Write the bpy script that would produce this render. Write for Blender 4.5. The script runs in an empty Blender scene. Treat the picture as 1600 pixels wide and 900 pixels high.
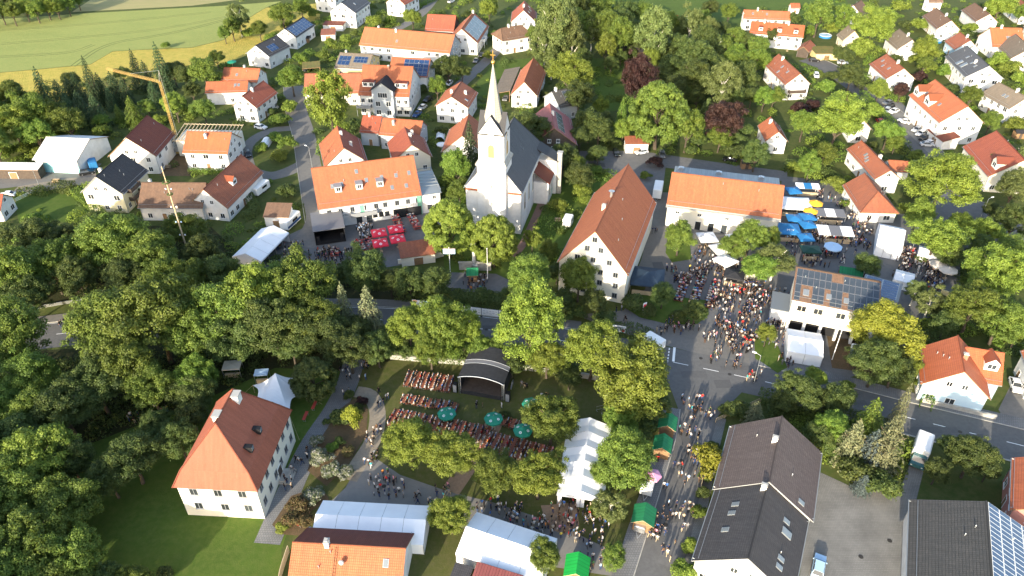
import bpy, bmesh, math, random
import numpy as np
from mathutils import Vector, Matrix
random.seed(7); RNG = np.random.default_rng(7)
R = math.radians
sc = bpy.context.scene
COL = sc.collection

# ------------------------------------------------------------------ camera, sky, sun, exposure
CAM_H, TILT, FPX = 100.0, R(36.0), 1150.0
cam = bpy.data.cameras.new('camera'); cam.sensor_width = 36.0; cam.lens = FPX / 1600 * 36.0
cam.clip_start = 1.0; cam.clip_end = 5000
camo = bpy.data.objects.new('camera', cam); COL.objects.link(camo)
camo.location = (0, 0, CAM_H); camo.rotation_euler = (R(90) - TILT, 0, 0)
sc.camera = camo
SUN_EL, SHADOW_AZ = 16.5, 25.0
w = bpy.data.worlds.new('World'); sc.world = w; w.use_nodes = True
nt = w.node_tree; bg = nt.nodes['Background']; sky = nt.nodes.new('ShaderNodeTexSky')
sky.sky_type = 'NISHITA'; sky.sun_disc = False; sky.sun_elevation = R(SUN_EL); sky.dust_density = 1.6; sky.ozone_density = 0.7; sky.sun_rotation = R(SHADOW_AZ + 180)
nt.links.new(sky.outputs[0], bg.inputs[0]); bg.inputs[1].default_value = 0.15
sl = bpy.data.lights.new('sun', 'SUN'); sl.energy = 3.2; sl.angle = R(0.5); sl.color = (1.0, 0.88, 0.68)
so = bpy.data.objects.new('sun', sl); COL.objects.link(so)
ldir = Vector((math.sin(R(SHADOW_AZ)) * math.cos(R(SUN_EL)), math.cos(R(SHADOW_AZ)) * math.cos(R(SUN_EL)), -math.sin(R(SUN_EL))))
so.rotation_euler = ldir.to_track_quat('-Z', 'Y').to_euler(); so.location = (-100, -100, 120)
sc.view_settings.view_transform = 'Standard'; sc.view_settings.look = 'None'
sc.view_settings.exposure = 1.75; sc.view_settings.gamma = 1.0
sc.render.engine = 'CYCLES'; sc.cycles.max_bounces = 6; sc.cycles.transparent_max_bounces = 8
try: sc.cycles.use_denoising = True
except Exception: pass

# ------------------------------------------------------------------ survey: photograph point at a known height -> place on the site
CT, ST = math.cos(TILT), math.sin(TILT)
def gp(u, v, z=0.0):
    a = (u - 800) / FPX; b = (450 - v) / FPX
    dz = -ST + b * CT; dy = CT + b * ST
    t = (z - CAM_H) / dz
    return Vector((a * t, dy * t, z))
def depth(p): return p.y * CT - (p.z - CAM_H) * ST

# ------------------------------------------------------------------ materials
M = {}
def mat(name, c1, c2=None, scale=1.0, rough=0.8, bump=0.0, bscale=None, detail=4, spec=0.3, metal=0.0, rnd=0.0, coord='Object', emit=None):
    m = bpy.data.materials.new(name); m.use_nodes = True; t = m.node_tree; n = t.nodes; l = t.links
    b = n['Principled BSDF']; b.inputs['Roughness'].default_value = rough
    b.inputs['Specular IOR Level'].default_value = spec; b.inputs['Metallic'].default_value = metal
    col = None
    if c2 is not None:
        tc = n.new('ShaderNodeTexCoord'); nz = n.new('ShaderNodeTexNoise'); nz.inputs['Scale'].default_value = scale
        nz.inputs['Detail'].default_value = detail; nz.inputs['Roughness'].default_value = 0.62
        l.new(tc.outputs[coord], nz.inputs['Vector'])
        rp = n.new('ShaderNodeValToRGB'); rp.color_ramp.elements[0].position = 0.3; rp.color_ramp.elements[1].position = 0.72
        rp.color_ramp.elements[0].color = (*c1, 1); rp.color_ramp.elements[1].color = (*c2, 1)
        l.new(nz.outputs['Fac'], rp.inputs['Fac']); col = rp.outputs['Color']
        if bump:
            nb = n.new('ShaderNodeTexNoise'); nb.inputs['Scale'].default_value = bscale or scale * 4; nb.inputs['Detail'].default_value = 5
            l.new(tc.outputs[coord], nb.inputs['Vector'])
            bp = n.new('ShaderNodeBump'); bp.inputs['Strength'].default_value = bump; bp.inputs['Distance'].default_value = 0.1
            l.new(nb.outputs['Fac'], bp.inputs['Height']); l.new(bp.outputs[0], b.inputs['Normal'])
    else:
        b.inputs['Base Color'].default_value = (*c1, 1)
    if rnd:
        oi = n.new('ShaderNodeObjectInfo'); hs = n.new('ShaderNodeHueSaturation')
        mp = n.new('ShaderNodeMapRange'); mp.inputs[3].default_value = 1 - rnd; mp.inputs[4].default_value = 1 + rnd
        l.new(oi.outputs['Random'], mp.inputs[0]); l.new(mp.outputs[0], hs.inputs['Value'])
        if col is None: hs.inputs['Color'].default_value = (*c1, 1)
        else: l.new(col, hs.inputs['Color'])
        col = hs.outputs['Color']
    if col is not None: l.new(col, b.inputs['Base Color'])
    if emit: b.inputs['Emission Color'].default_value = (*emit, 1); b.inputs['Emission Strength'].default_value = 1
    M[name] = m; return m

def roof_mat(name, c1, c2, c3, bw=0.3, bh=0.36, depthb=0.5, rough=0.75):
    """clay / concrete tiles: UV in metres (u along the ridge, v down the slope)"""
    m = bpy.data.materials.new(name); m.use_nodes = True; t = m.node_tree; n = t.nodes; l = t.links
    b = n['Principled BSDF']; b.inputs['Roughness'].default_value = rough; b.inputs['Specular IOR Level'].default_value = 0.25
    uv = n.new('ShaderNodeUVMap')
    br = n.new('ShaderNodeTexBrick'); br.offset = 0.0; br.inputs['Scale'].default_value = 1.0
    br.inputs['Brick Width'].default_value = bw; br.inputs['Row Height'].default_value = bh
    br.inputs['Mortar Size'].default_value = 0.03; br.inputs['Mortar Smooth'].default_value = 0.6
    br.inputs['Color1'].default_value = (*c1, 1); br.inputs['Color2'].default_value = (*c2, 1)
    br.inputs['Mortar'].default_value = tuple(x * 0.45 for x in c1) + (1,)
    l.new(uv.outputs[0], br.inputs['Vector'])
    nz = n.new('ShaderNodeTexNoise'); nz.inputs['Scale'].default_value = 0.55; nz.inputs['Detail'].default_value = 8; nz.inputs['Roughness'].default_value = 0.7
    l.new(uv.outputs[0], nz.inputs['Vector'])
    rp = n.new('ShaderNodeValToRGB'); rp.color_ramp.elements[0].position = 0.42; rp.color_ramp.elements[1].position = 0.72
    rp.color_ramp.elements[0].color = (0, 0, 0, 1); rp.color_ramp.elements[1].color = (1, 1, 1, 1)
    l.new(nz.outputs['Fac'], rp.inputs[0])
    mx = n.new('ShaderNodeMixRGB'); mx.inputs['Color2'].default_value = (*c3, 1)
    ml = n.new('ShaderNodeMath'); ml.operation = 'MULTIPLY'; ml.inputs[1].default_value = 0.8
    l.new(rp.outputs[0], ml.inputs[0]); l.new(ml.outputs[0], mx.inputs['Fac']); l.new(br.outputs['Color'], mx.inputs['Color1'])
    n3 = n.new('ShaderNodeTexNoise'); n3.inputs['Scale'].default_value = 2.6; n3.inputs['Detail'].default_value = 3; l.new(uv.outputs[0], n3.inputs['Vector'])
    r3 = n.new('ShaderNodeMapRange'); r3.inputs[1].default_value = 0.62; r3.inputs[2].default_value = 0.72; r3.inputs[4].default_value = 0.45; l.new(n3.outputs['Fac'], r3.inputs[0])
    mx3 = n.new('ShaderNodeMixRGB'); mx3.inputs['Color2'].default_value = tuple(0.45*x+0.05 for x in c3) + (1,); l.new(r3.outputs[0], mx3.inputs['Fac']); l.new(mx.outputs[0], mx3.inputs['Color1']); mx = mx3
    # weather streaks running down the slope
    mpn = n.new('ShaderNodeMapping'); mpn.inputs['Scale'].default_value = (1.6, 0.12, 1); l.new(uv.outputs[0], mpn.inputs[0])
    n2 = n.new('ShaderNodeTexNoise'); n2.inputs['Scale'].default_value = 1.0; n2.inputs['Detail'].default_value = 6; l.new(mpn.outputs[0], n2.inputs['Vector'])
    m2 = n.new('ShaderNodeMapRange'); m2.inputs[1].default_value = 0.3; m2.inputs[2].default_value = 0.75; m2.inputs[3].default_value = 0.84; m2.inputs[4].default_value = 1.1
    l.new(n2.outputs['Fac'], m2.inputs[0])
    oi = n.new('ShaderNodeObjectInfo'); mp = n.new('ShaderNodeMapRange'); mp.inputs[3].default_value = 0.88; mp.inputs[4].default_value = 1.1
    l.new(oi.outputs['Random'], mp.inputs[0])
    mm = n.new('ShaderNodeMath'); mm.operation = 'MULTIPLY'; l.new(mp.outputs[0], mm.inputs[0]); l.new(m2.outputs[0], mm.inputs[1])
    hs = n.new('ShaderNodeHueSaturation'); l.new(mm.outputs[0], hs.inputs['Value']); l.new(mx.outputs[0], hs.inputs['Color'])
    l.new(hs.outputs[0], b.inputs['Base Color'])
    bp = n.new('ShaderNodeBump'); bp.inputs['Strength'].default_value = depthb; bp.inputs['Distance'].default_value = 0.05; bp.invert = True
    l.new(br.outputs['Fac'], bp.inputs['Height']); l.new(bp.outputs[0], b.inputs['Normal'])
    M[name] = m; return m

def leaf_mat(name, c1, c2, c3, trans=0.28):
    m = bpy.data.materials.new(name); m.use_nodes = True; t = m.node_tree; n = t.nodes; l = t.links
    for x in list(n): n.remove(x)
    out = n.new('ShaderNodeOutputMaterial'); d = n.new('ShaderNodeBsdfPrincipled'); tr = n.new('ShaderNodeBsdfTranslucent'); mx = n.new('ShaderNodeMixShader')
    d.inputs['Roughness'].default_value = 0.55; d.inputs['Specular IOR Level'].default_value = 0.25
    tc = n.new('ShaderNodeTexCoord'); nz = n.new('ShaderNodeTexNoise'); nz.inputs['Scale'].default_value = 3.2; nz.inputs['Detail'].default_value = 5
    oi = n.new('ShaderNodeObjectInfo'); ad = n.new('ShaderNodeVectorMath'); ad.operation = 'ADD'
    l.new(tc.outputs['Object'], ad.inputs[0]); l.new(oi.outputs['Location'], ad.inputs[1]); l.new(ad.outputs[0], nz.inputs['Vector'])
    rp = n.new('ShaderNodeValToRGB'); rp.color_ramp.elements[0].position = 0.32; rp.color_ramp.elements[1].position = 0.7
    rp.color_ramp.elements[0].color = (*c1, 1); rp.color_ramp.elements[1].color = (*c3, 1); e = rp.color_ramp.elements.new(0.5); e.color = (*c2, 1)
    l.new(nz.outputs['Fac'], rp.inputs[0])
    gm = n.new('ShaderNodeNewGeometry'); m1 = n.new('ShaderNodeMapRange'); m1.inputs[3].default_value = 0.84; m1.inputs[4].default_value = 1.16
    l.new(gm.outputs['Random Per Island'], m1.inputs[0])
    m2 = n.new('ShaderNodeMapRange'); m2.inputs[3].default_value = 0.78; m2.inputs[4].default_value = 1.22; l.new(oi.outputs['Random'], m2.inputs[0])
    mu = n.new('ShaderNodeMath'); mu.operation = 'MULTIPLY'; l.new(m1.outputs[0], mu.inputs[0]); l.new(m2.outputs[0], mu.inputs[1])
    m3 = n.new('ShaderNodeMapRange'); m3.inputs[3].default_value = 0.485; m3.inputs[4].default_value = 0.512; l.new(oi.outputs['Random'], m3.inputs[0])
    hs = n.new('ShaderNodeHueSaturation'); l.new(rp.outputs[0], hs.inputs['Color']); l.new(mu.outputs[0], hs.inputs['Value']); l.new(m3.outputs[0], hs.inputs['Hue'])
    l.new(hs.outputs[0], d.inputs['Base Color']); l.new(hs.outputs[0], tr.inputs['Color'])
    mx.inputs[0].default_value = trans; l.new(d.outputs[0], mx.inputs[1]); l.new(tr.outputs[0], mx.inputs[2]); l.new(mx.outputs[0], out.inputs[0])
    M[name] = m; return m

roof_mat('tile_orange', (0.40, 0.132, 0.062), (0.455, 0.155, 0.072), (0.33, 0.105, 0.056))
roof_mat('tile_red', (0.32, 0.088, 0.052), (0.37, 0.108, 0.06), (0.25, 0.075, 0.05))
roof_mat('tile_rust', (0.30, 0.10, 0.055), (0.36, 0.13, 0.07), (0.22, 0.09, 0.06))
roof_mat('tile_bright', (0.43, 0.12, 0.05), (0.48, 0.14, 0.058), (0.36, 0.10, 0.05), rough=0.6)
roof_mat('tile_darkred', (0.16, 0.045, 0.03), (0.19, 0.055, 0.035), (0.13, 0.04, 0.03))
roof_mat('tile_brown', (0.17, 0.10, 0.065), (0.22, 0.13, 0.085), (0.13, 0.085, 0.06))
roof_mat('tile_greybrown', (0.20, 0.16, 0.12), (0.24, 0.19, 0.14), (0.15, 0.13, 0.10))
roof_mat('tile_mauve', (0.12, 0.095, 0.09), (0.15, 0.12, 0.112), (0.10, 0.08, 0.078), bw=0.32, bh=0.38, depthb=0.8)
roof_mat('tile_dark', (0.055, 0.052, 0.055), (0.07, 0.066, 0.068), (0.045, 0.045, 0.05))
roof_mat('tile_slate', (0.095, 0.098, 0.108), (0.112, 0.115, 0.125), (0.08, 0.082, 0.09), depthb=0.25)
roof_mat('tile_grey', (0.075, 0.073, 0.07), (0.092, 0.088, 0.083), (0.062, 0.062, 0.062), bw=0.34, bh=0.42, depthb=0.8)
roof_mat('tile_pink', (0.36, 0.13, 0.12), (0.40, 0.15, 0.135), (0.33, 0.12, 0.11), bw=0.5, bh=3.0)
roof_mat('metal_pale', (0.62, 0.63, 0.64), (0.66, 0.67, 0.68), (0.55, 0.55, 0.54), bw=0.9, bh=6.0, depthb=0.2, rough=0.5)
roof_mat('metal_zinc', (0.26, 0.29, 0.31), (0.30, 0.33, 0.35), (0.22, 0.24, 0.26), bw=0.7, bh=8.0, depthb=0.4, rough=0.45)
roof_mat('sheet_maroon', (0.16, 0.05, 0.05), (0.18, 0.06, 0.055), (0.13, 0.045, 0.045), bw=0.45, bh=9.0, depthb=1.0, rough=0.5)
roof_mat('sedum', (0.16, 0.14, 0.03), (0.10, 0.12, 0.03), (0.20, 0.11, 0.04), bw=1.3, bh=0.9, depthb=0.5)
roof_mat('green_felt', (0.02, 0.19, 0.08), (0.023, 0.22, 0.09), (0.016, 0.16, 0.07), bw=0.5, bh=4.0, depthb=0.3)
mat('plaster_white', (0.60, 0.59, 0.56), (0.76, 0.75, 0.73), 0.5, 0.9, 0.05, 6, rnd=0.06)
mat('plaster_cream', (0.66, 0.62, 0.52), (0.74, 0.70, 0.60), 0.35, 0.9, 0.05, 6, rnd=0.05)
mat('plaster_yellow', (0.58, 0.54, 0.36), (0.66, 0.62, 0.42), 0.4, 0.9, 0.05, 6)
mat('plaster_ochre', (0.62, 0.5, 0.24), (0.7, 0.58, 0.3), 0.4, 0.9)
mat('plaster_blue', (0.42, 0.56, 0.66), (0.48, 0.62, 0.71), 0.4, 0.9)
mat('plaster_grey', (0.36, 0.39, 0.42), (0.42, 0.45, 0.47), 0.4, 0.9)
mat('plaster_pink', (0.42, 0.18, 0.15), (0.48, 0.22, 0.18), 0.4, 0.9)
mat('plaster_mint', (0.16, 0.42, 0.30)); mat('teal_sheet', (0.25, 0.55, 0.58), (0.3, 0.62, 0.64), 0.3, 0.6)
mat('wood_dark', (0.055, 0.042, 0.035), (0.09, 0.07, 0.055), 1.5, 0.85, 0.3)
mat('wood_brown', (0.20, 0.12, 0.06), (0.28, 0.17, 0.09), 1.5, 0.8, 0.2)
mat('wood_pale', (0.42, 0.32, 0.2), (0.5, 0.4, 0.26), 1.5, 0.8, 0.2)
mat('wood_orange', (0.16, 0.05, 0.028), (0.22, 0.068, 0.036), 3, 0.55, rnd=0.25)
mat('wood_red', (0.36, 0.05, 0.04), (0.42, 0.07, 0.05), 3, 0.5, rnd=0.2)
mat('concrete', (0.32, 0.31, 0.29), (0.42, 0.41, 0.38), 0.8, 0.9, 0.1)
mat('stone', (0.28, 0.27, 0.24), (0.42, 0.40, 0.36), 1.2, 0.9, 0.3)
mat('brick', (0.28, 0.12, 0.08), (0.36, 0.17, 0.11), 3, 0.9, 0.2)
mat('white_paint', (0.78, 0.78, 0.76), rough=0.5); mat('cream_paint', (0.7, 0.66, 0.55), rough=0.6)
mat('grey_paint', (0.25, 0.26, 0.27), rough=0.6); mat('black', (0.012, 0.012, 0.014), rough=0.7)
mat('black_cloth', (0.02, 0.021, 0.024), (0.034, 0.034, 0.038), 1.5, 0.75, 0.2)
mat('navy_cloth', (0.02, 0.035, 0.06), (0.028, 0.05, 0.08), 1.0, 0.7, 0.2)
mat('glass_dark', (0.03, 0.035, 0.04), rough=0.12, spec=0.6, rnd=.6); mat('glass_pale', (0.16, 0.18, 0.2), rough=0.12, spec=0.7)
mat('solar', (0.035, 0.047, 0.062), (0.05, 0.062, 0.078), 1.2, 0.25, spec=0.5); mat('solar_blue', (0.015, 0.035, 0.09), (0.02, 0.05, 0.13), 1.2, 0.14, spec=0.8)
mat('steel', (0.5, 0.51, 0.52), rough=0.35, metal=0.8); mat('zinc', (0.32, 0.34, 0.35), rough=0.45, metal=0.5)
mat('crane_yellow', (0.42, 0.28, 0.09), rough=0.5); mat('canvas_white', (0.74, 0.75, 0.77), (0.82, 0.83, 0.84), 0.4, 0.55, 0.08, 1.5)
mat('canvas_grey', (0.14, 0.14, 0.15), rough=0.6); mat('canvas_green', (0.01, 0.045, 0.032), rough=0.6)
mat('canvas_blue', (0.02, 0.14, 0.34), (0.03, 0.18, 0.40), 0.8, 0.55, 0.1); mat('canvas_red', (0.62, 0.025, 0.05), (0.68, 0.03, 0.06), 0.8, 0.6, 0.1)
mat('parasol_green', (0.015, 0.19, 0.12), (0.02, 0.23, 0.145), 0.8, 0.6, 0.1); mat('canvas_orange', (0.75, 0.38, 0.03), (0.8, 0.42, 0.04), 0.8, 0.6)
mat('canvas_pink', (0.65, 0.28, 0.45), (0.7, 0.33, 0.5), 0.8, 0.6); mat('canvas_beige', (0.55, 0.5, 0.45), (0.6, 0.55, 0.5), 0.8, 0.6)
mat('canvas_mauve', (0.4, 0.08, 0.25), rough=0.6); mat('canvas_skyblue', (0.35, 0.5, 0.68), rough=0.6); mat('white_print', (0.8, 0.8, 0.8), rough=0.6)
mat('gold', (0.7, 0.45, 0.12), rough=0.3, metal=0.9); mat('louvre', (0.5, 0.32, 0.12), (0.4, 0.24, 0.08), 6, 0.6)
mat('trunk', (0.055, 0.042, 0.03), (0.10, 0.08, 0.06), 4, 0.9, 0.4); mat('trunk_birch', (0.45, 0.43, 0.38), (0.6, 0.58, 0.52), 5, 0.8)
mat('tyre', (0.015, 0.015, 0.016), rough=0.8); mat('rim', (0.35, 0.36, 0.37), rough=0.35, metal=0.7)
mat('lamp_glass', (0.75, 0.75, 0.7), rough=0.1); mat('tail_red', (0.4, 0.01, 0.01), rough=0.2)
roof_mat('tile_manor', (0.32, 0.10, 0.06), (0.345, 0.112, 0.066), (0.29, 0.09, 0.056), bw=.2, bh=.2, depthb=.15)
roof_mat('metal_spire', (0.36, 0.35, 0.32), (0.40, 0.39, 0.35), (0.28, 0.28, 0.26), bw=.5, bh=.5, depthb=.2, rough=.5)
roof_mat('green_bright', (0.01, 0.30, 0.05), (0.012, 0.33, 0.06), (0.008, 0.26, 0.045), bw=.5, bh=4, depthb=.3)
leaf_mat('leaf_d', (0.082, 0.123, 0.025), (0.122, 0.174, 0.031), (0.169, 0.221, 0.039), .34)
leaf_mat('leaf_g', (0.086, 0.146, 0.025), (0.127, 0.192, 0.031), (0.172, 0.234, 0.039), .34)
leaf_mat('leaf_y', (0.119, 0.162, 0.027), (0.166, 0.220, 0.035), (0.217, 0.269, 0.043), .34)
leaf_mat('leaf_o', (0.098, 0.130, 0.037), (0.132, 0.170, 0.053), (0.173, 0.213, 0.069), .32)
leaf_mat('leaf_k', (0.052, 0.077, 0.024), (0.076, 0.109, 0.028), (0.111, 0.140, 0.034), 0.32)
leaf_mat('leaf_p', (0.029, 0.016, 0.014), (0.047, 0.023, 0.021), (0.072, 0.034, 0.026))
leaf_mat('leaf_s', (0.032, 0.059, 0.027), (0.049, 0.084, 0.032), (0.074, 0.111, 0.038), 0.15)
leaf_mat('leaf_c', (0.111, 0.130, 0.065), (0.150, 0.163, 0.081), (0.195, 0.195, 0.098), 0.15)
leaf_mat('leaf_l', (0.149, 0.172, 0.021), (0.201, 0.218, 0.028), (0.241, 0.253, 0.034), .32)
leaf_mat('leaf_b', (0.06, 0.085, 0.085), (0.08, 0.105, 0.10), (0.10, 0.125, 0.115), 0.1)
leaf_mat('leaf_w', (0.07, 0.10, 0.03), (0.16, 0.18, 0.11), (0.42, 0.41, 0.38)); leaf_mat('leaf_f', (0.16, 0.11, 0.05), (0.09, 0.09, 0.03), (0.22, 0.13, 0.07))

# ------------------------------------------------------------------ mesh helpers
class MB:
    def __init__(s): s.v = []; s.f = []; s.m = []; s.uv = []
    def face(s, pts, m=0, uv=None):
        i = len(s.v); s.v += [tuple(p) for p in pts]; s.f.append(tuple(range(i, i + len(pts)))); s.m.append(m)
        s.uv.append(uv or [(0, 0)] * len(pts))
    def box(s, x0, x1, y0, y1, z0, z1, m=0):
        a = [(x0, y0, z0), (x1, y0, z0), (x1, y1, z0), (x0, y1, z0), (x0, y0, z1), (x1, y0, z1), (x1, y1, z1), (x0, y1, z1)]
        i = len(s.v); s.v += a
        for f in ((3, 2, 1, 0), (4, 5, 6, 7), (0, 1, 5, 4), (1, 2, 6, 5), (2, 3, 7, 6), (3, 0, 4, 7)):
            s.f.append(tuple(i + k for k in f)); s.m.append(m); s.uv.append([(a[k][0] + a[k][1], a[k][2]) for k in f])
    def tube(s, p, q, r0, r1=None, n=6, m=0, cap=True):
        p = Vector(p); q = Vector(q); r1 = r0 if r1 is None else r1
        d = (q - p).normalized(); a = d.orthogonal().normalized(); b = d.cross(a); i = len(s.v)
        for c, r in ((p, r0), (q, r1)):
            for k in range(n):
                t = 2 * math.pi * k / n; s.v.append(tuple(c + (a * math.cos(t) + b * math.sin(t)) * r))
        for k in range(n):
            k2 = (k + 1) % n; s.f.append((i + k, i + k2, i + n + k2, i + n + k)); s.m.append(m); s.uv.append([(0, 0)] * 4)
        if cap:
            s.f.append(tuple(i + n - 1 - k for k in range(n))); s.f.append(tuple(i + n + k for k in range(n))); s.m += [m, m]; s.uv += [[(0, 0)] * n] * 2
    def slab(s, top, th, m=0, uv=None, mb=None):
        """closed slab: polygon (anticlockwise seen from above) and its copy th lower"""
        mb = m if mb is None else mb
        bot = [(p[0], p[1], p[2] - th) for p in top]; s.face(top, m, uv); s.face(bot[::-1], mb)
        k = len(top)
        for i in range(k): j = (i + 1) % k; s.face([bot[i], bot[j], top[j], top[i]], mb)
    def mesh(s, name, mats):
        me = bpy.data.meshes.new(name); me.from_pydata(s.v, [], s.f)
        for x in mats: me.materials.append(M[x])
        me.polygons.foreach_set('material_index', s.m)
        ul = me.uv_layers.new(name='UVMap'); flat = [c for f in s.uv for p in f for c in p]; ul.data.foreach_set('uv', flat)
        me.update(); return me

def np_mesh(name, verts, faces, mats, mi=None):
    me = bpy.data.meshes.new(name); nv, nf, k = len(verts), len(faces), faces.shape[1]
    me.vertices.add(nv); me.vertices.foreach_set('co', verts.astype(np.float32).ravel())
    me.loops.add(nf * k); me.loops.foreach_set('vertex_index', faces.astype(np.int32).ravel())
    me.polygons.add(nf); me.polygons.foreach_set('loop_start', np.arange(0, nf * k, k, dtype=np.int32))
    for x in mats: me.materials.append(M[x])
    if mi is not None: me.polygons.foreach_set('material_index', mi.astype(np.int32))
    me.update(calc_edges=True); return me

def ob(name, me, parent=None, loc=(0, 0, 0), rz=0.0, scale=None, label=None, cat=None, group=None, kind=None):
    o = bpy.data.objects.new(name, me); COL.objects.link(o); o.location = loc
    if rz: o.rotation_euler = (0, 0, rz)
    if scale is not None: o.scale = scale
    if parent is not None: o.parent = parent
    if label: o['label'] = label
    if cat: o['category'] = cat
    if group: o['group'] = group
    if kind: o['kind'] = kind
    return o
def part(name, mb, mats, parent, **k): return ob(name, mb.mesh(name, mats if isinstance(mats, (list, tuple)) else [mats]), parent, **k)
def recol(o, names):
    for i, nme in enumerate(names):
        o.material_slots[i].link = 'OBJECT'; o.material_slots[i].material = M[nme]
ORD = 'first second third fourth fifth sixth seventh eighth ninth tenth eleventh twelfth thirteenth fourteenth fifteenth sixteenth seventeenth eighteenth nineteenth twentieth'.split()
def lettering(text, size, parent, loc, rot, matn, name='lettering'):
    c = bpy.data.curves.new(name, 'FONT'); c.body = text; c.size = size; c.align_x = 'CENTER'; c.extrude = 0.01
    t = bpy.data.objects.new(name, c); COL.objects.link(t); me = bpy.data.meshes.new_from_object(t.evaluated_get(bpy.context.evaluated_depsgraph_get())); bpy.data.objects.remove(t)
    me.materials.clear(); me.materials.append(M[matn]); o = ob(name, me, parent, loc); o.rotation_euler = rot
    return o
# ------------------------------------------------------------------ ground, fields, roads
def gmat(name, cols, s1, s2, bump=0.3, rough=0.95, stretch=None, bs=None, bd=0.15):
    """ground cover: three colours mixed by two noises in world coordinates"""
    m = bpy.data.materials.new(name); m.use_nodes = True; t = m.node_tree; n = t.nodes; l = t.links
    b = n['Principled BSDF']; b.inputs['Roughness'].default_value = rough; b.inputs['Specular IOR Level'].default_value = 0.15
    tc = n.new('ShaderNodeTexCoord'); mp = n.new('ShaderNodeMapping'); l.new(tc.outputs['Object'], mp.inputs[0])
    if stretch: mp.inputs['Rotation'].default_value = (0, 0, stretch[2]); mp.inputs['Scale'].default_value = (stretch[0], stretch[1], 1)
    a = n.new('ShaderNodeTexNoise'); a.inputs['Scale'].default_value = s1; a.inputs['Detail'].default_value = 6; a.inputs['Roughness'].default_value = 0.65; l.new(mp.outputs[0], a.inputs['Vector'])
    c = n.new('ShaderNodeTexNoise'); c.inputs['Scale'].default_value = s2; c.inputs['Detail'].default_value = 5; c.inputs['Roughness'].default_value = 0.7; l.new(mp.outputs[0], c.inputs['Vector'])
    r1 = n.new('ShaderNodeValToRGB'); r1.color_ramp.elements[0].position = 0.35; r1.color_ramp.elements[1].position = 0.68
    r1.color_ramp.elements[0].color = (*cols[0], 1); r1.color_ramp.elements[1].color = (*cols[1], 1); l.new(a.outputs['Fac'], r1.inputs[0])
    mr = n.new('ShaderNodeMapRange'); mr.inputs[1].default_value = 0.4; mr.inputs[2].default_value = 0.75; l.new(c.outputs['Fac'], mr.inputs[0])
    mx = n.new('ShaderNodeMixRGB'); mx.inputs['Color2'].default_value = (*cols[2], 1); l.new(mr.outputs[0], mx.inputs[0]); l.new(r1.outputs[0], mx.inputs[1])
    l.new(mx.outputs[0], b.inputs['Base Color'])
    if bump:
        bn = n.new('ShaderNodeTexNoise'); bn.inputs['Scale'].default_value = bs or s2 * 3; bn.inputs['Detail'].default_value = 6; l.new(mp.outputs[0], bn.inputs['Vector'])
        bp = n.new('ShaderNodeBump'); bp.inputs['Strength'].default_value = bump; bp.inputs['Distance'].default_value = bd; l.new(bn.outputs['Fac'], bp.inputs['Height']); l.new(bp.outputs[0], b.inputs['Normal'])
    M[name] = m
gmat('g_garden', ((0.045, 0.068, 0.016), (0.07, 0.092, 0.023), (0.10, 0.10, 0.035)), 0.09, 0.6)
gmat('g_lawn', ((0.052, 0.09, 0.015), (0.072, 0.116, 0.018), (0.092, 0.12, 0.027)), 0.12, 0.9, bs=5)
gmat('g_lawn_dry', ((0.062, 0.078, 0.018), (0.085, 0.092, 0.026), (0.11, 0.10, 0.045)), 0.15, 0.9, bs=5)
gmat('g_wheat', ((0.23, 0.285, 0.085), (0.28, 0.32, 0.10), (0.33, 0.33, 0.11)), 0.05, 0.6, 1.0, stretch=(1.0, 3.0, 0.35), bs=3, bd=0.5)
gmat('g_meadow', ((0.40, 0.31, 0.07), (0.48, 0.37, 0.09), (0.26, 0.27, 0.05)), 0.10, 0.45, 1.0, bs=2, bd=0.6)
gmat('g_stubble', ((0.30, 0.26, 0.12), (0.34, 0.29, 0.14), (0.22, 0.23, 0.09)), 0.03, 0.3, 0.4, stretch=(0.4, 4.0, 0.5))
gmat('g_asphalt', ((0.115, 0.114, 0.113), (0.138, 0.136, 0.132), (0.098, 0.097, 0.096)), 0.11, 1.2, 0.15, 0.85, bs=20, bd=0.02)
gmat('g_asphalt_pale', ((0.15, 0.145, 0.135), (0.185, 0.175, 0.16), (0.13, 0.125, 0.12)), 0.1, 1.2, 0.15, 0.9, bs=20, bd=0.02)
gmat('g_plaza', ((0.13, 0.13, 0.132), (0.16, 0.157, 0.152), (0.112, 0.112, 0.114)), 0.09, 0.8, 0.1, 0.9, bs=15, bd=0.02)
gmat('g_fore', ((0.185, 0.178, 0.165), (0.22, 0.21, 0.195), (0.16, 0.155, 0.148)), 0.15, 1.2, 0.3, bs=10, bd=0.03)
gmat('g_gravel', ((0.24, 0.205, 0.16), (0.30, 0.26, 0.20), (0.20, 0.17, 0.13)), 0.2, 2.0, 0.4, bs=12, bd=0.04)
gmat('g_sand', ((0.30, 0.20, 0.13), (0.34, 0.235, 0.16), (0.24, 0.165, 0.11)), 0.2, 2.0, 0.4, bs=12, bd=0.04)
gmat('g_soil', ((0.11, 0.075, 0.045), (0.15, 0.10, 0.06), (0.085, 0.07, 0.035)), 0.3, 2.0, 0.5, bs=8)
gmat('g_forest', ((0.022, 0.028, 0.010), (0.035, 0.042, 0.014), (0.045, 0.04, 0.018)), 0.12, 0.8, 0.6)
gmat('g_patch_dark', ((0.09, 0.09, 0.091), (0.10, 0.10, 0.10), (0.082, 0.082, 0.083)), 0.3, 2.0, 0.1)
gmat('g_patch_pale', ((0.10, 0.10, 0.102), (0.12, 0.118, 0.115), (0.09, 0.09, 0.09)), 0.3, 2.0, 0.1)
mat('zinc_dark', (0.05, 0.045, 0.04), rough=.6, metal=.3)
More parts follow.
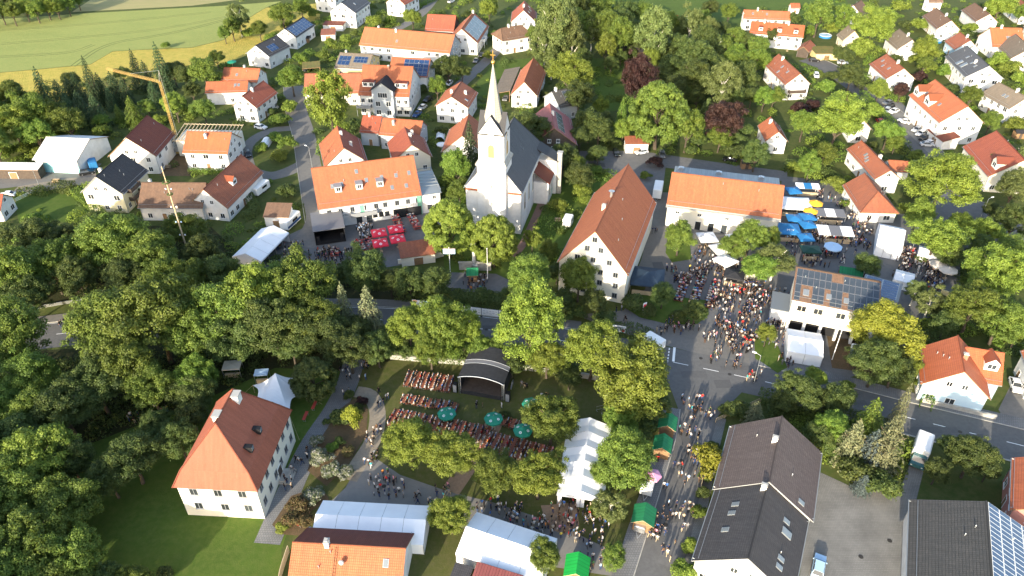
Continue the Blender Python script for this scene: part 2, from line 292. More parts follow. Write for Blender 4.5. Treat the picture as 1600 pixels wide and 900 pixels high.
gmat('g_track', ((0.13, 0.17, 0.05), (0.17, 0.19, 0.06), (0.11, 0.12, 0.04)), 0.3, 1.5, 0.4)
def paver_mat(name, c1, c2, mo, w, h):
    m = bpy.data.materials.new(name); m.use_nodes = True; t = m.node_tree; n = t.nodes; l = t.links; b = n['Principled BSDF']; b.inputs['Roughness'].default_value = 0.9
    tc = n.new('ShaderNodeTexCoord'); br = n.new('ShaderNodeTexBrick'); br.inputs['Scale'].default_value = 1; br.inputs['Brick Width'].default_value = w; br.inputs['Row Height'].default_value = h
    br.inputs['Mortar Size'].default_value = 0.025; br.inputs['Color1'].default_value = (*c1, 1); br.inputs['Color2'].default_value = (*c2, 1); br.inputs['Mortar'].default_value = (*mo, 1)
    l.new(tc.outputs['Object'], br.inputs['Vector'])
    nz = n.new('ShaderNodeTexNoise'); nz.inputs['Scale'].default_value = 0.22; nz.inputs['Detail'].default_value = 6; l.new(tc.outputs['Object'], nz.inputs['Vector'])
    mr = n.new('ShaderNodeMapRange'); mr.inputs[1].default_value = 0.3; mr.inputs[2].default_value = 0.7; mr.inputs[3].default_value = 0.78; mr.inputs[4].default_value = 1.18; l.new(nz.outputs['Fac'], mr.inputs[0])
    hs = n.new('ShaderNodeHueSaturation'); l.new(br.outputs['Color'], hs.inputs['Color']); l.new(mr.outputs[0], hs.inputs['Value']); l.new(hs.outputs[0], b.inputs['Base Color']); M[name] = m
paver_mat('g_pavers', (0.165, 0.16, 0.15), (0.195, 0.188, 0.175), (0.10, 0.10, 0.085), 0.4, 0.3)
paver_mat('g_setts', (0.15, 0.152, 0.156), (0.175, 0.176, 0.178), (0.08, 0.08, 0.075), 0.4, 0.4)
paver_mat('g_brickpath', (0.20, 0.10, 0.07), (0.25, 0.13, 0.09), (0.12, 0.09, 0.07), 0.3, 0.15)

PAVED = []
def sheet(name, px, m, z, world=False, label=None, th=0.0):
    pts = [Vector(p) if world else gp(*p) for p in px]
    if m in ('g_asphalt', 'g_asphalt_pale', 'g_plaza', 'g_gravel', 'g_pavers', 'g_setts', 'g_wheat', 'g_meadow'): PAVED.append([(q.x, q.y) for q in pts])
    bm = bmesh.new(); vs = [bm.verts.new((p.x, p.y, z)) for p in pts]; f = bm.faces.new(vs)
    f.normal_update()
    if f.normal.z < 0: f.normal_flip()
    if th:
        r = bmesh.ops.extrude_face_region(bm, geom=[f])
        for e in r['geom']:
            if isinstance(e, bmesh.types.BMVert): e.co.z = z
        for v in vs: v.co.z = z - th
    bmesh.ops.triangulate(bm, faces=[q for q in bm.faces if len(q.verts) > 4])
    bmesh.ops.recalc_face_normals(bm, faces=bm.faces)
    if not th and bm.faces[:][0].normal.z < 0: bmesh.ops.reverse_faces(bm, faces=bm.faces)
    me = bpy.data.meshes.new(name); bm.to_mesh(me); bm.free(); me.materials.append(M[m])
    return ob(name, me, kind='structure', label=label)
def offs(line, d):
    out = []
    for i, p in enumerate(line):
        a = line[max(i - 1, 0)]; b = line[min(i + 1, len(line) - 1)]; t = (b - a).normalized(); out.append(p + Vector((-t.y, t.x, 0)) * d)
    return out
def smooth(px, n=4):
    P = [gp(*p) for p in px]; out = []
    for i in range(len(P) - 1):
        a, b, c, d = P[max(i - 1, 0)], P[i], P[i + 1], P[min(i + 2, len(P) - 1)]
        for k in range(n):
            t = k / n; out.append(0.5 * ((2 * b) + (c - a) * t + (2 * a - 5 * b + 4 * c - d) * t * t + (3 * b - a - 3 * c + d) * t ** 3))
    return out + [P[-1]]
def band(name, px, w0, w1, m, z, th=0.0, label=None):
    """strip along a surveyed line between offsets w0 and w1 (metres)"""
    L = smooth(px); a = offs(L, w0); b = offs(L, w1); mb = MB(); PAVED.append([(q.x, q.y) for q in a + b[::-1]])
    for i in range(len(L) - 1):
        q = [(a[i].x, a[i].y, z), (a[i + 1].x, a[i + 1].y, z), (b[i + 1].x, b[i + 1].y, z), (b[i].x, b[i].y, z)]
        if w1 < w0: q = q[::-1]
        if th: mb.slab(q, th)
        else: mb.face(q)
    return ob(name, mb.mesh(name, [m]), kind='structure', label=label)
def dashes(name, px, off, w, on, gap, z, m='white_paint'):
    L = offs(smooth(px, 8), off); mb = MB(); acc = 0
    for i in range(len(L) - 1):
        d = (L[i + 1] - L[i]); ln = d.length; t = d / ln; nn = Vector((-t.y, t.x, 0)) * w / 2; s = 0
        while s < ln:
            ph = acc % (on + gap); step = min((on - ph) if ph < on else (on + gap - ph), ln - s) + 1e-4
            if ph < on:
                p, q = L[i] + t * s, L[i] + t * (s + step); mb.face([(*(p - nn).xy, z), (*(q - nn).xy, z), (*(q + nn).xy, z), (*(p + nn).xy, z)])
            s += step; acc += step
    return ob(name, mb.mesh(name, [m]), kind='structure')

sheet('ground', [Vector((-1500, -300, 0)), Vector((1500, -300, 0)), Vector((1500, 3000, 0)), Vector((-1500, 3000, 0))], 'g_garden', 0.0, True)
sheet('wheat_field', [(-250, 40), (0, 30), (130, 21), (350, 9), (440, 2), (415, 12), (385, 30), (350, 62), (300, 74), (230, 77), (176, 80), (142, 100), (60, 108), (0, 113), (-250, 135)], 'g_wheat', 0.02)
sheet('dry_meadow', [(-250, 135.6), (0, 113.6), (60, 108.6), (142, 100.6), (176, 80.6), (230, 77.6), (300, 74.6), (350, 62.6), (385, 30.6), (416, 12), (500, 5), (500, 30), (430, 55), (390, 85), (300, 118), (210, 140), (60, 170), (-250, 200)], 'g_meadow', 0.012)
sheet('stubble_field', [(112, 19), (150, -6), (420, -30), (430, -8), (300, 9)], 'g_stubble', 0.016)
sheet('far_meadow', [(880, 30), (880, -60), (1300, -60), (1330, 20), (1150, 45), (1000, 45)], 'g_lawn', 0.008)
sheet('garden_lawn', [(918, 90), (985, 95), (985, 170), (940, 175)], 'g_lawn', 0.008)
sheet('orchard_lawn', [(745, 130), (775, 95), (840, 90), (810, 150), (740, 150)], 'g_lawn', 0.008)
sheet('manor_lawn', [(-120, 1000), (-80, 700), (150, 660), (440, 560), (560, 560), (470, 760), (440, 860), (440, 1000)], 'g_lawn', 0.006)
sheet('park_lawn', [(540, 555), (1040, 560), (1058, 640), (990, 960), (440, 960), (470, 760)], 'g_lawn_dry', 0.010)
sheet('house_lawn', [(20, 300), (60, 300), (150, 290), (165, 345), (30, 350)], 'g_lawn', 0.008)
sheet('church_lawn', [(690, 380), (720, 300), (850, 290), (900, 260), (960, 260), (870, 440), (700, 460)], 'g_lawn', 0.006)
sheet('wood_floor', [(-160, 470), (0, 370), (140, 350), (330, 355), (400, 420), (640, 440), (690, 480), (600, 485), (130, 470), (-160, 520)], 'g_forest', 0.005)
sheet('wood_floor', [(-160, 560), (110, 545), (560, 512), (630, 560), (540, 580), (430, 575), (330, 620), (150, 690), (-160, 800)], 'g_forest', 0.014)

MAIN = [(-160, 555), (0, 534), (100, 521), (300, 503), (500, 498), (620, 501), (745, 513), (900, 536), (1052, 566), (1180, 593), (1300, 622), (1440, 658), (1600, 697), (1760, 738)]
band('main_road', MAIN, -4.6, 4.4, 'g_asphalt', 0.03)
dashes('road_marking', MAIN[:9], 0.0, 0.14, 3, 3, 0.036)
dashes('road_marking', MAIN[8:], 0.0, 0.14, 3, 3, 0.036)
dashes('road_marking', MAIN[:8], 4.1, 0.12, 30, 0.5, 0.036)
band('footpath', MAIN[1:8], 4.6, 7.2, 'g_asphalt_pale', 0.13, 0.13)
band('pavement', MAIN[9:], 4.5, 7.4, 'g_setts', 0.13, 0.13)
band('kerb', MAIN[9:], 4.36, 4.52, 'stone', 0.137, 0.137)
band('kerb', MAIN[1:8], 4.42, 4.58, 'stone', 0.137, 0.137)
band('kerb', MAIN[10:], -4.9, -4.6, 'stone', 0.12, 0.12)
sheet('side_street', [(1036, 575), (1060, 640), (1053, 690), (1026, 780), (988, 900), (960, 980), (1050, 980), (1066, 900), (1089, 800), (1110, 700), (1122, 650), (1152, 620), (1172, 600)], 'g_asphalt', 0.026)
SIDE = [(1062, 640), (1054, 690), (1027, 780), (990, 898), (965, 975)]
band('side_pavement', SIDE, 0.0, -3.0, 'g_setts', 0.13, 0.13)
band('kerb', SIDE, 0.16, 0.0, 'stone', 0.137, 0.137)
SIDER = [(1121, 652), (1108, 705), (1088, 800), (1066, 898), (1048, 980)]
band('side_pavement', SIDER, 0.0, 1.6, 'g_pavers', 0.12, 0.12)
band('road_patch', [(1098, 640), (1085, 700), (1062, 780), (1030, 880)], -0.3, 2.2, 'g_plaza', 0.031)
dashes('road_marking', [(1046, 544), (1043, 566)], 0, 0.25, 0.6, 0.4, 0.037)
dashes('road_marking', [(1054, 543), (1052, 565)], 0, 0.5, 30, 0.1, 0.037)
sheet('plaza', [(1008, 452), (1020, 400), (1035, 320), (1215, 350), (1222, 275), (1300, 283), (1345, 330), (1420, 335), (1480, 300), (1610, 335), (1610, 395), (1500, 410), (1500, 490), (1430, 500), (1425, 560), (1300, 598), (1178, 578), (1040, 538), (955, 512), (985, 470)], 'g_plaza', 0.018)
sheet('footway', [(900, 492), (975, 485), (1000, 500), (1105, 505), (1170, 555), (1172, 572), (1040, 540), (955, 515)], 'g_asphalt_pale', 0.022)
sheet('planted_bed', [(972, 478), (1000, 455), (1040, 462), (1105, 470), (1107, 492), (1090, 506), (1050, 508), (1000, 496)], 'g_lawn', 0.14, th=0.14)
sheet('planted_bed', [(1045, 350), (1075, 352), (1080, 405), (1050, 410), (1040, 395)], 'g_lawn', 0.14, th=0.14)
sheet('planted_bed', [(1178, 520), (1215, 540), (1230, 575), (1215, 583), (1180, 560)], 'g_lawn', 0.14, th=0.14)
sheet('station_yard', [(1292, 525), (1420, 545), (1415, 590), (1300, 575)], 'g_soil', 0.024)
sheet('inn_yard', [(488, 350), (690, 320), (700, 395), (640, 412), (590, 420), (420, 425), (400, 400), (440, 372)], 'g_plaza', 0.020)
NORTH = [(470, 385), (498, 345), (490, 300), (482, 255), (474, 210), (462, 170), (458, 135)]
band('north_street', NORTH, 3.4, -3.6, 'g_asphalt_pale', 0.024)
band('kerb', NORTH[1:], 3.55, 3.4, 'stone', 0.11, 0.11)
band('lane', [(482, 252), (450, 268), (420, 275), (390, 268), (360, 255)], 2.6, -2.6, 'g_asphalt_pale', 0.021)
band('lane', [(390, 268), (385, 230), (420, 205), (465, 200)], 2.0, -2.0, 'g_asphalt_pale', 0.023)
band('lane', [(700, 150), (735, 118), (770, 85), (800, 50), (815, 10)], 2.4, -2.4, 'g_asphalt_pale', 0.02)
band('lane', [(560, 62), (610, 50), (660, 20), (690, -20)], 2.4, -2.4, 'g_asphalt_pale', 0.02)
sheet('barn_yard', [(900, 236), (1000, 236), (1130, 255), (1230, 268), (1230, 284), (1040, 262), (1035, 300), (1010, 330), (960, 275), (905, 250)], 'g_plaza', 0.02)
band('lane', [(1025, 300), (1030, 345), (1030, 400), (1015, 440)], 4.0, -4.0, 'g_asphalt_pale', 0.021)
CLOSE = [(1260, 92), (1290, 104), (1330, 130), (1370, 160), (1410, 198), (1450, 240), (1490, 300)]
band('residential_street', CLOSE, 5.0, -4.5, 'g_asphalt', 0.024)
band('kerb', CLOSE, 5.15, 5.0, 'stone', 0.11, 0.11)
sheet('parking_strip', [(1372, 155), (1408, 160), (1450, 200), (1480, 232), (1455, 243), (1410, 200)], 'g_pavers', 0.027)
band('farm_road', [(-80, 282), (0, 284), (60, 276), (110, 268), (150, 266)], 4.5, -4.5, 'g_asphalt_pale', 0.02)
sheet('farm_yard', [(60, 258), (150, 262), (150, 285), (60, 300), (20, 300)], 'g_gravel', 0.016)
sheet('building_site', [(236, 230), (300, 230), (300, 275), (250, 275)], 'g_soil', 0.018)
sheet('paved_yard', [(1275, 735), (1340, 765), (1405, 770), (1430, 700), (1452, 700), (1432, 780), (1430, 980), (1240, 980), (1258, 830)], 'g_pavers', 0.02)
sheet('driveway', [(1560, 640), (1600, 560), (1680, 560), (1680, 700), (1590, 690)], 'g_asphalt_pale', 0.022)
band('park_path', [(556, 562), (545, 600), (524, 642), (492, 690), (466, 742), (436, 812), (420, 850)], 1.8, -2.4, 'g_setts', 0.03)
band('park_path', [(556, 612), (578, 618), (590, 645), (584, 685), (562, 722), (545, 750)], 1.5, -1.5, 'g_gravel', 0.027)
sheet('forecourt', [(510, 790), (540, 762), (560, 726), (590, 718), (625, 742), (700, 768), (770, 785), (870, 818), (930, 848), (1000, 878), (985, 905), (860, 885), (700, 815), (660, 805)], 'g_fore', 0.022)
band('sand_path', [(775, 655), (757, 690), (722, 742), (704, 768)], 1.6, -1.6, 'g_sand', 0.024)
sheet('sand_patch', [(845, 790), (900, 785), (905, 820), (880, 835), (855, 825)], 'g_sand', 0.026)
sheet('flower_bed', [(480, 735), (498, 690), (530, 640), (555, 622), (575, 640), (572, 680), (545, 725), (510, 760)], 'g_soil', 0.036)
sheet('flower_bed', [(425, 820), (455, 775), (500, 760), (515, 780), (485, 800), (478, 838), (440, 835)], 'g_soil', 0.040)
band('brick_path', [(858, 293), (846, 318), (832, 350), (815, 385), (800, 400)], 1.0, -1.0, 'g_brickpath', 0.02)
sheet('memorial_court', [(690, 425), (775, 428), (800, 440), (790, 458), (700, 455)], 'g_plaza', 0.024)

# repairs, manholes and gullies on the roads
for i, (u, v, a_, b__) in enumerate(((1085, 585, 5, 2), (1130, 600, 3.2, 2.4), (1150, 575, 6, 1.4), (1075, 690, 2.2, 6), (1050, 790, 1.8, 7), (1120, 470, 5, 3), (1180, 500, 3, 5), (1300, 400, 6, 3), (1365, 410, 4, 4), (780, 512, 7, 1.5), (1460, 672, 9, 1.6), (1520, 685, 5, 2), (1330, 630, 6, 1.5), (486, 240, 2, 7), (476, 205, 1.5, 9), (930, 258, 6, 3), (1030, 420, 2.5, 6))):
    p = gp(u, v); q = [Vector((p.x+dx*a_/2, p.y+dy*b__/2, 0)) for dx, dy in ((-1, -1), (1, -.9), (.95, 1), (-1.05, .9))]; sheet('road_patch', q, 'g_patch_dark' if i % 2 else 'g_patch_pale', .040, True)
for u, v in ((1095, 560), (1140, 585), (1065, 720), (1040, 820), (1120, 505), (1170, 465), (1290, 395), (600, 760), (1345, 870), (1390, 845), (480, 230), (760, 515), (1500, 675)):
    p = gp(u, v); mb = MB(); mb.tube((0, 0, 0), (0, 0, .008), .38, n=14); ob('manhole_cover', mb.mesh('manhole_cover', ['zinc_dark']), None, (p.x, p.y, .042), kind='structure')

for off in (0.0, 1.9):
    band('tractor_track', [(118, 104), (140, 88), (160, 76), (190, 66), (240, 58), (300, 46), (360, 30)], off, off+.55, 'g_track', .026)
for q in ([(0, 70), (120, 60), (260, 45), (380, 22)], [(-40, 92), (100, 84), (150, 70)], [(0, 48), (150, 38), (330, 20)]):
    for off in (0.0, 1.9): band('tractor_track', q, off, off+.4, 'g_track', .024)
# ------------------------------------------------------------------ houses
_cache = {}
def window_mesh(w, h, frame='white_paint', glass=True):
    k = ('win', round(w, 2), round(h, 2), frame, glass)
    if k not in _cache:
        mb = MB(); f = 0.09
        for (a, b, c, d) in ((-w/2-f, -w/2, -f, h+f), (w/2, w/2+f, -f, h+f), (-w/2, w/2, -f, 0), (-w/2, w/2, h, h+f), (-0.035, 0.035, 0, h)):
            mb.box(a, b, 0, 0.06, c, d)
        mb.box(-w/2-f-.05, w/2+f+.05, 0, 0.14, -f-0.06, -f-0.003)
        if glass: mb.box(-w/2, w/2, 0, 0.02, 0.001, h-0.001, 1)
        _cache[k] = mb.mesh('window', [frame, 'glass_dark'])
    return _cache[k]
def pane_mesh(w, h):
    k = ('pane', round(w, 2), round(h, 2))
    if k not in _cache:
        mb = MB(); mb.box(-w/2, -0.036, 0, 0.022, 0.001, h-0.001); mb.box(0.036, w/2, 0, 0.022, 0.001, h-0.001); _cache[k] = mb.mesh('pane', ['glass_dark'])
    return _cache[k]
def door_mesh(w, h, m='wood_brown'):
    k = ('door', w, h, m)
    if k not in _cache:
        mb = MB(); mb.box(-w/2, w/2, 0, 0.05, 0, h); mb.box(-w/2-.08, -w/2, 0, 0.08, 0, h+.08, 1); mb.box(w/2, w/2+.08, 0, 0.08, 0, h+.08, 1); mb.box(-w/2, w/2, 0, 0.08, h, h+.08, 1)
        _cache[k] = mb.mesh('door', [m, 'white_paint'])
    return _cache[k]
def chimney_mesh():
    if 'chim' not in _cache:
        mb = MB(); mb.box(-.32, .32, -.4, .4, -1.6, 1.0); mb.box(-.4, .4, -.48, .48, 1.0, 1.12, 1); mb.box(-.2, .2, -.28, .28, 1.12, 1.3, 1); _cache['chim'] = mb.mesh('chimney', ['plaster_white', 'concrete'])
        mb = MB(); mb.box(-.32, .32, -.4, .4, -1.6, 1.0); mb.box(-.4, .4, -.48, .48, 1.0, 1.12, 1); mb.box(-.2, .2, -.28, .28, 1.12, 1.3, 1); _cache['chimb'] = mb.mesh('chimney', ['brick', 'concrete'])
        mb = MB(); mb.box(-.42, .42, -.6, .6, 0, .1); mb.box(-.34, .34, -.52, .52, .1, .115, 1); _cache['skyl'] = mb.mesh('skylight', ['zinc', 'glass_pale'])
        mb = MB(); mb.box(-.5, .5, -.5, .5, 0, .05); mb.box(-.47, .47, -.47, .47, .05, .058, 1); _cache['pv'] = mb.mesh('solar_panel', ['rim', 'solar']); _cache['pvb'] = mb.mesh('solar_panel', ['rim', 'solar_blue']); mb = MB(); mb.box(-.5, .5, -.5, .5, 0, .05); mb.box(-.44, .44, -.465, .465, .05, .058, 1); _cache['pvw'] = mb.mesh('solar_panel', ['white_paint', 'solar_blue'])
    return _cache
def add_window(root, loc, rz, w, h, near, frame='white_paint', name='window'):
    o = ob(name, window_mesh(w, h, frame, not near), root, loc, rz)
    if near: ob('pane', pane_mesh(w, h), o)
    return o
REPORT = []; RECTS = []
class H: pass
def wall_frames(lx, ly):
    """(name, origin, rotation so that local +Y leaves the wall, length)"""
    return {'+y': (Vector((0, ly, 0)), 0.0, 2*lx), '-y': (Vector((0, -ly, 0)), math.pi, 2*lx), '+x': (Vector((lx, 0, 0)), -math.pi/2, 2*ly), '-x': (Vector((-lx, 0, 0)), math.pi/2, 2*ly)}
def build_house(name, label, c, ang, L, hw, he, hr, roof='tile_orange', wall='plaster_white', hip=(0, 0), over=0.5, gov=0.3, roofb=None, cat='house', group=None, flip=False,
                win=True, storeys=None, chim=((0.35, 0.0),), sky=(), solar=(), near=None, door=True, shut=None, z0=0.0, gable_wall=None, cols=None, base=None, skirt=None, th=0.2, hb=None):
    h = H(); root = ob(name, None, None, (c.x, c.y, z0), ang, label=label, cat=cat, group=group); h.root = root; RECTS.append((c.x, c.y, ang, L/2 + max(hip), hw))
    root.empty_display_size = 1
    lx, ly = L/2 - gov, hw - over; zt = lambda y: hr - (hr - he) * abs(y) / hw - th
    if near is None: near = c.length < 215
    sl = math.hypot(hw, hr - he); hb = hb or hw; lyb = hb - over; heb = hr - (hr-he)*hb/hw
    # walls
    mb = MB(); t = zt(ly)
    hx0, hx1 = lx - hip[0]*0 , lx
    xa, xb = -L/2 - hip[0] + (over if hip[0] else gov), L/2 + hip[1] - (over if hip[1] else gov)
    tb = zt(lyb); mb.face([(xa, -lyb, 0), (xb, -lyb, 0), (xb, -lyb, tb), (xa, -lyb, tb)]); mb.face([(xb, ly, 0), (xa, ly, 0), (xa, ly, t), (xb, ly, t)])
    g = 0 if gable_wall is None else 1
    if hip[1]: mb.face([(xb, -ly, 0), (xb, ly, 0), (xb, ly, t), (xb, -ly, t)])
    else: mb.face([(xb, -lyb, 0), (xb, ly, 0), (xb, ly, t), (xb, 0, zt(0)), (xb, -lyb, tb)], g)
    if hip[0]: mb.face([(xa, ly, 0), (xa, -ly, 0), (xa, -ly, t), (xa, ly, t)])
    else: mb.face([(xa, ly, 0), (xa, -lyb, 0), (xa, -lyb, tb), (xa, 0, zt(0)), (xa, ly, t)], g)
    wo = part('wall', mb, [wall, gable_wall or wall], root)
    if base:
        mb = MB(); mb.box(xa-.04, xb+.04, -ly-.04, ly+.04, 0, 0.55); part('plinth', mb, base, root)
    # roof
    mb = MB(); x0, x1 = -L/2, L/2; e0, e1 = x0 - hip[0], x1 + hip[1]
    for s, m in ((1, 0), (-1, 1 if roofb else 0)):
        ws, hs_ = (hw, he) if s > 0 else (hb, heb); top = [(x0, 0, hr), (e0, s*ws, hs_), (e1, s*ws, hs_), (x1, 0, hr)]; uv = [(x0, 0), (e0, sl), (e1, sl), (x1, 0)]
        if s < 0: top = top[::-1]; uv = uv[::-1]
        if s > 0: top = top[::-1]; uv = uv[::-1]
        if s < 0: top = top[::-1]; uv = uv[::-1]
        mb.slab(top, th, m, uv, 2)
    if hip[0]: q = math.hypot(hip[0], hr-he); mb.slab([(x0, 0, hr), (e0, hw, he), (e0, -hw, he)], th, 0, [(0, 0), (-hw, q), (hw, q)], 2)
    if hip[1]: q = math.hypot(hip[1], hr-he); mb.slab([(x1, 0, hr), (e1, -hw, he), (e1, hw, he)], th, 0, [(0, 0), (-hw, q), (hw, q)], 2)
    ro = part('roof', mb, [roof, roofb or roof, 'grey_paint' if roof in ('tile_dark', 'tile_mauve', 'tile_grey', 'tile_slate') else 'wood_brown'], root); h.roof = ro
    bm = bmesh.new(); bm.from_mesh(ro.data); bmesh.ops.recalc_face_normals(bm, faces=bm.faces); bm.to_mesh(ro.data); bm.free()
    mb = MB(); mb.tube((x0, 0, hr+.0), (x1, 0, hr+.0), .14, n=8)
    for cx, ex in ((x0, e0), (x1, e1)):
        if ex != cx:
            for s in (1, -1): mb.tube((cx, 0, hr), (ex, s*hw, he+.03), .12, n=6)
    part('ridge', mb, roof, ro)
    for s in (1, -1):
        mb = MB(); ws, hs_ = (hw, he) if s > 0 else (hb, heb); mb.tube((e0, s*(ws+.05), hs_-.12), (e1, s*(ws+.05), hs_-.12), .075, n=6); part('gutter', mb, 'zinc', ro)
    for xx, yy_ in ((xa+.12, ly), (xb-.12, ly), (xa+.12, -lyb), (xb-.12, -lyb)):
        mb = MB(); s_ = 1 if yy_ > 0 else -1; tt = t if s_ > 0 else tb; mb.tube((xx, yy_+s_*.06, 0), (xx, yy_+s_*.06, tt), .05, n=5, cap=False); mb.tube((xx, yy_+s_*.06, tt), (xx, yy_+s_*(over+.02), tt+.02), .045, n=5, cap=False); part('downpipe', mb, 'zinc', root)
    chimney_mesh(); pitch = math.atan2(hr-he, hw); h.pitch = pitch
    sg = -1 if flip else 1
    def on(s, t, side=1, up=0.0):
        x = sg * (s - .5) * L; y = side * t * hw; z = hr - (hr-he)*t
        return Vector((x, y + side*math.sin(pitch)*up, z + math.cos(pitch)*up))
    h.on = on; h.sg = sg
    for i, q in enumerate(chim): p = on(q[0], abs(q[1]), 1 if q[1] >= 0 else -1); p.z = hr - (hr-he)*abs(q[1]); ob('chimney', _cache['chimb' if (len(q) > 2) else 'chim'], ro, p)
    for q in sky:
        side = q[2] if len(q) > 2 else 1; o = ob('skylight', _cache['skyl'], ro, on(q[0], q[1], side, 0.0)); o.rotation_euler = (-side*pitch, 0, 0)
        if len(q) > 3: o.scale = (q[3],)*3
    for q in solar:   # side, s0, s1, t0, t1, nx, ny, mesh
        side, s0, s1, t0, t1, nx, ny = q[:7]
        for i in range(nx):
            for j in range(ny):
                if len(q) > 8 and (i, j) in q[8]: continue
                ss = s0 + (s1-s0)*(i+.5)/nx; tt = t0 + (t1-t0)*(j+.5)/ny
                o = ob('solar_panel', _cache[q[7] if len(q) > 7 and q[7] else 'pv'], ro, on(ss, tt, side, 0.05)); o.rotation_euler = (-side*pitch, 0, 0); o.scale = (abs(s1-s0)*L/nx*.97, (t1-t0)*sl/ny*.97, 1)
    for k in range(0 if hr - he < 2 else random.choice((1, 2, 3))):
        p = on(random.uniform(.1, .9), random.uniform(.15, .6), random.choice((1, 1, -1)) if hb == hw else 1); mb = MB(); mb.tube((0, 0, -.1), (0, 0, .45), .07, n=7); mb.tube((0, 0, .45), (0, 0, .55), .11, .05, n=7); part('roof_vent', mb, 'zinc', ro, loc=p)
    mb = MB(); a, b = on(.02, .88, 1, .16), on(.98, .88, 1, .16); mb.tube(a, b, .035, n=4); part('snow_guard', mb, 'zinc', ro)
    # windows and door on the walls that can be seen
    h.wf = wall_frames((xb-xa)/2, ly); h.cx = (xa+xb)/2; h.vis = []
    camv = Vector((0, 0, CAM_H)); rot = Matrix.Rotation(ang, 3, 'Z')
    for key, (o3, rz, ln) in h.wf.items():
        nrm = rot @ Vector((math.sin(-rz), math.cos(rz), 0)); wc = c + rot @ o3
        if nrm.dot(camv - wc) > 0: h.vis.append(key)
    if win:
        ns = storeys or max(1, int((t + 0.3) / 2.75)); fh = t / ns
        for key in h.vis:
            o3, rz, ln = h.wf[key]; n = (cols or {}).get(key) or max(1, int(ln / 3.3)); step = ln / n
            rm = Matrix.Rotation(rz, 3, 'Z')
            ori = o3 + (Vector((h.cx, 0, 0)) if key[1] == 'y' else Vector((h.cx, 0, 0)))
            for st in range(ns):
                for i in range(n):
                    if random.random() < 0.12: continue
                    a = -ln/2 + step*(i+.5) + random.uniform(-.2, .2)
                    if door and st == 0 and i == n//2 and key == h.vis[0]:
                        ob('door', door_mesh(1.1, 2.1), root, ori + rm @ Vector((a, 0.0, 0.05)), rz); continue
                    add_window(root, ori + rm @ Vector((a, 0.0, st*fh + .85)), rz, random.choice((1.1, 1.1, 1.5)), min(1.3, fh-1.2), near)
            if key[1] == 'x' and not hip[0 if key == '-x' else 1] and (hr-he) > 2.6:
                for a in ((-1.3, 1.3) if ly > 3.5 else (0,)): add_window(root, ori + rm @ Vector((a, 0.0, t + .5)), rz, 0.9, 1.0, near)
    h.c, h.ang, h.L, h.hw, h.he, h.hr, h.lx, h.ly, h.t = c, ang, L, hw, he, hr, (xb-xa)/2, ly, t
    return h
def solve(R1, R2, E, he, pitch):
    lo, hi = he, he + 25; s0 = None
    def at(hr):
        p1, p2 = gp(*R1, hr), gp(*R2, hr); ax = (p2-p1); ax.z = 0; L = ax.length; ax /= L; n = Vector((-ax.y, ax.x, 0))
        return p1, p2, ax, n, L, (gp(*E, he) - p1).dot(n)
    s0 = 1 if at(he)[5] > 0 else -1
    for _ in range(50):
        hr = (lo+hi)/2
        if hr - he - s0*at(hr)[5]*math.tan(R(pitch)) > 0: hi = hr
        else: lo = hr
    p1, p2, ax, n, L, d = at(hr); p1.z = p2.z = 0
    return p1, p2, ax, n, L, d, hr
def house(name, label, R1, R2, E, he, pitch=42, **k):
    """ridge ends R1, R2 and one eave point E as surveyed, eave height and pitch known"""
    he *= 0.88
    p1, p2, ax, n, L, d, hr = solve(R1, R2, E, he, pitch)
    if d < 0: ax = -ax; n = -n
    ang = math.atan2(ax.y, ax.x); REPORT.append((name, round(L, 1), round(2*abs(d), 1), round(hr, 1)))
    return build_house(name, label, (p1+p2)/2, ang, L, abs(d), he, hr, flip=d < 0, **k)
def dormer(h, s, t, w=1.6, hgt=1.5, roof='zinc', wall='white_paint', side=1, gable=False, dp=None):
    """flat or gabled dormer standing on the slope, front face at slope fraction t"""
    p = h.on(s, t, side); dp = dp or hgt / math.tan(h.pitch) + .2; mb = MB()
    mb.box(-w/2, w/2, -dp, 0, -.4, hgt, 0); d = part('dormer', mb, wall, h.roof, loc=p, rz=0 if side > 0 else math.pi)
    mb = MB()
    if gable:
        rh = w*.5; mb.slab([(-w/2-.2, -dp-rh, hgt), (0, -dp-rh, hgt+rh), (0, .25, hgt+rh), (-w/2-.2, .25, hgt)][::-1], .1); mb.slab([(0, -dp-rh, hgt+rh), (w/2+.2, -dp-rh, hgt), (w/2+.2, .25, hgt), (0, .25, hgt+rh)][::-1], .1)
        mb.face([(-w/2, .0, hgt), (w/2, .0, hgt), (0, .0, hgt+rh-.1)], 1)
    else: mb.slab([(-w/2-.12, -dp-.1, hgt+.12), (w/2+.12, -dp-.1, hgt+.12), (w/2+.12, .2, hgt+.06), (-w/2-.12, .2, hgt+.06)], .1)
    part('dormer_roof', mb, [roof, wall], d); add_window(d, (0, 0, hgt*.25), 0, w*.6, hgt*.6, False)
    return d
def balcony(h, key, a, z, w, dp=1.4, m='wood_dark'):
    o3, rz, ln = h.wf[key]; rm = Matrix.Rotation(rz, 3, 'Z'); mb = MB()
    mb.box(-w/2, w/2, 0.003, dp, -.12, 0); mb.box(-w/2, w/2, dp-.08, dp-.003, .1, 1.0); mb.box(-w/2, -w/2+.06, .003, dp-.09, .1, 1.0); mb.box(w/2-.06, w/2, .003, dp-.09, .1, 1.0)
    for k in (-1, 1): mb.box(k*(w/2-.12)-.05, k*(w/2-.12)+.05, dp-.2, dp-.1, -z, -.12)
    return part('balcony', mb, m, h.root, loc=o3 + Vector((h.cx, 0, 0)) + rm @ Vector((a, 0, z)), rz=rz)
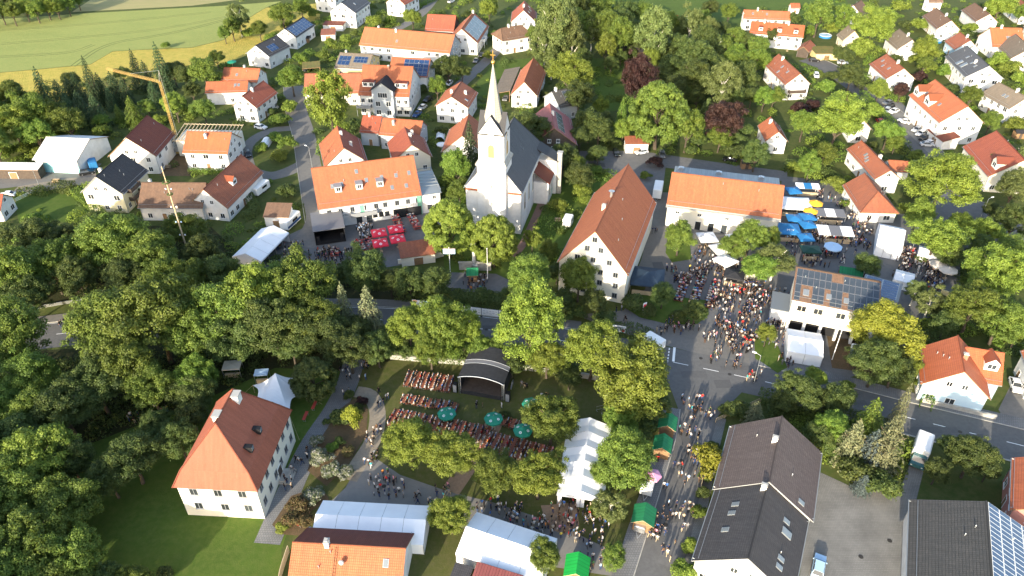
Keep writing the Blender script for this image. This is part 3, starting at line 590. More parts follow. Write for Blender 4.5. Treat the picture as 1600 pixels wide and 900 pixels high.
def shed(name, label, px, he, hr, th=0.15, roof='tile_red', wall='plaster_white', cat='shed', z0=0, legs=False, over=.25, group=None):
    """low building with a single flat or leaning roof; px: three roof corners A, B (high edge), C (below B) at their heights"""
    A, B, C = gp(*px[0], hr), gp(*px[1], hr), gp(*px[2], he); ax = B-A; ax.z = 0; L = ax.length; ax /= L; n = Vector((-ax.y, ax.x, 0)); W = (C-B).dot(n)
    s = 1 if W > 0 else -1
    if s < 0: A, B = B, A; ax = -ax; n = -n; W = -W
    ang = math.atan2(ax.y, ax.x); c = (A+B)/2; c.z = 0
    root = ob(name, None, None, (c.x, c.y, z0), ang, label=label, cat=cat, group=group); mb = MB(); L2 = L/2; sl = math.hypot(W, hr-he)
    mb.slab([(-L2, 0, hr), (L2, 0, hr), (L2, W, he), (-L2, W, he)], th, 0, [(-L2, 0), (L2, 0), (L2, sl), (-L2, sl)], 1); ro = part('roof', mb, [roof, 'wood_brown'], root)
    i, j = L2-over, W-over; zb = lambda y: hr-(hr-he)*y/W-th-.003
    if legs:
        for x in (-i, i):
            for y in (over, j): mb = MB(); mb.box(x-.09, x+.09, y-.09, y+.09, 0, zb(y)); part('post', mb, 'wood_brown', root)
    else:
        mb = MB(); y0 = over; mb.face([(-i, j, 0), (i, j, 0), (i, j, zb(j)), (-i, j, zb(j))][::-1]); mb.face([(-i, y0, 0), (i, y0, 0), (i, y0, zb(y0)), (-i, y0, zb(y0))])
        mb.face([(i, y0, 0), (i, j, 0), (i, j, zb(j)), (i, y0, zb(y0))]); mb.face([(-i, j, 0), (-i, y0, 0), (-i, y0, zb(y0)), (-i, j, zb(j))]); part('wall', mb, wall, root)
        for y, rz in ((j, 0.0),): ob('door', door_mesh(2.2 if L > 5 else 1.0, 2.0, 'wood_brown'), root, (0, y, 0.02), rz)
    root['w'] = W; root['l'] = L
    return root
# ------------------------------------------------------------------ the village, upper left to lower right
g1 = 'houses of the village'
h = house('barn', 'white barn with dark red-brown roof beside the yellow crane', (196.5, 215), (230.5, 180), (243, 246), 6.5, 40, roof='tile_darkred', roofb='metal_pale', cat='barn', chim=(), sky=((.4, .5, -1, 1.3),), cols={'+y': 3}, group=g1)
h = house('house', 'pale yellow house with black-brown roof in front of the big white barn', (149, 276), (192, 239.5), (196.5, 300), 6.6, 40, roof='tile_dark', wall='plaster_yellow', chim=((.25, -.1),), group=g1)
for z in (2.6, 5.0): balcony(h, '+y', 2, z, 5)
h = house('farmhouse', 'brown roofed white farmhouse wing behind the maypole', (221, 285), (322, 285.5), (227, 325), 4.6, 38, roof='tile_brown', chim=((.1, -.2),), group=g1)
h = house('farmhouse', 'white gabled farmhouse with long rust brown roof right of the maypole', (317, 296), (377, 241), (355, 327), 4.6, 42, roof='tile_rust', chim=(), group=g1); dormer(h, .45, .6, 2.2, 1.4, 'tile_bright', 'plaster_white', gable=True)
h = house('house', 'white house with bright orange-red roof beside the building site', (292, 205), (362, 207), (286, 239), 6.4, 36, roof='tile_bright', chim=((.45, .25),), group=g1, solar=((1, .2, .2, .2, .3, 0, 0),))
h = house('house', 'orange roofed house at the back of the red group near the crane tip', (350, 105), (407, 107), (344, 127), 5.5, 34, roof='tile_orange', sky=((.4, .5),), chim=((.55, -.1),), group=g1)
h = house('house', 'low orange roofed house with dark skylights left in the red group', (322, 128), (388, 126), (318, 146), 5.0, 30, roof='tile_orange', chim=(), sky=((.7, .35), (.78, .35)), group=g1)
h = house('house', 'white gabled house with red-brown roof in front of the red group', (378, 150), (412, 126), (402, 169), 6.0, 40, roof='tile_red', chim=((.4, .1),), group=g1)
h = house('terrace_house', 'white house with blue solar roof below the edge of the field', (444, 45), (474, 26), (465, 58), 5.5, 34, roof='tile_dark', solar=((1, .05, .95, .1, .9, 7, 4, 'pvb'),), chim=(), group=g1)
h = house('terrace_house', 'white terrace house with dark roof and one pale panel field', (399, 71), (433, 55), (421, 89), 5.5, 34, roof='tile_dark', solar=((1, .25, .6, .35, .8, 3, 2, 'pvb'),), chim=(), group=g1)
h = house('house', 'large white house with dark slate roof at the top edge', (533, 4), (557, -12), (556, 21), 7.5, 34, roof='tile_slate', sky=((.4, .5), (.7, .3)), group=g1)
h = house('house', 'white scaffolded house cut by the top edge', (505, -18), (525, -28), (522, -4), 8.5, 30, roof='tile_dark', chim=(), group=g1)
h = house('house', 'white gabled house with brown-red roof at the top edge', (616, -8), (640, -20), (636, 6), 6.5, 38, roof='tile_red', chim=(), group=g1)
shed('garage', 'small garage with dark red roof below the large white house', [(509, 32), (541, 33), (541, 40)], 2.6, 2.9, roof='tile_darkred')
shed('garage', 'white carport with brown roof beside a garden path', [(502, 45), (525, 44), (520, 54)], 2.6, 2.9, roof='tile_rust')
h = house('farmhouse', 'long farmhouse with wide bright orange roof and grey end', (570, 42), (711, 54), (561, 71), 6.2, 36, roof='tile_orange', chim=((.36, .1), (.15, -.1)), sky=((.4, .6),), gable_wall='plaster_grey', group=g1)
h = house('barn', 'barn with dark orange roof behind the long farmhouse', (668, 22), (713, 24), (666, 48), 5.0, 38, roof='tile_red', wall='wood_dark', chim=(), win=False, cat='barn', group=g1)
h = house('house', 'white house with large pale solar field on its right slope', (721, 45), (740, 19), (747, 68), 5.5, 40, roof='tile_orange', solar=((1, .08, .92, .12, .9, 4, 3),), chim=((.95, 0),), group=g1); balcony(h, h.vis[0], 0, 2.7, 5, m='white_paint')
h = house('house', 'white house with brown hipped roof above the spire', (783, 44), (815, 39), (776, 66), 6.5, 32, roof='tile_brown', hip=(3, 2), group=g1)
h = house('house', 'white gabled house with crimson roof at the top edge', (818, 16), (819.5, 1), (838, 31), 6.0, 42, roof='tile_red', sky=((.3, .4), (.6, .5), (.8, .4)), group=g1)
h = house('house', 'white gabled house with orange roof right of the spire', (819, 128), (834, 90), (841, 150), 5.0, 46, roof='tile_orange', chim=(), group=g1, storeys=2)
shed('lean_to', 'grey lean-to roof leaning on the orange house behind the church', [(797, 142), (813, 104), (792, 101)], 2.8, 4.2, roof='tile_greybrown', legs=True)
h = house('house', 'grey house with glassy solar roof beside the pink barn', (862, 143), (892, 137), (880, 168), 5.5, 34, roof='tile_grey', wall='plaster_grey', solar=((1, .45, .95, .1, .8, 3, 2),), chim=((.2, 0),), group=g1)
h = house('barn', 'dark timber barn with pink sheet roof and a solar strip', (866, 200), (859, 161), (899, 215), 6.5, 38, roof='tile_pink', wall='wood_dark', solar=((1, .1, .8, .2, .5, 4, 1),), chim=((.55, .05),), cat='barn', group=g1, door=False)
h = house('house', 'white house with patched orange and brown roof left of the spire', (705, 151), (721, 127), (732, 170), 6.5, 32, roof='tile_rust', roofb='tile_orange', sky=((.3, .7),), chim=((.35, -.2), (.55, .5)), group=g1)
h = house('house', 'orange roofed house half hidden behind the tall spruce', (722, 212), (733, 178), (703, 200), 5.0, 40, roof='tile_orange', chim=(), group=g1)
# apartment house with the grey cross gable
h = house('apartment_house', 'white apartment house with orange roof and grey central gable', (567, 101), (646, 104), (562, 149), 8.0, 38, roof='tile_orange', chim=((.52, .1, 1),), group=g1, storeys=2, cols={'+y': 7, '-y': 7})
for s in (.12, .24, .76, .88): dormer(h, s, .72, 2.0, 1.7, 'tile_red', 'white_paint')
mb = MB(); y0 = h.ly + .003; mb.box(-3.6, 3.6, y0-3, y0+1.6, 0, 9.4); mb.face([(-3.6, y0+1.6, 9.4), (3.6, y0+1.6, 9.4), (0, y0+1.6, 12)][::-1]); sgo = -1 if h.sg > 0 else 1
cgx = 0.0; cg = part('cross_gable', mb, 'plaster_grey', h.root, loc=(cgx, 0, 0)); mb = MB()
for s in (1, -1): q = [(0, y0-5.5, 12.3), (s*4.2, y0-5.5, 9.3), (s*4.2, y0+2.1, 9.3), (0, y0+2.1, 12.3)]; mb.slab(q if s < 0 else q[::-1], .15)
part('gable_roof', mb, 'tile_dark', cg)
for z, xs in ((1.0, (-1.8, 1.8)), (4.0, (-1.8, 1.8)), (7.0, (-.8, .8))):
    for x in xs: add_window(cg, (x, y0+1.6, z), 0, 1.5, 1.6, False)
for a in (-7, 7): balcony(h, '+y', a, 3.0, 5, 1.6, 'grey_paint')
h = house('house', 'long rust roofed house behind the tall leaning lime tree', (476, 115), (564, 114), (478, 147), 5.0, 38, roof='tile_rust', wall='plaster_cream', chim=(), group=g1)
h = house('house', 'low house with brown roof under black solar panels', (531, 82), (583, 85), (525, 106), 4.0, 24, roof='tile_greybrown', wall='plaster_ochre', solar=((1, .05, .4, .2, .8, 3, 2, 'pvb'), (1, .5, .9, .2, .6, 4, 2, 'pvb')), chim=((.15, -.2),), group=g1)
h = house('house', 'white house with black solar roof behind the apartment house', (612, 89), (673, 92), (668, 121), 6.0, 36, roof='tile_orange', solar=((1, .35, .98, .08, .95, 5, 4, 'pvb'),), chim=(), group=g1)
shed('carport', 'timber carport with mossy roof beside the north street', [(472, 97), (500, 95), (492, 106)], 2.6, 2.8, roof='sedum', legs=True)
h = house('house', 'white gabled house with red-orange roof behind the inn', (537, 231), (527, 196), (572, 245), 4.6, 40, roof='tile_red', roofb='tile_orange', chim=((.6, .05), (.35, .4)), group=g1)
h = house('house', 'low grey house with dark orange roof and chimney behind the inn', (567, 180), (597, 182), (562, 207), 5.0, 36, roof='tile_red', wall='plaster_grey', group=g1)
h = house('house', 'broad orange roofed house crossed by a tree shadow behind the inn', (598, 184), (661, 189), (592, 211), 5.4, 36, roof='tile_orange', wall='plaster_grey', chim=((.3, .3),), group=g1)
h = house('house', 'cream gabled house with dusky red roof at the back of the inn', (643, 226), (632, 198), (672, 237), 5.4, 38, roof='tile_red', wall='plaster_cream', chim=((.5, .1), (.8, .3)), group=g1)
shed('barn', 'small barn with brown roof above the blue caravan', [(417, 316), (457, 317), (448, 340)], 3.2, 5.0, roof='tile_brown')
h = house('sheet_hall', 'white hall with teal front beside the farm yard', (72, 214), (140, 217), (64, 250), 4.8, 20, roof='metal_pale', chim=(), win=False, cat='hall', group=g1)
mb = MB(); mb.box(-6.0, 6.0, .003, .06, .1, 3.2); part('sliding_door', mb, 'teal_sheet', h.root, loc=(.5*h.sg, h.ly, 0))
shed('machine_shed', 'long low shed with pale sheet roof at the left edge', [(-15, 253), (68, 254), (66, 266)], 3.0, 3.6, roof='metal_pale', wall='wood_dark')
h = house('house', 'red roofed house cut by the left edge', (-25, 304), (5, 303), (-18, 330), 4.0, 36, roof='tile_red', chim=(), group=g1)
# building site: bare walls with rafters
p = solve((284, 193), (376, 195), (280, 212), 5.5, 25)
root = ob('unfinished_house', None, None, tuple((p[0]+p[1])/2), math.atan2(p[2].y, p[2].x), label='unfinished house with bare roof rafters beside the crane', cat='house', group=g1)
mb = MB(); Lh = p[4]/2; mb.box(-Lh+.4, Lh-.4, -7, 1, 0, 5.2); part('wall', mb, 'plaster_cream', root)
for i in range(17): x = -Lh + i*p[4]/16; mb = MB(); mb.slab([(x-.09, -8, 5.4), (x+.09, -8, 5.4), (x+.09, 2, 6.9), (x-.09, 2, 6.9)], .2); part('rafter', mb, 'wood_pale', root)
for y, z in ((-7.6, 5.3), (1.6, 6.7)): mb = MB(); mb.box(-Lh, Lh, y-.1, y+.1, z-.05, z+.12); part('purlin', mb, 'wood_pale', root)
# ---- right half
h = house('terrace_house', 'upper terrace row with faded orange roof at the far wood', (1162, 15), (1235, 18), (1160, 29), 6.0, 34, roof='tile_orange', sky=((.2, .4), (.5, .4)), chim=((.3, 0),), group=g1)
h = house('terrace_house', 'lower terrace row with red-orange roof and small dormers', (1174, 33), (1258, 40), (1170, 52), 6.0, 36, roof='tile_bright', chim=((.25, 0), (.7, 0)), group=g1)
for s in (.2, .55, .85): dormer(h, s, .7, 1.6, 1.4, 'tile_bright', 'white_paint')
shed('garage', 'tiny red roofed garden shed left of the terrace rows', [(1141, 54), (1158, 55), (1158, 62)], 2.4, 3.0, roof='tile_darkred')
h = house('house', 'tall white house with mottled brown roof above the purple shrubs', (1251, 115), (1217, 84), (1225, 131), 6.5, 40, roof='tile_rust', sky=((.3, .4), (.55, .4), (.5, .75)), chim=((.75, .1),), group=g1)
balcony(h, '-y' if '-y' in h.vis else h.vis[-1], 0, 3, 6)
h = house('shed', 'dark timber shed with pale roof panel beside the green roof', (1256, 73), (1266, 62), (1241, 82), 3.0, 36, roof='tile_rust', wall='wood_dark', chim=(), win=False, cat='shed')
shed('garage', 'cream double garage with planted green roof', [(1264, 72), (1300, 72), (1290, 84)], 2.7, 2.9, roof='sedum', wall='plaster_ochre')
h = house('house', 'small pale yellow gabled house beside the round lime tree', (1336, 48), (1326, 39), (1314, 61), 4.0, 46, roof='tile_greybrown', wall='plaster_yellow', chim=(), group=g1)
h = house('house', 'white gabled house with grey-brown roof and dark carport', (1426, 62), (1405, 45), (1400, 76), 5.0, 40, roof='tile_greybrown', group=g1)
h = house('house', 'white house with rust roof at the bend of the close', (1413, 107), (1385, 84), (1385, 124), 5.2, 36, roof='tile_rust', sky=((.35, .5), (.6, .6), (.8, .4)), group=g1)
h = house('house', 'white house with brown roof third from the corner in the top row', (1487, 32), (1463, 12), (1447, 31), 5.0, 38, roof='tile_brown', group=g1)
h = house('house', 'white house with brown roof and white chimney in the top row', (1547, 22), (1523, 4), (1517, 28), 5.2, 36, roof='tile_brown', group=g1)
h = house('house', 'small house with rust and dark red roof behind the anthracite one', (1517, 63), (1500, 50), (1491, 77), 4.5, 38, roof='tile_rust', wall='plaster_blue', group=g1)
h = house('house', 'white house with broad red-orange roof near the right edge', (1547, 43), (1597, 44), (1537, 73), 5.2, 38, roof='tile_bright', sky=((.5, .5), (.56, .5)), group=g1)
h = house('house', 'white house with grey-brown roof on the right edge', (1612, 75), (1587, 53), (1576, 90), 5.0, 38, roof='tile_greybrown', group=g1)
h = house('apartment_house', 'large white house with anthracite roof and open skylights', (1546, 103), (1511, 71), (1512, 124), 6.8, 34, roof='tile_slate', sky=((.35, .4), (.4, .7, 1, 2), (.55, .75, 1, 2), (.6, .35), (.2, .4)), chim=((.3, .3),), group=g1)
h = house('house', 'white house with taupe roof at the right edge', (1606, 152), (1560, 128), (1571, 167), 6.0, 36, roof='tile_greybrown', sky=((.4, .5), (.5, .5)), group=g1)
h = house('apartment_house', 'big white apartment block with orange roof along the parked cars', (1513, 166), (1461, 124), (1471, 195), 8.2, 38, roof='tile_orange', sky=((.85, .55), (.8, .55), (.65, .55), (.5, .55), (.38, .55)), chim=(), group=g1)
dormer(h, .55, .85, 3.5, 2.0, 'tile_orange', 'plaster_white', gable=True); dormer(h, .9, .85, 3.5, 2.0, 'tile_orange', 'plaster_white', gable=True)
shed('carport', 'dark red roofed carport beside the big apartment block', [(1476, 195), (1502, 214), (1478, 225)], 2.8, 4.2, roof='tile_darkred', legs=False)
h = house('house', 'white house with brown roof behind the leafy bright tree', (1350, 188), (1322, 148), (1328, 200), 5.5, 42, roof='tile_rust', group=g1)
h = house('house', 'house with big dusky red roof under a tree shadow', (1602, 250), (1557, 204), (1548, 281), 5.5, 36, roof='tile_red', wall='plaster_cream', chim=(), group=g1)
dormer(h, .15, .75, 3, 2, 'tile_red', 'plaster_cream', gable=True)
h = house('house', 'white gabled house with orange roof beside the copper beech', (1217, 206), (1204, 182), (1238, 233), 4.8, 42, roof='tile_red', roofb='tile_orange', sky=((.5, .4),), chim=((.7, -.2),), group=g1)
h = house('house', 'white house with rust roof and green skylights above the market', (1392, 266), (1346, 219), (1366, 280), 5.2, 36, roof='tile_rust', sky=((.55, .5), (.48, .6), (.62, .4)), chim=((.4, -.1),), group=g1)
p1, p2, ax, n, L, d, hr = solve((1372, 299), (1351, 270), (1337, 321), 3.6, 38)
h = house('house', 'white bungalow with orange hipped roof behind the market', (1372, 299), (1351, 270), (1337, 321), 3.6, 38, roof='tile_rust', hip=((4.5, 0) if d > 0 else (0, 4.5)), chim=(), group=g1)
h = house('shed', 'low annexe with orange roof behind the white market house', (1388, 250), (1421, 252), (1392, 268), 3.0, 30, roof='tile_orange', chim=(), win=False, cat='shed')
h = house('house', 'orange roofed house buried in the far trees', (1044, 22), (1060, 24), (1043, 32), 6.5, 36, roof='tile_orange', group=g1)
shed('garden_house', 'dark garden house among the trees beside the lawn', [(972, 72), (998, 69), (1004, 82)], 2.6, 4.0, roof='tile_dark', wall='wood_dark')
shed('garage', 'white garage with pinkish roof on the barn yard', [(975, 212), (1012, 212), (1013, 225)], 3.2, 4.0, roof='tile_rust')
h = house('house', 'brown roofed house cut by the top edge above the round tree', (1334, 8), (1346, 0), (1317, 17), 4.5, 40, roof='tile_brown', chim=(), group=g1)
h = house('house', 'small white hut with pale orange roof above the terrace rows', (1235, 5), (1250, 5), (1232, 13), 3.5, 36, roof='tile_orange', chim=(), group=g1)
h = house('house', 'white house with brown roof cut by the top edge right of centre', (1450, -6), (1472, -6), (1446, 4), 5, 36, roof='tile_brown', chim=(), group=g1)
h = house('house', 'white house with rust roof at the top right corner', (1590, -4), (1612, 12), (1578, 12), 5, 36, roof='tile_rust', chim=(), group=g1)
h = house('house', 'white gable at the right edge below the taupe roofs', (1625, 28), (1640, 40), (1598, 40), 5, 36, roof='tile_bright', chim=(), group=g1)
# ---- near buildings
h = house('house', 'pale blue house with orange-red roof beside the main road', (1507.5, 581), (1497, 524), (1437.5, 594), 4.9, 40, roof='tile_bright', wall='plaster_blue', chim=((.45, -.12, 1),), group=g1, storeys=1, base='stone', near=True)
hb = h
h = house('house_wing', 'side wing of the pale blue house with orange dormer', (1503, 541), (1570, 552), (1562, 602), 4.6, 42, roof='tile_bright', wall='plaster_blue', chim=(), group=g1, storeys=1, near=True); dormer(h, .7, .6, 2.4, 1.7, 'tile_bright', 'white_paint', gable=True)
h = house('house', 'white house cut by the right edge beside the driveway', (1640, 535), (1660, 580), (1598, 556), 6.0, 38, roof='tile_orange', chim=(), group=g1)
h = house('barn', 'long house with dark tiled roof and white gable at the lower edge', (1169, 873), (1200, 753), (1079, 882), 5.2, 36, roof='tile_dark', chim=((.9, .05), ), sky=((.72, .5), (.6, .52), (.38, .55), (.75, .55, -1), (.62, .6, -1, 1.5), (.3, .6, -1), (.2, .6, -1)), group=g1, cat='house', near=True)
h = house('barn', 'long barn with mauve-brown tiled roof joined behind the dark one', (1202, 753), (1222, 650), (1113, 768), 5.3, 36, roof='tile_mauve', chim=((.6, .05),), sky=((.1, .7, -1),), group=g1, cat='barn', near=True, win=False)
h = house('hall', 'big hall with grey tiled roof and solar slope at the lower right', (1551, 925), (1541, 783), (1421, 779), 5.5, 26, roof='tile_grey', chim=(), win=False, cat='hall', group=g1, solar=((-1, .0, 1.0, .02, .98, 18, 5, 'pvw'),), near=True)
h = house('house', 'rose red house with orange roof at the right edge', (1625, 795), (1625, 712), (1578, 792), 6.0, 36, roof='tile_bright', wall='plaster_pink', chim=(), group=g1, near=True)
h = house('outbuilding', 'orange roofed outbuilding with roof ladder at the lower edge', (457, 847), (634, 857), (452, 925), 3.6, 36, roof='tile_orange', roofb='tile_darkred', chim=((.31, .02),), sky=((.84, .32),), win=False, cat='outbuilding', group=g1, near=True)
mb = MB()
for k in range(14): t = .08 + k*.07; a = h.on(.385, t, 1, .12); b = h.on(.405, t, 1, .12); mb.tube(a, b, .03, n=4)
for s in (.385, .405): mb.tube(h.on(s, .05, 1, .1), h.on(s, 1, 1, .1), .035, n=4)
part('roof_ladder', mb, 'wood_brown', h.roof)
a = h.on(.46, .42, 1, 0); mb = MB(); mb.tube((0, 0, 0), (0, 0, 1.2), .03); part('aerial', mb, 'steel', h.roof, loc=a)
mb = MB(); mb.tube((0, 0, 0), (0, .12, .06), .42, .3, n=14); part('satellite_dish', mb, 'grey_paint', h.roof, loc=a + Vector((0, .05, .8)))
shed('lean_to', 'maroon ribbed lean-to roof at the lower edge beside the white marquee', [(746, 877), (818, 899), (800, 930)], 2.8, 3.6, roof='sheet_maroon', wall='wood_dark')
shed('lean_to', 'flat black roof beside the maroon ribbed one', [(712, 878), (740, 886), (728, 915)], 2.7, 2.9, roof='tile_dark', wall='wood_dark')
# ---- foreground shed roof beside the inn yard
r = shed('garage', 'low shed with brown tiled roof in front of the red parasols', [(621, 379), (676, 372), (693, 395)], 2.6, 4.0, roof='tile_rust', wall='plaster_cream')
# ------------------------------------------------------------------ church
F1, F2 = gp(730, 357), gp(813, 367); fx = (F2-F1).normalized(); fn = Vector((-fx.y, fx.x, 0)); WN = (F2-F1).length; cang = math.atan2(fn.y, fn.x)
LN = 24.0; cc = (F1+F2)/2 + fn*(LN/2)
ch = build_house('church', 'white church with needle spire and dark slate nave roof', cc, cang, LN, WN/2+.4, 12.0, 12.0+(WN/2+.4)*1.25, roof='tile_slate', hip=(0, 4.5), win=False, cat='church', chim=(), over=.4, door=False, near=True)
# tall arched windows down the sides
def arched(w_, h_, m='glass_dark', fr='cream_paint'):
    mb = MB(); pts = [(-w_/2, 0, 0), (w_/2, 0, 0)] + [(w_/2*math.cos(t), 0, h_+w_/2*math.sin(t)) for t in [k*math.pi/8 for k in range(9)]]
    def ring(s, y): return [(p[0]*s, y, p[2]+(s-1)*(p[2]-h_*.5)) for p in pts]
    a, b = ring(1.25, .0), ring(1.25, .08); n = len(pts)
    mb.face(b[::-1], 0)
    for i in range(n): j = (i+1) % n; mb.face([a[i], a[j], b[j], b[i]][::-1], 0)
    mb.face([(p[0], .09, p[2]) for p in pts][::-1], 1); return mb.mesh('window', [fr, m])
aw = arched(1.3, 4.0)
for s in (1, -1):
    for k in range(4): ob('window', aw, ch.root, (-LN/2+5+k*5.2, s*ch.ly, 5.0), 0 if s > 0 else math.pi)
for s in (-1, 1): mb = MB(); mb.box(-.3, .02, -1.6, 1.6, 0, .45); part('cornice', mb, 'tile_rust', ch.root, loc=(-LN/2+.25, s*(WN/2-1.6), 11.4))
# tower
TW = 3.5; tw = 'plaster_white'; tx = -LN/2 + TW - 1.4
tower = ob('tower', None, ch.root, (tx, 0, 0)); mb = MB(); mb.box(-TW, TW, -TW, TW, 0, 19.3); mb.box(-TW*.9, TW*.9, -TW*.9, TW*.9, 20.6, 27.3)
tower.name = 'tower'; ts = part('shaft', mb, tw, tower)
mb = MB(); mb.box(-TW-.35, TW+.35, -TW-.35, TW+.35, 19.3, 19.7); t = TW+.35; u = TW*.9
for a in range(4):
    c_, s_ = math.cos(a*math.pi/2), math.sin(a*math.pi/2); rr = lambda x, y, z: (c_*x-s_*y, s_*x+c_*y, z); mb.face([rr(-t, -t, 19.7), rr(t, -t, 19.7), rr(u, -u, 20.6), rr(-u, -u, 20.6)])
part('cornice', mb, 'stone', tower)
for a in range(4):
    rz = a*math.pi/2
    lw = arched(1.5, 2.6, 'louvre'); off = Vector((math.cos(rz)*TW*.9, math.sin(rz)*TW*.9, 0)); ob('belfry_window', lw, tower, (off.x, off.y, 21.4), rz-math.pi/2)
    mb = MB(); mb.tube((0, 0, 0), (0, .08, 0), .95, n=20); mb.tube((0, .08, 0), (0, .1, 0), .85, n=20, m=1); mb.tube((0, .11, 0), (0, .11, .6), .05, n=4, m=2); mb.tube((0, .11, 0), (.35, .11, .1), .05, n=4, m=2)
    part('clock', mb, ['gold', 'white_paint', 'black'], tower, loc=(off.x, off.y, 26.0), rz=rz-math.pi/2)
    mb = MB(); g = TW*.9; mb.face([(-g, .0, 27.3), (g, .0, 27.3), (0, .0, 31.8)][::-1]); mb.slab([(-g-.15, -2.5, 27.25), (-g-.15, .15, 27.25), (0, .15, 32.0), (0, -2.5, 32.0)][::-1], .12, 1); mb.slab([(g+.15, -2.5, 27.25), (g+.15, .15, 27.25), (0, .15, 32.0), (0, -2.5, 32.0)], .12, 1)
    part('gablet', mb, [tw, 'tile_slate'], tower, loc=(off.x, off.y, 0), rz=rz-math.pi/2)
mb = MB(); n8 = 8; r0 = TW*.86
for k in range(n8):
    a0, a1 = (k+.5)*math.pi/4, (k+1.5)*math.pi/4; prof = [(r0*1.0, 27.3), (r0*.56, 33.5), (r0*.28, 38.5), (.07, 43.4)]
    for (ra, za), (rb, zb_) in zip(prof[:-1], prof[1:]): mb.face([(ra*math.cos(a0), ra*math.sin(a0), za), (ra*math.cos(a1), ra*math.sin(a1), za), (rb*math.cos(a1), rb*math.sin(a1), zb_), (rb*math.cos(a0), rb*math.sin(a0), zb_)], 0, [(0, 0), (2, 0), (1.5, 5), (.5, 5)])
sp = part('spire', mb, 'metal_spire' if 'metal_spire' in M else 'tile_grey', tower)
mb = MB(); bm = bmesh.new(); bmesh.ops.create_icosphere(bm, subdivisions=2, radius=.5); me = bpy.data.meshes.new('orb'); bm.to_mesh(me); bm.free(); me.materials.append(M['gold']); ob('orb', me, sp, (0, 0, 43.6))
mb = MB(); mb.box(-.07, .07, -.07, .07, 44, 46.2); mb.box(-.07, .07, -.6, .6, 45.1, 45.26); part('cross', mb, 'gold', sp)
# sacristy and stair annexe on the right side
mb = MB(); y0 = -WN/2; mb.box(5, 11.5, y0-4.0, y0-.003, 0, 6.5); mb.box(11.503, 16.0, y0-5.0, y0+1, 0, 10); an = part('annexe', mb, tw, ch.root)
mb = MB(); mb.slab([(4.7, y0, 9.6), (11.6, y0, 9.6), (11.6, y0-4.4, 6.4), (4.7, y0-4.4, 6.4)][::-1], .15, 0); part('annexe_roof', mb, 'tile_red', an)
mb = MB(); mb.slab([(11.2, y0+1, 13.5), (16.3, y0+1, 13.5), (16.3, y0-5.4, 9.9), (11.2, y0-5.4, 9.9)][::-1], .15, 0); part('annexe_roof', mb, 'tile_slate', an)
mb = MB(); mb.box(-.6, .6, -.6, .6, 0, 12.2); mb.box(-.75, .75, -.75, .75, 12.2, 12.5, 1); part('chimney', mb, ['stone', 'concrete'], an, loc=(12.4, y0-5.7, 0))
for x in (6.4, 9.0): ob('window', arched(.9, 1.6), an, (x, y0-4.0, 2.5), math.pi)
ob('door', door_mesh(1.2, 2.3, 'plaster_mint'), an, (10.6, y0-4.0, .02), math.pi)
for s in (-1, 1):
    for z in (3.2, 8.4, 13.2): add_window(tower, (-TW, 0, z), math.pi/2, .5, 1.0, False) if s > 0 else None
ob('door', door_mesh(1.8, 3.0), tower, (-TW, 0, .02), math.pi/2)
# ------------------------------------------------------------------ the inn
h = house('inn', 'long white inn with orange roof behind the red parasols', (485.5, 263), (646, 242.5), (494.5, 328), 6.9, 40, roof='tile_orange', win=False, storeys=2, cat='inn', chim=(), group=None, near=True, door=False,
          sky=((.17, .5), (.26, .48), (.42, .22), (.5, .46), (.65, .44), (.79, .44), (.92, .42), (.73, .72), (.87, .72)))
for s in (.22, .42, .62): dormer(h, s, .66, 1.7, 1.6, 'zinc', 'white_paint')
inn = h; yy = h.ly; sg = h.sg; X = lambda s: sg*(s-.5)*2*h.lx
rz0 = 0
for i in range(9):
    s = (.09, .2, .315, .43, .55, .64, .76, .87, .97)[i]; add_window(h.root, (X(s), yy, 3.9), 0, .95, 1.25, True, 'grey_paint')
ob('door', door_mesh(1.1, 2.3, 'plaster_mint'), h.root, (X(.41), yy, 3.1), 0)
for s in (.37, .47): ob('door', door_mesh(1.5, 2.4, 'glass_dark'), h.root, (X(s), yy, .03), 0)
for s in (.53, .59, .65): add_window(h.root, (X(s), yy, 1.3), 0, 1.0, 1.1, True, 'black')
mb = MB(); mb.box(-2, 2, 0, .1, 0, 2.6); part('shop_window', mb, 'glass_dark', h.root, loc=(X(.79), yy, .1))
mb = MB(); mb.box(-1.8, 1.8, 0, .12, 0, 2.6); part('sign_board', mb, 'black_cloth', h.root, loc=(X(.93), yy, .1))
mb = MB(); mb.box(-3.4, 3.4, .003, 1.5, 2.85, 3.0); mb.box(-3.4, 3.4, 1.42, 1.497, 3.05, 3.95); mb.box(-3.4, -3.33, .003, 1.41, 3.05, 3.95); mb.box(3.33, 3.4, .003, 1.41, 3.05, 3.95); part('balcony', mb, 'grey_paint', h.root, loc=(X(.42), yy, 0))
mb = MB(); mb.box(-.55, .55, 0, .06, .03, h.t-.05); part('corner_band', mb, 'plaster_mint', h.root, loc=(X(.985), yy, 0))
for tx_, s, z, sz in (('Zum Müllerbräu', .15, 2.9, .95), ('Metzgerei', .84, 3.0, .85), ('Gasthof', .6, 3.15, .5), ('Brauerei', .6, 2.65, .5)):
    lettering(tx_, sz, h.root, (X(s), yy+.03, z), (math.pi/2, 0, math.pi), 'black')
for s in (.53, .67): mb = MB(); mb.tube((0, 0, 0), (0, .06, 0), .42, n=16); mb.tube((0, .06, 0), (0, .07, 0), .28, n=16, m=1); part('emblem', mb, ['grey_paint', 'white_paint'], h.root, loc=(X(.53 if s < .6 else .665), yy, 3.1))
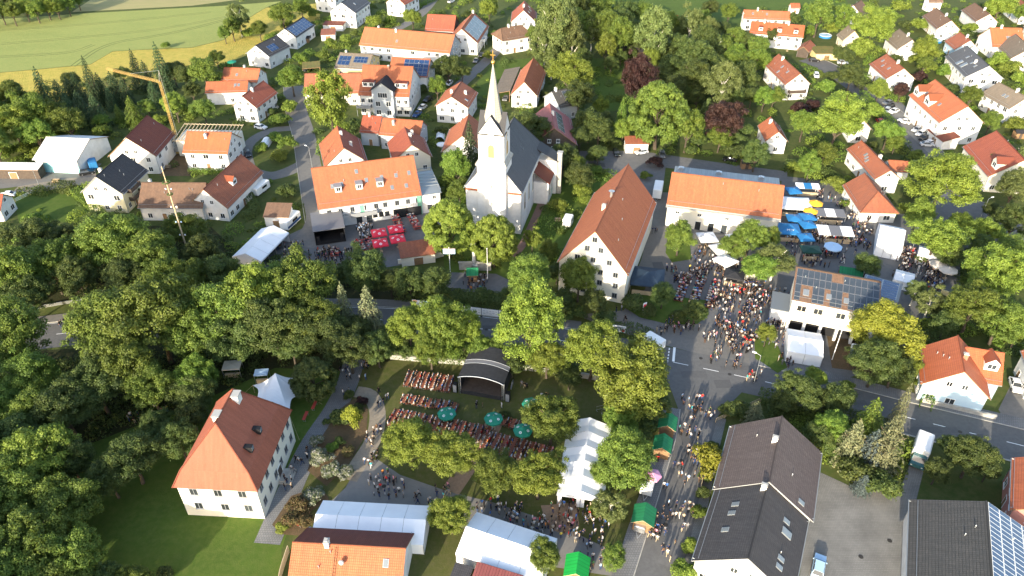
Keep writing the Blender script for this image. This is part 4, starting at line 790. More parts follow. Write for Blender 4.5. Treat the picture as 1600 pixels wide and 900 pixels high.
# annexe with steel roof terrace
ax_ = X(1.0) + sg*2.7; mb = MB(); mb.box(-2.6, 2.6, -5, yy-.4, 0, 5.6); an = part('annexe', mb, 'plaster_white', h.root, loc=(ax_, 0, 0))
mb = MB(); mb.box(-3, 3, -5.4, yy, 5.62, 5.75)
for k in range(7): mb.box(-3, 3, -5.3+k*1.7, -5.15+k*1.7, 6.5, 6.65)
for x in (-2.8, 2.8):
    for k in range(4): mb.box(x-.06, x+.06, -5.2+k*3.4, -5.08+k*3.4, 5.75, 6.5)
    mb.box(x-.07, x+.07, -5.4, yy, 6.66, 6.8)
part('terrace_frame', mb, 'zinc', an); add_window(an, (.3, yy-.4, 1.2), 0, 1.1, 1.1, True, 'black'); add_window(an, (-1, yy-.4, 4.0), 0, .9, 1.0, True)
# ------------------------------------------------------------------ old tithe barn, long hall, fire station, manor
h = house('tithe_barn', 'tall cream tithe barn with steep red-orange roof right of the church', (930, 362), (982, 256), (984, 426), 9.0, 50, roof='tile_orange', roofb='tile_orange', wall='plaster_cream', win=False, cat='barn', chim=((.36, -.12),), near=True)
key = [k for k in h.vis if k[1] == 'x'][0]; o3, rz, ln = h.wf[key]; rm = Matrix.Rotation(rz, 3, 'Z')
for z, xs in ((1.2, (-5.4, -1.8, 1.8, 5.4)), (3.9, (-5.4, -1.8, 1.8, 5.4)), (6.7, (-5.2, -1.8, 1.8, 5.2)), (9.6, (-3.6, 0, 3.6)), (12.4, (-1.5, 1.5)), (14.8, (0,))):
    for x in xs: add_window(h.root, o3 + Vector((h.cx, 0, 0)) + rm @ Vector((x, 0, z)), rz, 1.0, 1.15, True, 'grey_paint')
mb = MB(); mb.tube((0, 0, 0), (0, 0, 1.4), .35, .28, 10); mb.tube((0, 0, 1.5), (0, 0, 1.75), .7, .1, 10); part('roof_vent', mb, 'steel', h.roof, loc=h.on(.5, .05, -1))
h = house('long_hall', 'long white festival hall with broad orange roof behind the beer tables', (1050, 269), (1226, 290), (1039, 319), 7.4, 34, roof='tile_orange', roofb='metal_zinc', wall='plaster_cream', chim=(), win=False, cat='hall', near=True, door=False)
for i, s in enumerate((.16, .3, .42, .54, .75)): ob('door', door_mesh(2.2 if i in (0, 4) else 1.4, 2.4, 'glass_dark'), h.root, (h.sg*(s-.5)*2*h.lx, h.ly, .03), 0)
for s in (.1, .3, .55, .8): add_window(h.root, (h.sg*(s-.5)*2*h.lx, h.ly, 4.0), 0, .9, .7, True)
mb = MB(); mb.slab([(-h.lx-.4, h.hw-.9, h.he-.28), (h.lx+.4, h.hw-.9, h.he-.28), (h.lx+.4, h.hw+.45, h.he-.55), (-h.lx-.4, h.hw+.45, h.he-.55)], .1); part('eave_strip', mb, 'concrete', h.roof)
mb = MB(); mb.slab([(-h.lx, -h.hw-4, 7.9), (h.lx, -h.hw-4, 7.9), (h.lx, -h.hw+2.6, 8.7), (-h.lx, -h.hw+2.6, 8.7)], .2, 0, [(0, 6), (35, 6), (35, 0), (0, 0)]); mb.box(-h.lx+.3, h.lx-.3, -h.hw-3.6, -h.hw-.2, 0, 7.65, 1); ra = part('rear_annexe', mb, ['metal_zinc', 'plaster_white'], h.root)
for x in (-9, 2, 12): mb = MB(); mb.box(-.7, .7, -.5, .5, 0, .8); mb.tube((0, 0, .8), (0, 0, .95), .35, n=10); part('ventilation_unit', mb, 'steel', ra, loc=(x, -h.hw-1.5, 8.2))
skip = {(6, 0), (7, 0), (1, 2), (2, 2), (1, 3), (2, 3), (5, 2), (5, 3), (8, 2), (8, 3)}
h = house('fire_station', 'fire station with solar panelled roof and dark garage bays', (1244, 417), (1377, 441), (1236, 468), 8.8, 17, roof='tile_brown', wall='plaster_cream', chim=(), win=False, cat='fire station', near=True, hb=1.2, door=False,
          solar=((1, .02, .985, .04, .985, 14, 4, 'pv', skip),), sky=((.155, .72, 1, 1.4), (.42, .72, 1, 1.2), (.62, .74, 1, 1.2)))
fs = h; X = lambda s: h.sg*(s-.5)*2*h.lx
for i in range(5):
    mb = MB(); mb.box(-1.75, 1.75, 0, .06, 0, 3.0); part('garage_door', mb, 'black', h.root, loc=(X(.11+i*.195), h.ly, .03))
for i in range(6): mb = MB(); mb.box(-.28, .28, .003, 1.3, 0, 3.2); part('pillar', mb, 'plaster_white', h.root, loc=(X(.012+i*.195), h.ly, 0))
mb = MB(); mb.box(-h.lx, h.lx, .003, 1.4, 3.21, 3.75); part('canopy', mb, 'plaster_cream', h.root, loc=(0, h.ly, 0))
lettering('FEUERWEHR', .8, h.root, (X(.2), h.ly+1.42, 3.25), (math.pi/2, 0, math.pi), 'grey_paint')
for s in (.13, .33, .6, .82): add_window(h.root, (X(s), h.ly, 5.0), 0, 1.7, 1.3, True, 'cream_paint')
mb = MB(); mb.box(-2.4, 2.4, -3.0, 3.0, 0, 3.8); ap = part('side_annexe', mb, 'plaster_white', h.root, loc=(X(-.07), h.ly-3.5, 0)); mb = MB(); mb.slab([(-2.7, -3.3, 4.1), (2.7, -3.3, 4.1), (2.7, 3.3, 4.1), (-2.7, 3.3, 4.1)], .25); part('annexe_roof', mb, 'metal_zinc', ap)
a, b, c = gp(1352, 428, 6.5), gp(1411, 444, 6.5), gp(1408, 474, 6.5); xd = (b-a); W_ = xd.length; xd /= W_; D_ = abs((c-b).dot(Vector((-xd.y, xd.x, 0)))); o0 = a + xd*W_/2
root = ob('flat_annexe', None, None, (o0.x, o0.y, 0), math.atan2(xd.y, xd.x), label='flat roofed annexe with deep blue solar field beside the fire station', cat='building'); mb = MB(); mb.box(-W_/2+.3, W_/2-.3, -D_+.3, -.3, 0, 6.2); part('wall', mb, 'plaster_cream', root)
mb = MB(); mb.slab([(-W_/2, -D_, 6.5), (W_/2, -D_, 6.5), (W_/2, 0, 6.5), (-W_/2, 0, 6.5)], .3); rf = part('roof', mb, 'metal_zinc', root)
for i in range(2):
    for j in range(7): o = ob('solar_panel', _cache['pvb'], rf, (-W_/2+W_*(.27+i*.44), -D_*(.12+j*.127), 6.55)); o.scale = (W_*.43, D_*.122, 1)
# manor
FL, FR, BR = gp(269, 762, 7.3), gp(402.6, 768.7, 7.3), gp(455, 641, 7.3); xd = FR-FL; W_ = xd.length; xd /= W_; yd = Vector((-xd.y, xd.x, 0)); D_ = (BR-FR).dot(yd)
mo = FL + xd*W_/2 + yd*D_/2; manor = ob('manor_house', None, None, (mo.x, mo.y, 0), math.atan2(xd.y, xd.x), label='cream manor house with big hipped red roof on the lower left lawn', cat='house')
mb = MB(); w2, d2 = W_/2-.45, D_/2-.45; mb.box(-w2, w2, -d2, d2, 0, 7.25); part('wall', mb, 'plaster_cream', manor); mb = MB()
def ring(x, y, z, yo=0): return [(-x, -y+yo, z), (x, -y+yo, z), (x, y+yo, z), (-x, y+yo, z)]
e, m_, = ring(W_/2, D_/2, 7.3), ring(W_/2*.80, D_/2*.84, 9.9); rt = [(-.05, -D_/2*.36, 16.2), (.05, -D_/2*.36, 16.2), (.05, D_/2*.5, 16.2), (-.05, D_/2*.5, 16.2)]
for A, B in ((e, m_), (m_, rt)):
    for i in range(4): j = (i+1) % 4; ln = (Vector(A[j])-Vector(A[i])).length; hh = (Vector(B[i])-Vector(A[i])).length; l2 = (Vector(B[j])-Vector(B[i])).length; mb.face([A[i], A[j], B[j], B[i]], 0, [(-ln/2, hh), (ln/2, hh), (l2/2, 0), (-l2/2, 0)])
mb.face(ring(W_/2, D_/2, 7.28)[::-1], 1); mr = part('roof', mb, ['tile_manor' if 'tile_manor' in M else 'tile_red', 'wood_brown'], manor)
mb = MB()
for A, B in ((e, m_), (m_, rt)):
    for i in range(4): mb.tube(A[i], B[i], .13, n=6)
mb.tube(rt[0], rt[2], .15, n=6); part('ridge', mb, 'tile_manor' if 'tile_manor' in M else 'tile_red', mr)
for y in (-.15, .36): mb = MB(); mb.box(-.5, .5, -.7, .7, -2.2, .3); mb.box(-.62, .62, -.82, .82, .3, .45, 1); part('chimney', mb, ['plaster_white', 'concrete'], mr, loc=(.9 if y > 0 else -.5, D_/2*y*1.0, 16.0))
for y in (-.42, .02):
    mb = MB(); mb.box(-.7, .6, -.42, .42, -.2, .95); mb.box(.6, .65, -.34, .34, .15, .85, 1); part('dormer', mb, ['black', 'glass_pale'], mr, loc=(W_/2*.66, D_/2*y, 11.0))
for z, xs in ((5.3, (-3.9, 0, 3.9)), (1.9, (-3.9, .4, 4.2))):
    for x in xs: add_window(manor, (x, -d2, z), math.pi, 1.15, 1.35, True, 'grey_paint')
    for k in range(6): add_window(manor, (w2, -d2+1.6+k*(2*d2-3.2)/5, z), -math.pi/2, 1.0, 1.35, True, 'grey_paint')
ob('door', door_mesh(1.6, 2.6, 'wood_dark'), manor, (w2, .2, .05), -math.pi/2)
mb = MB(); mb.box(0.003, 2.2, -1.6, 1.6, 0, .3); mb.box(0.003, 1.6, -1.4, 1.4, .3, .6); part('step', mb, 'stone', manor, loc=(w2, .2, 0))
# ------------------------------------------------------------------ maypole, crane, masts, monument
b = gp(300, 415); root = ob('maypole', None, None, tuple(b), label='tall pale maypole rising from the trees below the farmhouse', cat='maypole'); mb = MB(); mb.tube((0, 0, 0), (0, 0, 26.4), .24, .1, 10); part('pole', mb, 'wood_pale', root)
for z, r_ in ((22.5, .8), (19.5, .55)):
    mb = MB()
    for k in range(14): a0, a1 = k*math.pi/7, (k+1)*math.pi/7; mb.tube((r_*math.cos(a0), r_*math.sin(a0), z), (r_*math.cos(a1), r_*math.sin(a1), z), .16, n=5)
    part('wreath', mb, 'leaf_k', root)
for k, z in enumerate((20.6, 16, 12, 8.5)):
    mb = MB(); mb.box(-.8, .8, -.04, .04, z, z+.06)
    for x in (-.6, .6): mb.box(x-.16, x+.16, -.05, .05, z+.07, z+.4, 1)
    part('guild_sign', mb, ['wood_brown', 'white_paint' if k % 2 else 'canvas_skyblue'], root)
def lattice(p, q, w_, m, bays, name, parent):
    p, q = Vector(p), Vector(q); d = (q-p); ln = d.length; d /= ln; a = d.cross(Vector((0, 0, 1)));
    if a.length < .1: a = Vector((1, 0, 0))
    a.normalize(); b_ = d.cross(a); mb = MB(); cs = [a*x*w_/2+b_*y*w_/2 for x, y in ((-1, -1), (1, -1), (1, 1), (-1, 1))]
    for c_ in cs: mb.tube(p+c_, q+c_, .04, n=4)
    for i in range(bays):
        s0, s1 = p+d*ln*i/bays, p+d*ln*(i+1)/bays
        for k in range(4): mb.tube(s0+cs[k], s1+cs[(k+1) % 4], .022, n=4)
    return part(name, mb, m, parent)
b = gp(281, 238); tp = 22.5; root = ob('tower_crane', None, None, tuple(b), label='yellow tower crane standing at the building site', cat='crane')
lattice((0, 0, 0), (0, 0, 7.5), .8, 'crane_yellow', 8, 'lower_mast', root); lattice((0, 0, 7.5), (0, 0, tp), .5, 'crane_yellow', 20, 'upper_mast', root)
tip = gp(166, 107, tp+1.5) - b; lattice((0, 0, tp), tuple(tip), .55, 'crane_yellow', 24, 'jib', root)
j = tip.normalized(); mb = MB(); mb.tube((0, 0, tp), (-j.x*1.5, -j.y*1.5, tp+3.4), .09, n=4); mb.tube((-j.x*1.5, -j.y*1.5, tp+3.4), (tip.x*.55, tip.y*.55, tp+1), .04, n=4); mb.tube((-j.x*1.5, -j.y*1.5, tp+3.4), (-j.x*1.6, -j.y*1.6, 2), .04, n=4); part('tie_bar', mb, 'steel', root)
mb = MB(); mb.box(-1.6, 1.6, -1.6, 1.6, .3, .9); mb.box(-1.5, 1.5, -1.4, -.7, .9, 2.6, 1); part('base', mb, ['crane_yellow', 'concrete'], root)
b = gp(741, 415); root = ob('memorial_column', None, None, tuple(b), label='white memorial column behind the green kiosk', cat='monument'); mb = MB(); mb.box(-1, 1, -1, 1, 0, .6); mb.tube((0, 0, .6), (0, 0, 6.2), .5, .38, 12); mb.box(-.6, .6, -.6, .6, 6.2, 6.6); part('column', mb, 'plaster_white', root)
for u, v, d_ in ((728, 413, 'left'), (757, 414, 'right')):
    b = gp(u, v+8); o = ob('memorial_wall', None, None, tuple(b), label=f'low pale memorial wall {d_} of the white column', cat='wall'); mb = MB(); mb.box(-1.6, 1.6, -.2, .2, 0, 2.0); mb.box(-1.75, 1.75, -.3, .3, 2.0, 2.15); part('slab', mb, 'stone', o)
def mast(label, base, hgt, m='white_paint', flag=None, r_=.09, name='flag_mast'):
    b = gp(*base); root = ob(name, None, None, tuple(b), label=label, cat='mast'); mb = MB(); mb.tube((0, 0, 0), (0, 0, hgt), r_, r_*.6, 8); mb.tube((0, 0, hgt), (0, 0, hgt+.2), .12, .04, 8); part('pole', mb, m, root)
    if flag: mb = MB(); mb.box(-1.4, 1.4, -.06, .06, hgt-1.6, hgt-.2); mb.box(-1.5, 1.5, -.09, .09, hgt-.19, hgt-.1, 1); part('flag', mb, [flag, 'wood_brown'], root)
    return root
mast('white mast with small square banner beside the lindens', (704, 432), 8.0, flag='canvas_skyblue'); mast('bare white mast right of the green kiosk', (762, 436), 8.5)
mast('slim pale flag mast in the yard of the fire station', (1300, 562), 9.0)
def lamp(label, base, hgt=7.0, ang=0.0):
    b = gp(*base); root = ob('street_lamp', None, None, tuple(b), ang, label=label, cat='street lamp'); mb = MB(); mb.tube((0, 0, 0), (0, 0, hgt), .08, .05, 8); mb.tube((0, 0, hgt), (1.1, 0, hgt+.35), .05, n=6); part('pole', mb, 'zinc', root)
    mb = MB(); mb.box(.9, 1.7, -.15, .15, hgt+.25, hgt+.4); part('lamp_head', mb, 'white_paint', root)
lamp('curved street lamp at the main junction', (1178, 598), 7, 2.6); lamp('street lamp beside the dark trees right of the market', (1530, 345), 6.5, .4); lamp('street lamp on the north street corner', (488, 262), 6.5, 2.5); lamp('street lamp behind the white market marquee', (1423, 395), 6, 1.2); lamp('street lamp at the left farm road', (62, 292), 6.5, 1.0)
# ------------------------------------------------------------------ trees, shrubs, hedges
def leaf_quads(C, N, S, aspect=0.62, tilt=0.9):
    n = len(C); N = N + RNG.normal(0, tilt, (n, 3)); N /= np.linalg.norm(N, axis=1)[:, None] + 1e-9
    A = RNG.normal(0, 1, (n, 3)); A -= N * (A*N).sum(1)[:, None]; A /= np.linalg.norm(A, axis=1)[:, None] + 1e-9
    B = np.cross(N, A); S = S[:, None]
    V = np.stack([C + A*S, C + B*S*aspect, C - A*S, C - B*S*aspect], 1).reshape(-1, 3)
    return V, np.arange(4*n).reshape(n, 4)
def sph(n):
    v = RNG.normal(0, 1, (n, 3)); return v / np.linalg.norm(v, axis=1)[:, None]
def crown_lobes(nl, leaves, az, lobe=(0.2, 0.36), leaf=0.045, low=-0.55, rough=0.12, spread=0.78, ax=1.0, fill=0.12, tilt=0.5, egg=0.0, even=False):
    """clumped crown inside an ellipsoid of radius 1 and half height az"""
    d = sph(nl*6); d = d[d[:, 2] > low][:nl]; nl = len(d)
    r = spread * (0.62 + 0.38*RNG.random(nl)**0.5); r[: nl//5] *= 0.55; r[nl//5: nl//5 + max(2, nl//12)] *= RNG.uniform(1.05, 1.22)
    if even: r = spread*(.86+.14*RNG.random(nl)); r[: nl//6] *= .6
    ph = RNG.uniform(0, 6.28, 4); az_ = np.arctan2(d[:, 1], d[:, 0]); r *= 1 if even else 1 + .10*np.sin(2*az_+ph[0]) + .09*np.sin(3*az_+ph[1]+2*d[:, 2]) + .07*np.sin(5*d[:, 2]+ph[2])
    Lc = d * r[:, None]; 
    if egg: w_ = 1 - egg*np.clip(Lc[:, 2:], 0, 1) ; Lc[:, :2] *= w_
    Lc = Lc * np.array([1, 1, az]); Lr = RNG.uniform(*lobe, nl) 
    per = np.maximum((leaves * Lr**2 / (Lr**2).sum()).astype(int), 20); Cs, Ns, Ss = [], [], []
    for c, rr, m in zip(Lc, Lr, per):
        s = sph(m); up = s[:, 2] < -0.35; s[up, 2] *= -0.6
        rad = rr * (1 + RNG.normal(0, rough, m))
        if fill: q = RNG.random(m) < fill; rad[q] *= RNG.random(q.sum())
        Cs.append(c + s*rad[:, None]*np.array([1, 1, .9])); Ns.append(s + np.array([0, 0, .25])); Ss.append(leaf*RNG.uniform(.6, 1.35, m))
    return leaf_quads(np.concatenate(Cs), np.concatenate(Ns), np.concatenate(Ss), tilt=tilt)
def crown_spruce(layers=17, leaf=0.05, droop=0.35, per=15):
    Cs, Ns, Ss = [], [], []
    for i in range(layers):
        f = i/(layers-1); z = -1 + 2*f; R0 = (1-f)**0.7*1.0 + 0.04; nb = max(6, int(per*(1-f*.55)))
        for b in range(nb):
            a = 2*math.pi*(b + RNG.random()*.6)/nb + i*.7; Lb = R0*RNG.uniform(.72, 1.1); m = max(6, int(60*Lb))
            t = RNG.random(m)**.6; x = t*Lb; wd = 0.16*Lb*(1.15-t)+.02; off = RNG.uniform(-1, 1, m)*wd
            ca, sa = math.cos(a), math.sin(a); zz = z - droop*x*x*1.2 + .06*np.sin(t*3) + RNG.normal(0, .018, m)
            Cs.append(np.stack([ca*x - sa*off, sa*x + ca*off, zz*1.0], 1)); nn = np.tile(np.array([ca*.5, sa*.5, .8]), (m, 1)); Ns.append(nn); Ss.append(leaf*RNG.uniform(.6, 1.3, m))
    return leaf_quads(np.concatenate(Cs), np.concatenate(Ns), np.concatenate(Ss), .5, .45)
def trunk_unit(seed, limbs=6, bend=.05):
    rr = random.Random(seed); mb = MB(); p = Vector((0, 0, -.05)); r = .085
    pts = [p]
    for k in range(5): p = p + Vector((rr.uniform(-bend, bend), rr.uniform(-bend, bend), .24)); pts.append(p)
    for k in range(5): mb.tube(pts[k], pts[k+1], .085*(1-k*.16), .085*(1-(k+1)*.16), 7, cap=False)
    for k in range(limbs):
        a = 2*math.pi*k/limbs + rr.uniform(-.3, .3); b = pts[2 + k % 3]; m1 = b + Vector((math.cos(a)*.28, math.sin(a)*.28, .17)); e = m1 + Vector((math.cos(a)*.33, math.sin(a)*.33, .22))
        mb.tube(b, m1, .036, .025, 5, cap=False); mb.tube(m1, e, .025, .009, 5, cap=False)
    return mb.mesh('trunk', ['trunk'])
CR = {}
def mk(shape, n, fn):
    CR[shape] = []
    for i in range(n): v, f = fn(i); CR[shape].append(np_mesh('crown', v, f, ['leaf_d']))
mk('round', 8, lambda i: crown_lobes(90, 19000, .95, (0.11, 0.27), .037, rough=.2))
mk('big', 6, lambda i: crown_lobes(190, 32000, .95, (0.08, 0.19), .0275, rough=.22, spread=.86))
mk('tall', 4, lambda i: crown_lobes(80, 15000, 1.0, (0.12, 0.22), .036, low=-.8, rough=.2, spread=.86, fill=.2, egg=.25))
mk('dense', 2, lambda i: crown_lobes(210, 36000, 1.0, (0.10, 0.16), .03, low=-.85, rough=.08, spread=.9, fill=.05, tilt=.45, egg=.28, even=True))
mk('spruce', 4, lambda i: crown_spruce(17 + i, .045, .3 + .05*i, 14))
mk('shrub', 4, lambda i: crown_lobes(26, 4200, .8, (0.25, 0.42), .075, low=-.2, rough=.13))
TR = [trunk_unit(i) for i in range(4)]
SHAPE = {'round': .95, 'big': .9, 'tall': 1.45, 'dense': 1.35, 'spruce': 1.55, 'shrub': .75}
KIND = {  # code: shape, leaf material, object name, words in the label
 'd': ('round', 'leaf_d', 'leafy_tree', 'mid-green leafy tree'), 'D': ('big', 'leaf_d', 'leafy_tree', 'broad mid-green tree'), 'g': ('round', 'leaf_g', 'leafy_tree', 'bright green leafy tree'),
 'y': ('round', 'leaf_y', 'leafy_tree', 'yellow-green leafy tree'), 'Y': ('big', 'leaf_y', 'leafy_tree', 'broad yellow-green tree'), 'k': ('round', 'leaf_k', 'leafy_tree', 'dark green leafy tree'), 'K': ('big', 'leaf_k', 'leafy_tree', 'broad dark green tree'),
 'o': ('tall', 'leaf_o', 'birch_tree', 'olive green airy birch'), 'O': ('big', 'leaf_o', 'leafy_tree', 'broad olive green tree'), 't': ('tall', 'leaf_g', 'leafy_tree', 'tall bright green tree'), 'T': ('tall', 'leaf_y', 'leafy_tree', 'tall yellow-green tree'),
 'p': ('round', 'leaf_p', 'copper_beech_tree', 'dark purple copper beech'), 'q': ('dense', 'leaf_y', 'linden_tree', 'dense egg-shaped yellow-green linden'), 'Q': ('dense', 'leaf_d', 'leafy_tree', 'huge dense domed green tree'),
 's': ('spruce', 'leaf_s', 'spruce_tree', 'dark green spruce'), 'c': ('spruce', 'leaf_c', 'conifer_tree', 'pale olive conifer'), 'C': ('spruce', 'leaf_g', 'conifer_tree', 'fresh green conifer'), 'b': ('spruce', 'leaf_b', 'blue_spruce_tree', 'silvery blue spruce'), 'l': ('spruce', 'leaf_l', 'larch_tree', 'lime yellow larch'),
 'S': ('shrub', 'leaf_k', 'shrub', 'dark green shrub'), 'G': ('shrub', 'leaf_g', 'shrub', 'bright green shrub'), 'L': ('shrub', 'leaf_y', 'shrub', 'yellow-green shrub'), 'P': ('shrub', 'leaf_p', 'shrub', 'purple shrub'), 'Z': ('shrub', 'leaf_l', 'shrub', 'golden yellow shrub'),
 'W': ('shrub', 'leaf_w', 'flowering_shrub', 'white flowering shrub'), 'F': ('shrub', 'leaf_f', 'flowering_shrub', 'rusty flowering shrub'), 'm': ('dense', 'leaf_k', 'leafy_tree', 'smooth round dark green tree'),
 'x': ('big', 'leaf_l', 'larch_tree', 'spreading lime yellow larch'), 'v': ('dense', 'leaf_s', 'yew_shrub', 'clipped dark columnar yew')}
ntree = [0]
def tree(u, v, rpx, code, az=None, label=None, group=None):
    shape, leaf, name, words = KIND[code]; A = az or SHAPE[shape]; clear = -.15 if shape == 'shrub' else (.12 if shape in ('spruce', 'dense') else .42)
    r = 5.0
    if shape == 'spruce': A = min(A, 3.2)*.82; rpx *= 1.22
    if shape == 'dense': rpx *= 1.08
    if rpx > 24 and shape == 'round': shape = 'big'
    for _ in range(6):
        zc = (clear + A) * r; p = gp(u, v, zc); r = 1.1 * rpx * depth(p) / FPX
    ntree[0] += 1; i = ntree[0]; rz = (i * 2.399) % 6.283
    me = CR[shape][i % len(CR[shape])]; zs = r*A if shape in ('spruce',) else r*A/{'round': .95, 'big': .95, 'shrub': .8}.get(shape, 1.0)
    if shape == 'shrub':
        o = ob(name, me, None, (p.x, p.y, zc), rz, (r, r, zs), label=label, cat='shrub', group=group); recol(o, [leaf]); return o
    root = ob(name, None, None, (p.x, p.y, 0), 0, label=label, cat='tree', group=group)
    c = ob('crown', me, root, (0, 0, zc), rz, (r*random.uniform(.88, 1.12), r*random.uniform(.88, 1.12), zs*random.uniform(.92, 1.1))); recol(c, [leaf])
    if shape != 'spruce': c.rotation_euler = (random.uniform(-.14, .14), random.uniform(-.14, .14), rz)
    t = ob('trunk', TR[i % 4], root, (0, 0, 0), rz, (r*.8, r*.8, zc*1.05))
    if code == 'o': recol(t, ['trunk_birch'])
    return root
def grove(place, rows, group=None):
    """rows: (u, v, crown radius, kind[, aspect]); labels count the trees of one kind from the left"""
    byk = {}
    for q in rows: byk.setdefault(KIND[q[3]][3], []).append(q)
    for words, L in byk.items():
        L.sort(key=lambda q: q[0])
        for i, q in enumerate(L):
            lab = f'{words} {place}' if len(L) == 1 else f'{ORD[i]} {words} from left {place}'
            tree(*q[:4], az=q[4] if len(q) > 4 else None, label=lab, group=group or f'trees {place}')
grove('in the top left corner wood', [(-22, 22, 16, 'g'), (0, 16, 15, 'g'), (18, 18, 15, 'd'), (38, 13, 14, 'y'), (55, 15, 14, 'g'), (72, 10, 14, 'y'), (88, 11, 13, 'g'), (104, 6, 13, 'd'), (120, -2, 12, 'g'), (10, -2, 16, 'k'), (50, -5, 16, 'k'), (90, -8, 15, 'k')])
grove('in the stand below the field', [(67, 143, 15, 's', 2.1), (93, 148, 13, 's'), (108, 140, 12, 's'), (120, 138, 13, 's'), (142, 130, 13, 's', 2.6), (157, 138, 13, 's'), (178, 138, 15, 's'), (195, 143, 13, 's'), (212, 108, 12, 's', 2.3), (228, 118, 13, 's'), (251, 106, 13, 's', 2.6), (240, 146, 12, 's'), (126, 168, 15, 's'), (150, 172, 16, 's'), (108, 172, 14, 's'), (172, 155, 10, 's'), (185, 178, 8, 'C'), (206, 172, 13, 'C'), (230, 168, 13, 'd'), (158, 188, 11, 'g'), (270, 112, 17, 'k'), (288, 118, 15, 'k'), (110, 125, 14, 'k'), (190, 115, 12, 'k')])
grove('at the left edge below the field', [(15, 155, 29, 'd'), (48, 178, 30, 'g'), (80, 180, 26, 'd'), (20, 195, 29, 'y'), (55, 208, 24, 'g'), (105, 190, 24, 'd'), (-20, 175, 31, 'd'), (108, 207, 13, 'L'), (85, 214, 13, 'G'), (160, 205, 13, 'G'), (40, 232, 13, 'L'), (60, 240, 11, 'L'), (-10, 225, 26, 'd'), (8, 238, 15, 'G')])
grove('behind the crane and the red roofs', [(272, 163, 20, 'y'), (318, 112, 24, 'd'), (300, 142, 14, 'k'), (318, 172, 18, 'd'), (295, 178, 12, 'G'), (250, 188, 10, 'L'), (338, 90, 12, 'd')])
grove('beside the wheat field', [(259, 71, 7, 'G'), (372, 24, 16, 'o'), (362, 42, 15, 'd'), (350, 52, 11, 'd'), (388, 52, 10, 'L'), (405, 45, 13, 'd'), (440, 22, 20, 'd'), (425, 60, 10, 'G'), (470, 12, 13, 'g'), (450, 40, 9, 'L'), (490, 22, 9, 'G')])
grove('left of the north street', [(455, 122, 20, 'g'), (472, 92, 12, 'G'), (505, 86, 11, 'G'), (517, 68, 9, 'L'), (452, 168, 12, 'L'), (440, 188, 12, 'G'), (430, 215, 10, 'G'), (450, 225, 13, 'G'), (437, 245, 12, 'L'), (425, 175, 8, 'S'), (410, 232, 9, 'L'), (449, 300, 15, 'S'), (440, 160, 9, 'S')])
tree(514, 158, 33, 'T', 1.5, 'tall ragged lime-green tree standing on the north street', None)
grove('between the upper farmhouses', [(644, 27, 15, 'y'), (585, 36, 14, 'L'), (610, 33, 10, 'G'), (600, 60, 10, 'S'), (540, 62, 9, 'L'), (683, 135, 16, 'g'), (700, 105, 20, 'k'), (722, 112, 14, 'k'), (764, 12, 16, 'y'), (763, 88, 8, 'L'), (690, 112, 13, 'S'), (575, 55, 8, 'L'), (660, 140, 8, 'S'), (555, 195, 10, 'S'), (730, 25, 9, 'S'), (690, 205, 10, 'S'), (770, 55, 8, 'G')])
grove('left of the church tower', [(734, 232, 17, 's', 2.3), (712, 262, 24, 'g', 1.1), (718, 298, 20, 'd'), (748, 250, 12, 'g'), (697, 285, 12, 'd')])
tree(702, 354, 37, 'q', 1.15, 'egg-shaped linden in front of the inn gable beside the church', 'lindens before the church')
tree(772, 374, 33, 'q', 1.25, 'egg-shaped linden in front of the church portal', 'lindens before the church')
grove('right of the church spire', [(826, 205, 31, 'k'), (812, 190, 16, 'o', 1.1), (805, 225, 14, 'S'), (788, 208, 10, 'L'), (890, 113, 32, 'Y'), (862, 105, 13, 'o', 1.0), (905, 150, 24, 'k'), (920, 190, 24, 'k'), (905, 215, 18, 'k'), (940, 165, 12, 'g', 1.3), (935, 205, 20, 'k'), (850, 150, 10, 'S'), (840, 175, 8, 'S'), (945, 190, 16, 'k')])
grove('in the tall far wood', [(868, 42, 35, 'o', 1.3), (852, 72, 24, 'o', 1.3), (895, 60, 24, 'o'), (905, 15, 26, 'k'), (932, 10, 26, 'd'), (945, 42, 26, 'd'), (948, 75, 15, 'T', 1.6), (965, 30, 22, 'k'), (985, 60, 19, 'k'), (1022, 55, 28, 'o', 1.5), (1018, 92, 15, 'y', 1.2), (1078, 38, 18, 'o', 1.6), (1062, 75, 22, 'k'), (1108, 48, 15, 'o'), (1118, 72, 15, 'o', 1.2), (1090, 90, 26, 'k'), (1050, 108, 22, 'k'), (1085, 118, 28, 'k'), (1132, 72, 16, 'd'), (1150, 85, 17, 'g'), (1185, 72, 18, 'd'), (1055, 140, 22, 'k'), (1000, 65, 17, 'k'), (870, 10, 19, 'd'), (980, 20, 19, 'k'), (1005, 20, 17, 'd'), (1105, 100, 22, 'k'), (1040, 85, 17, 'k'), (985, 85, 11, 'S'), (870, 85, 15, 'k'), (910, 90, 17, 'k')])
grove('deep in the tall far wood', [(925, 45, 18, 'o'), (970, 55, 22, 'd', 1.3), (1000, 45, 18, 'k'), (1045, 40, 18, 'd', 1.3), (1060, 55, 16, 'k'), (1100, 65, 20, 'k', 1.3), (955, 100, 12, 'k'), (1035, 120, 18, 'k'), (1075, 95, 20, 'k', 1.3), (1120, 105, 18, 'k'), (905, 40, 22, 'd', 1.3), (885, 25, 20, 'o', 1.3), (1150, 60, 16, 'd'), (1160, 105, 16, 'g'), (1185, 95, 18, 'g'), (1170, 65, 14, 'k'), (840, 55, 16, 'd'), (920, 120, 10, 'S'), (970, 88, 10, 'k'), (1090, 135, 20, 'k'), (1115, 130, 16, 'k'), (1148, 150, 16, 'k'), (1065, 125, 16, 'k'), (1100, 30, 14, 'd'), (1125, 45, 14, 'k')])
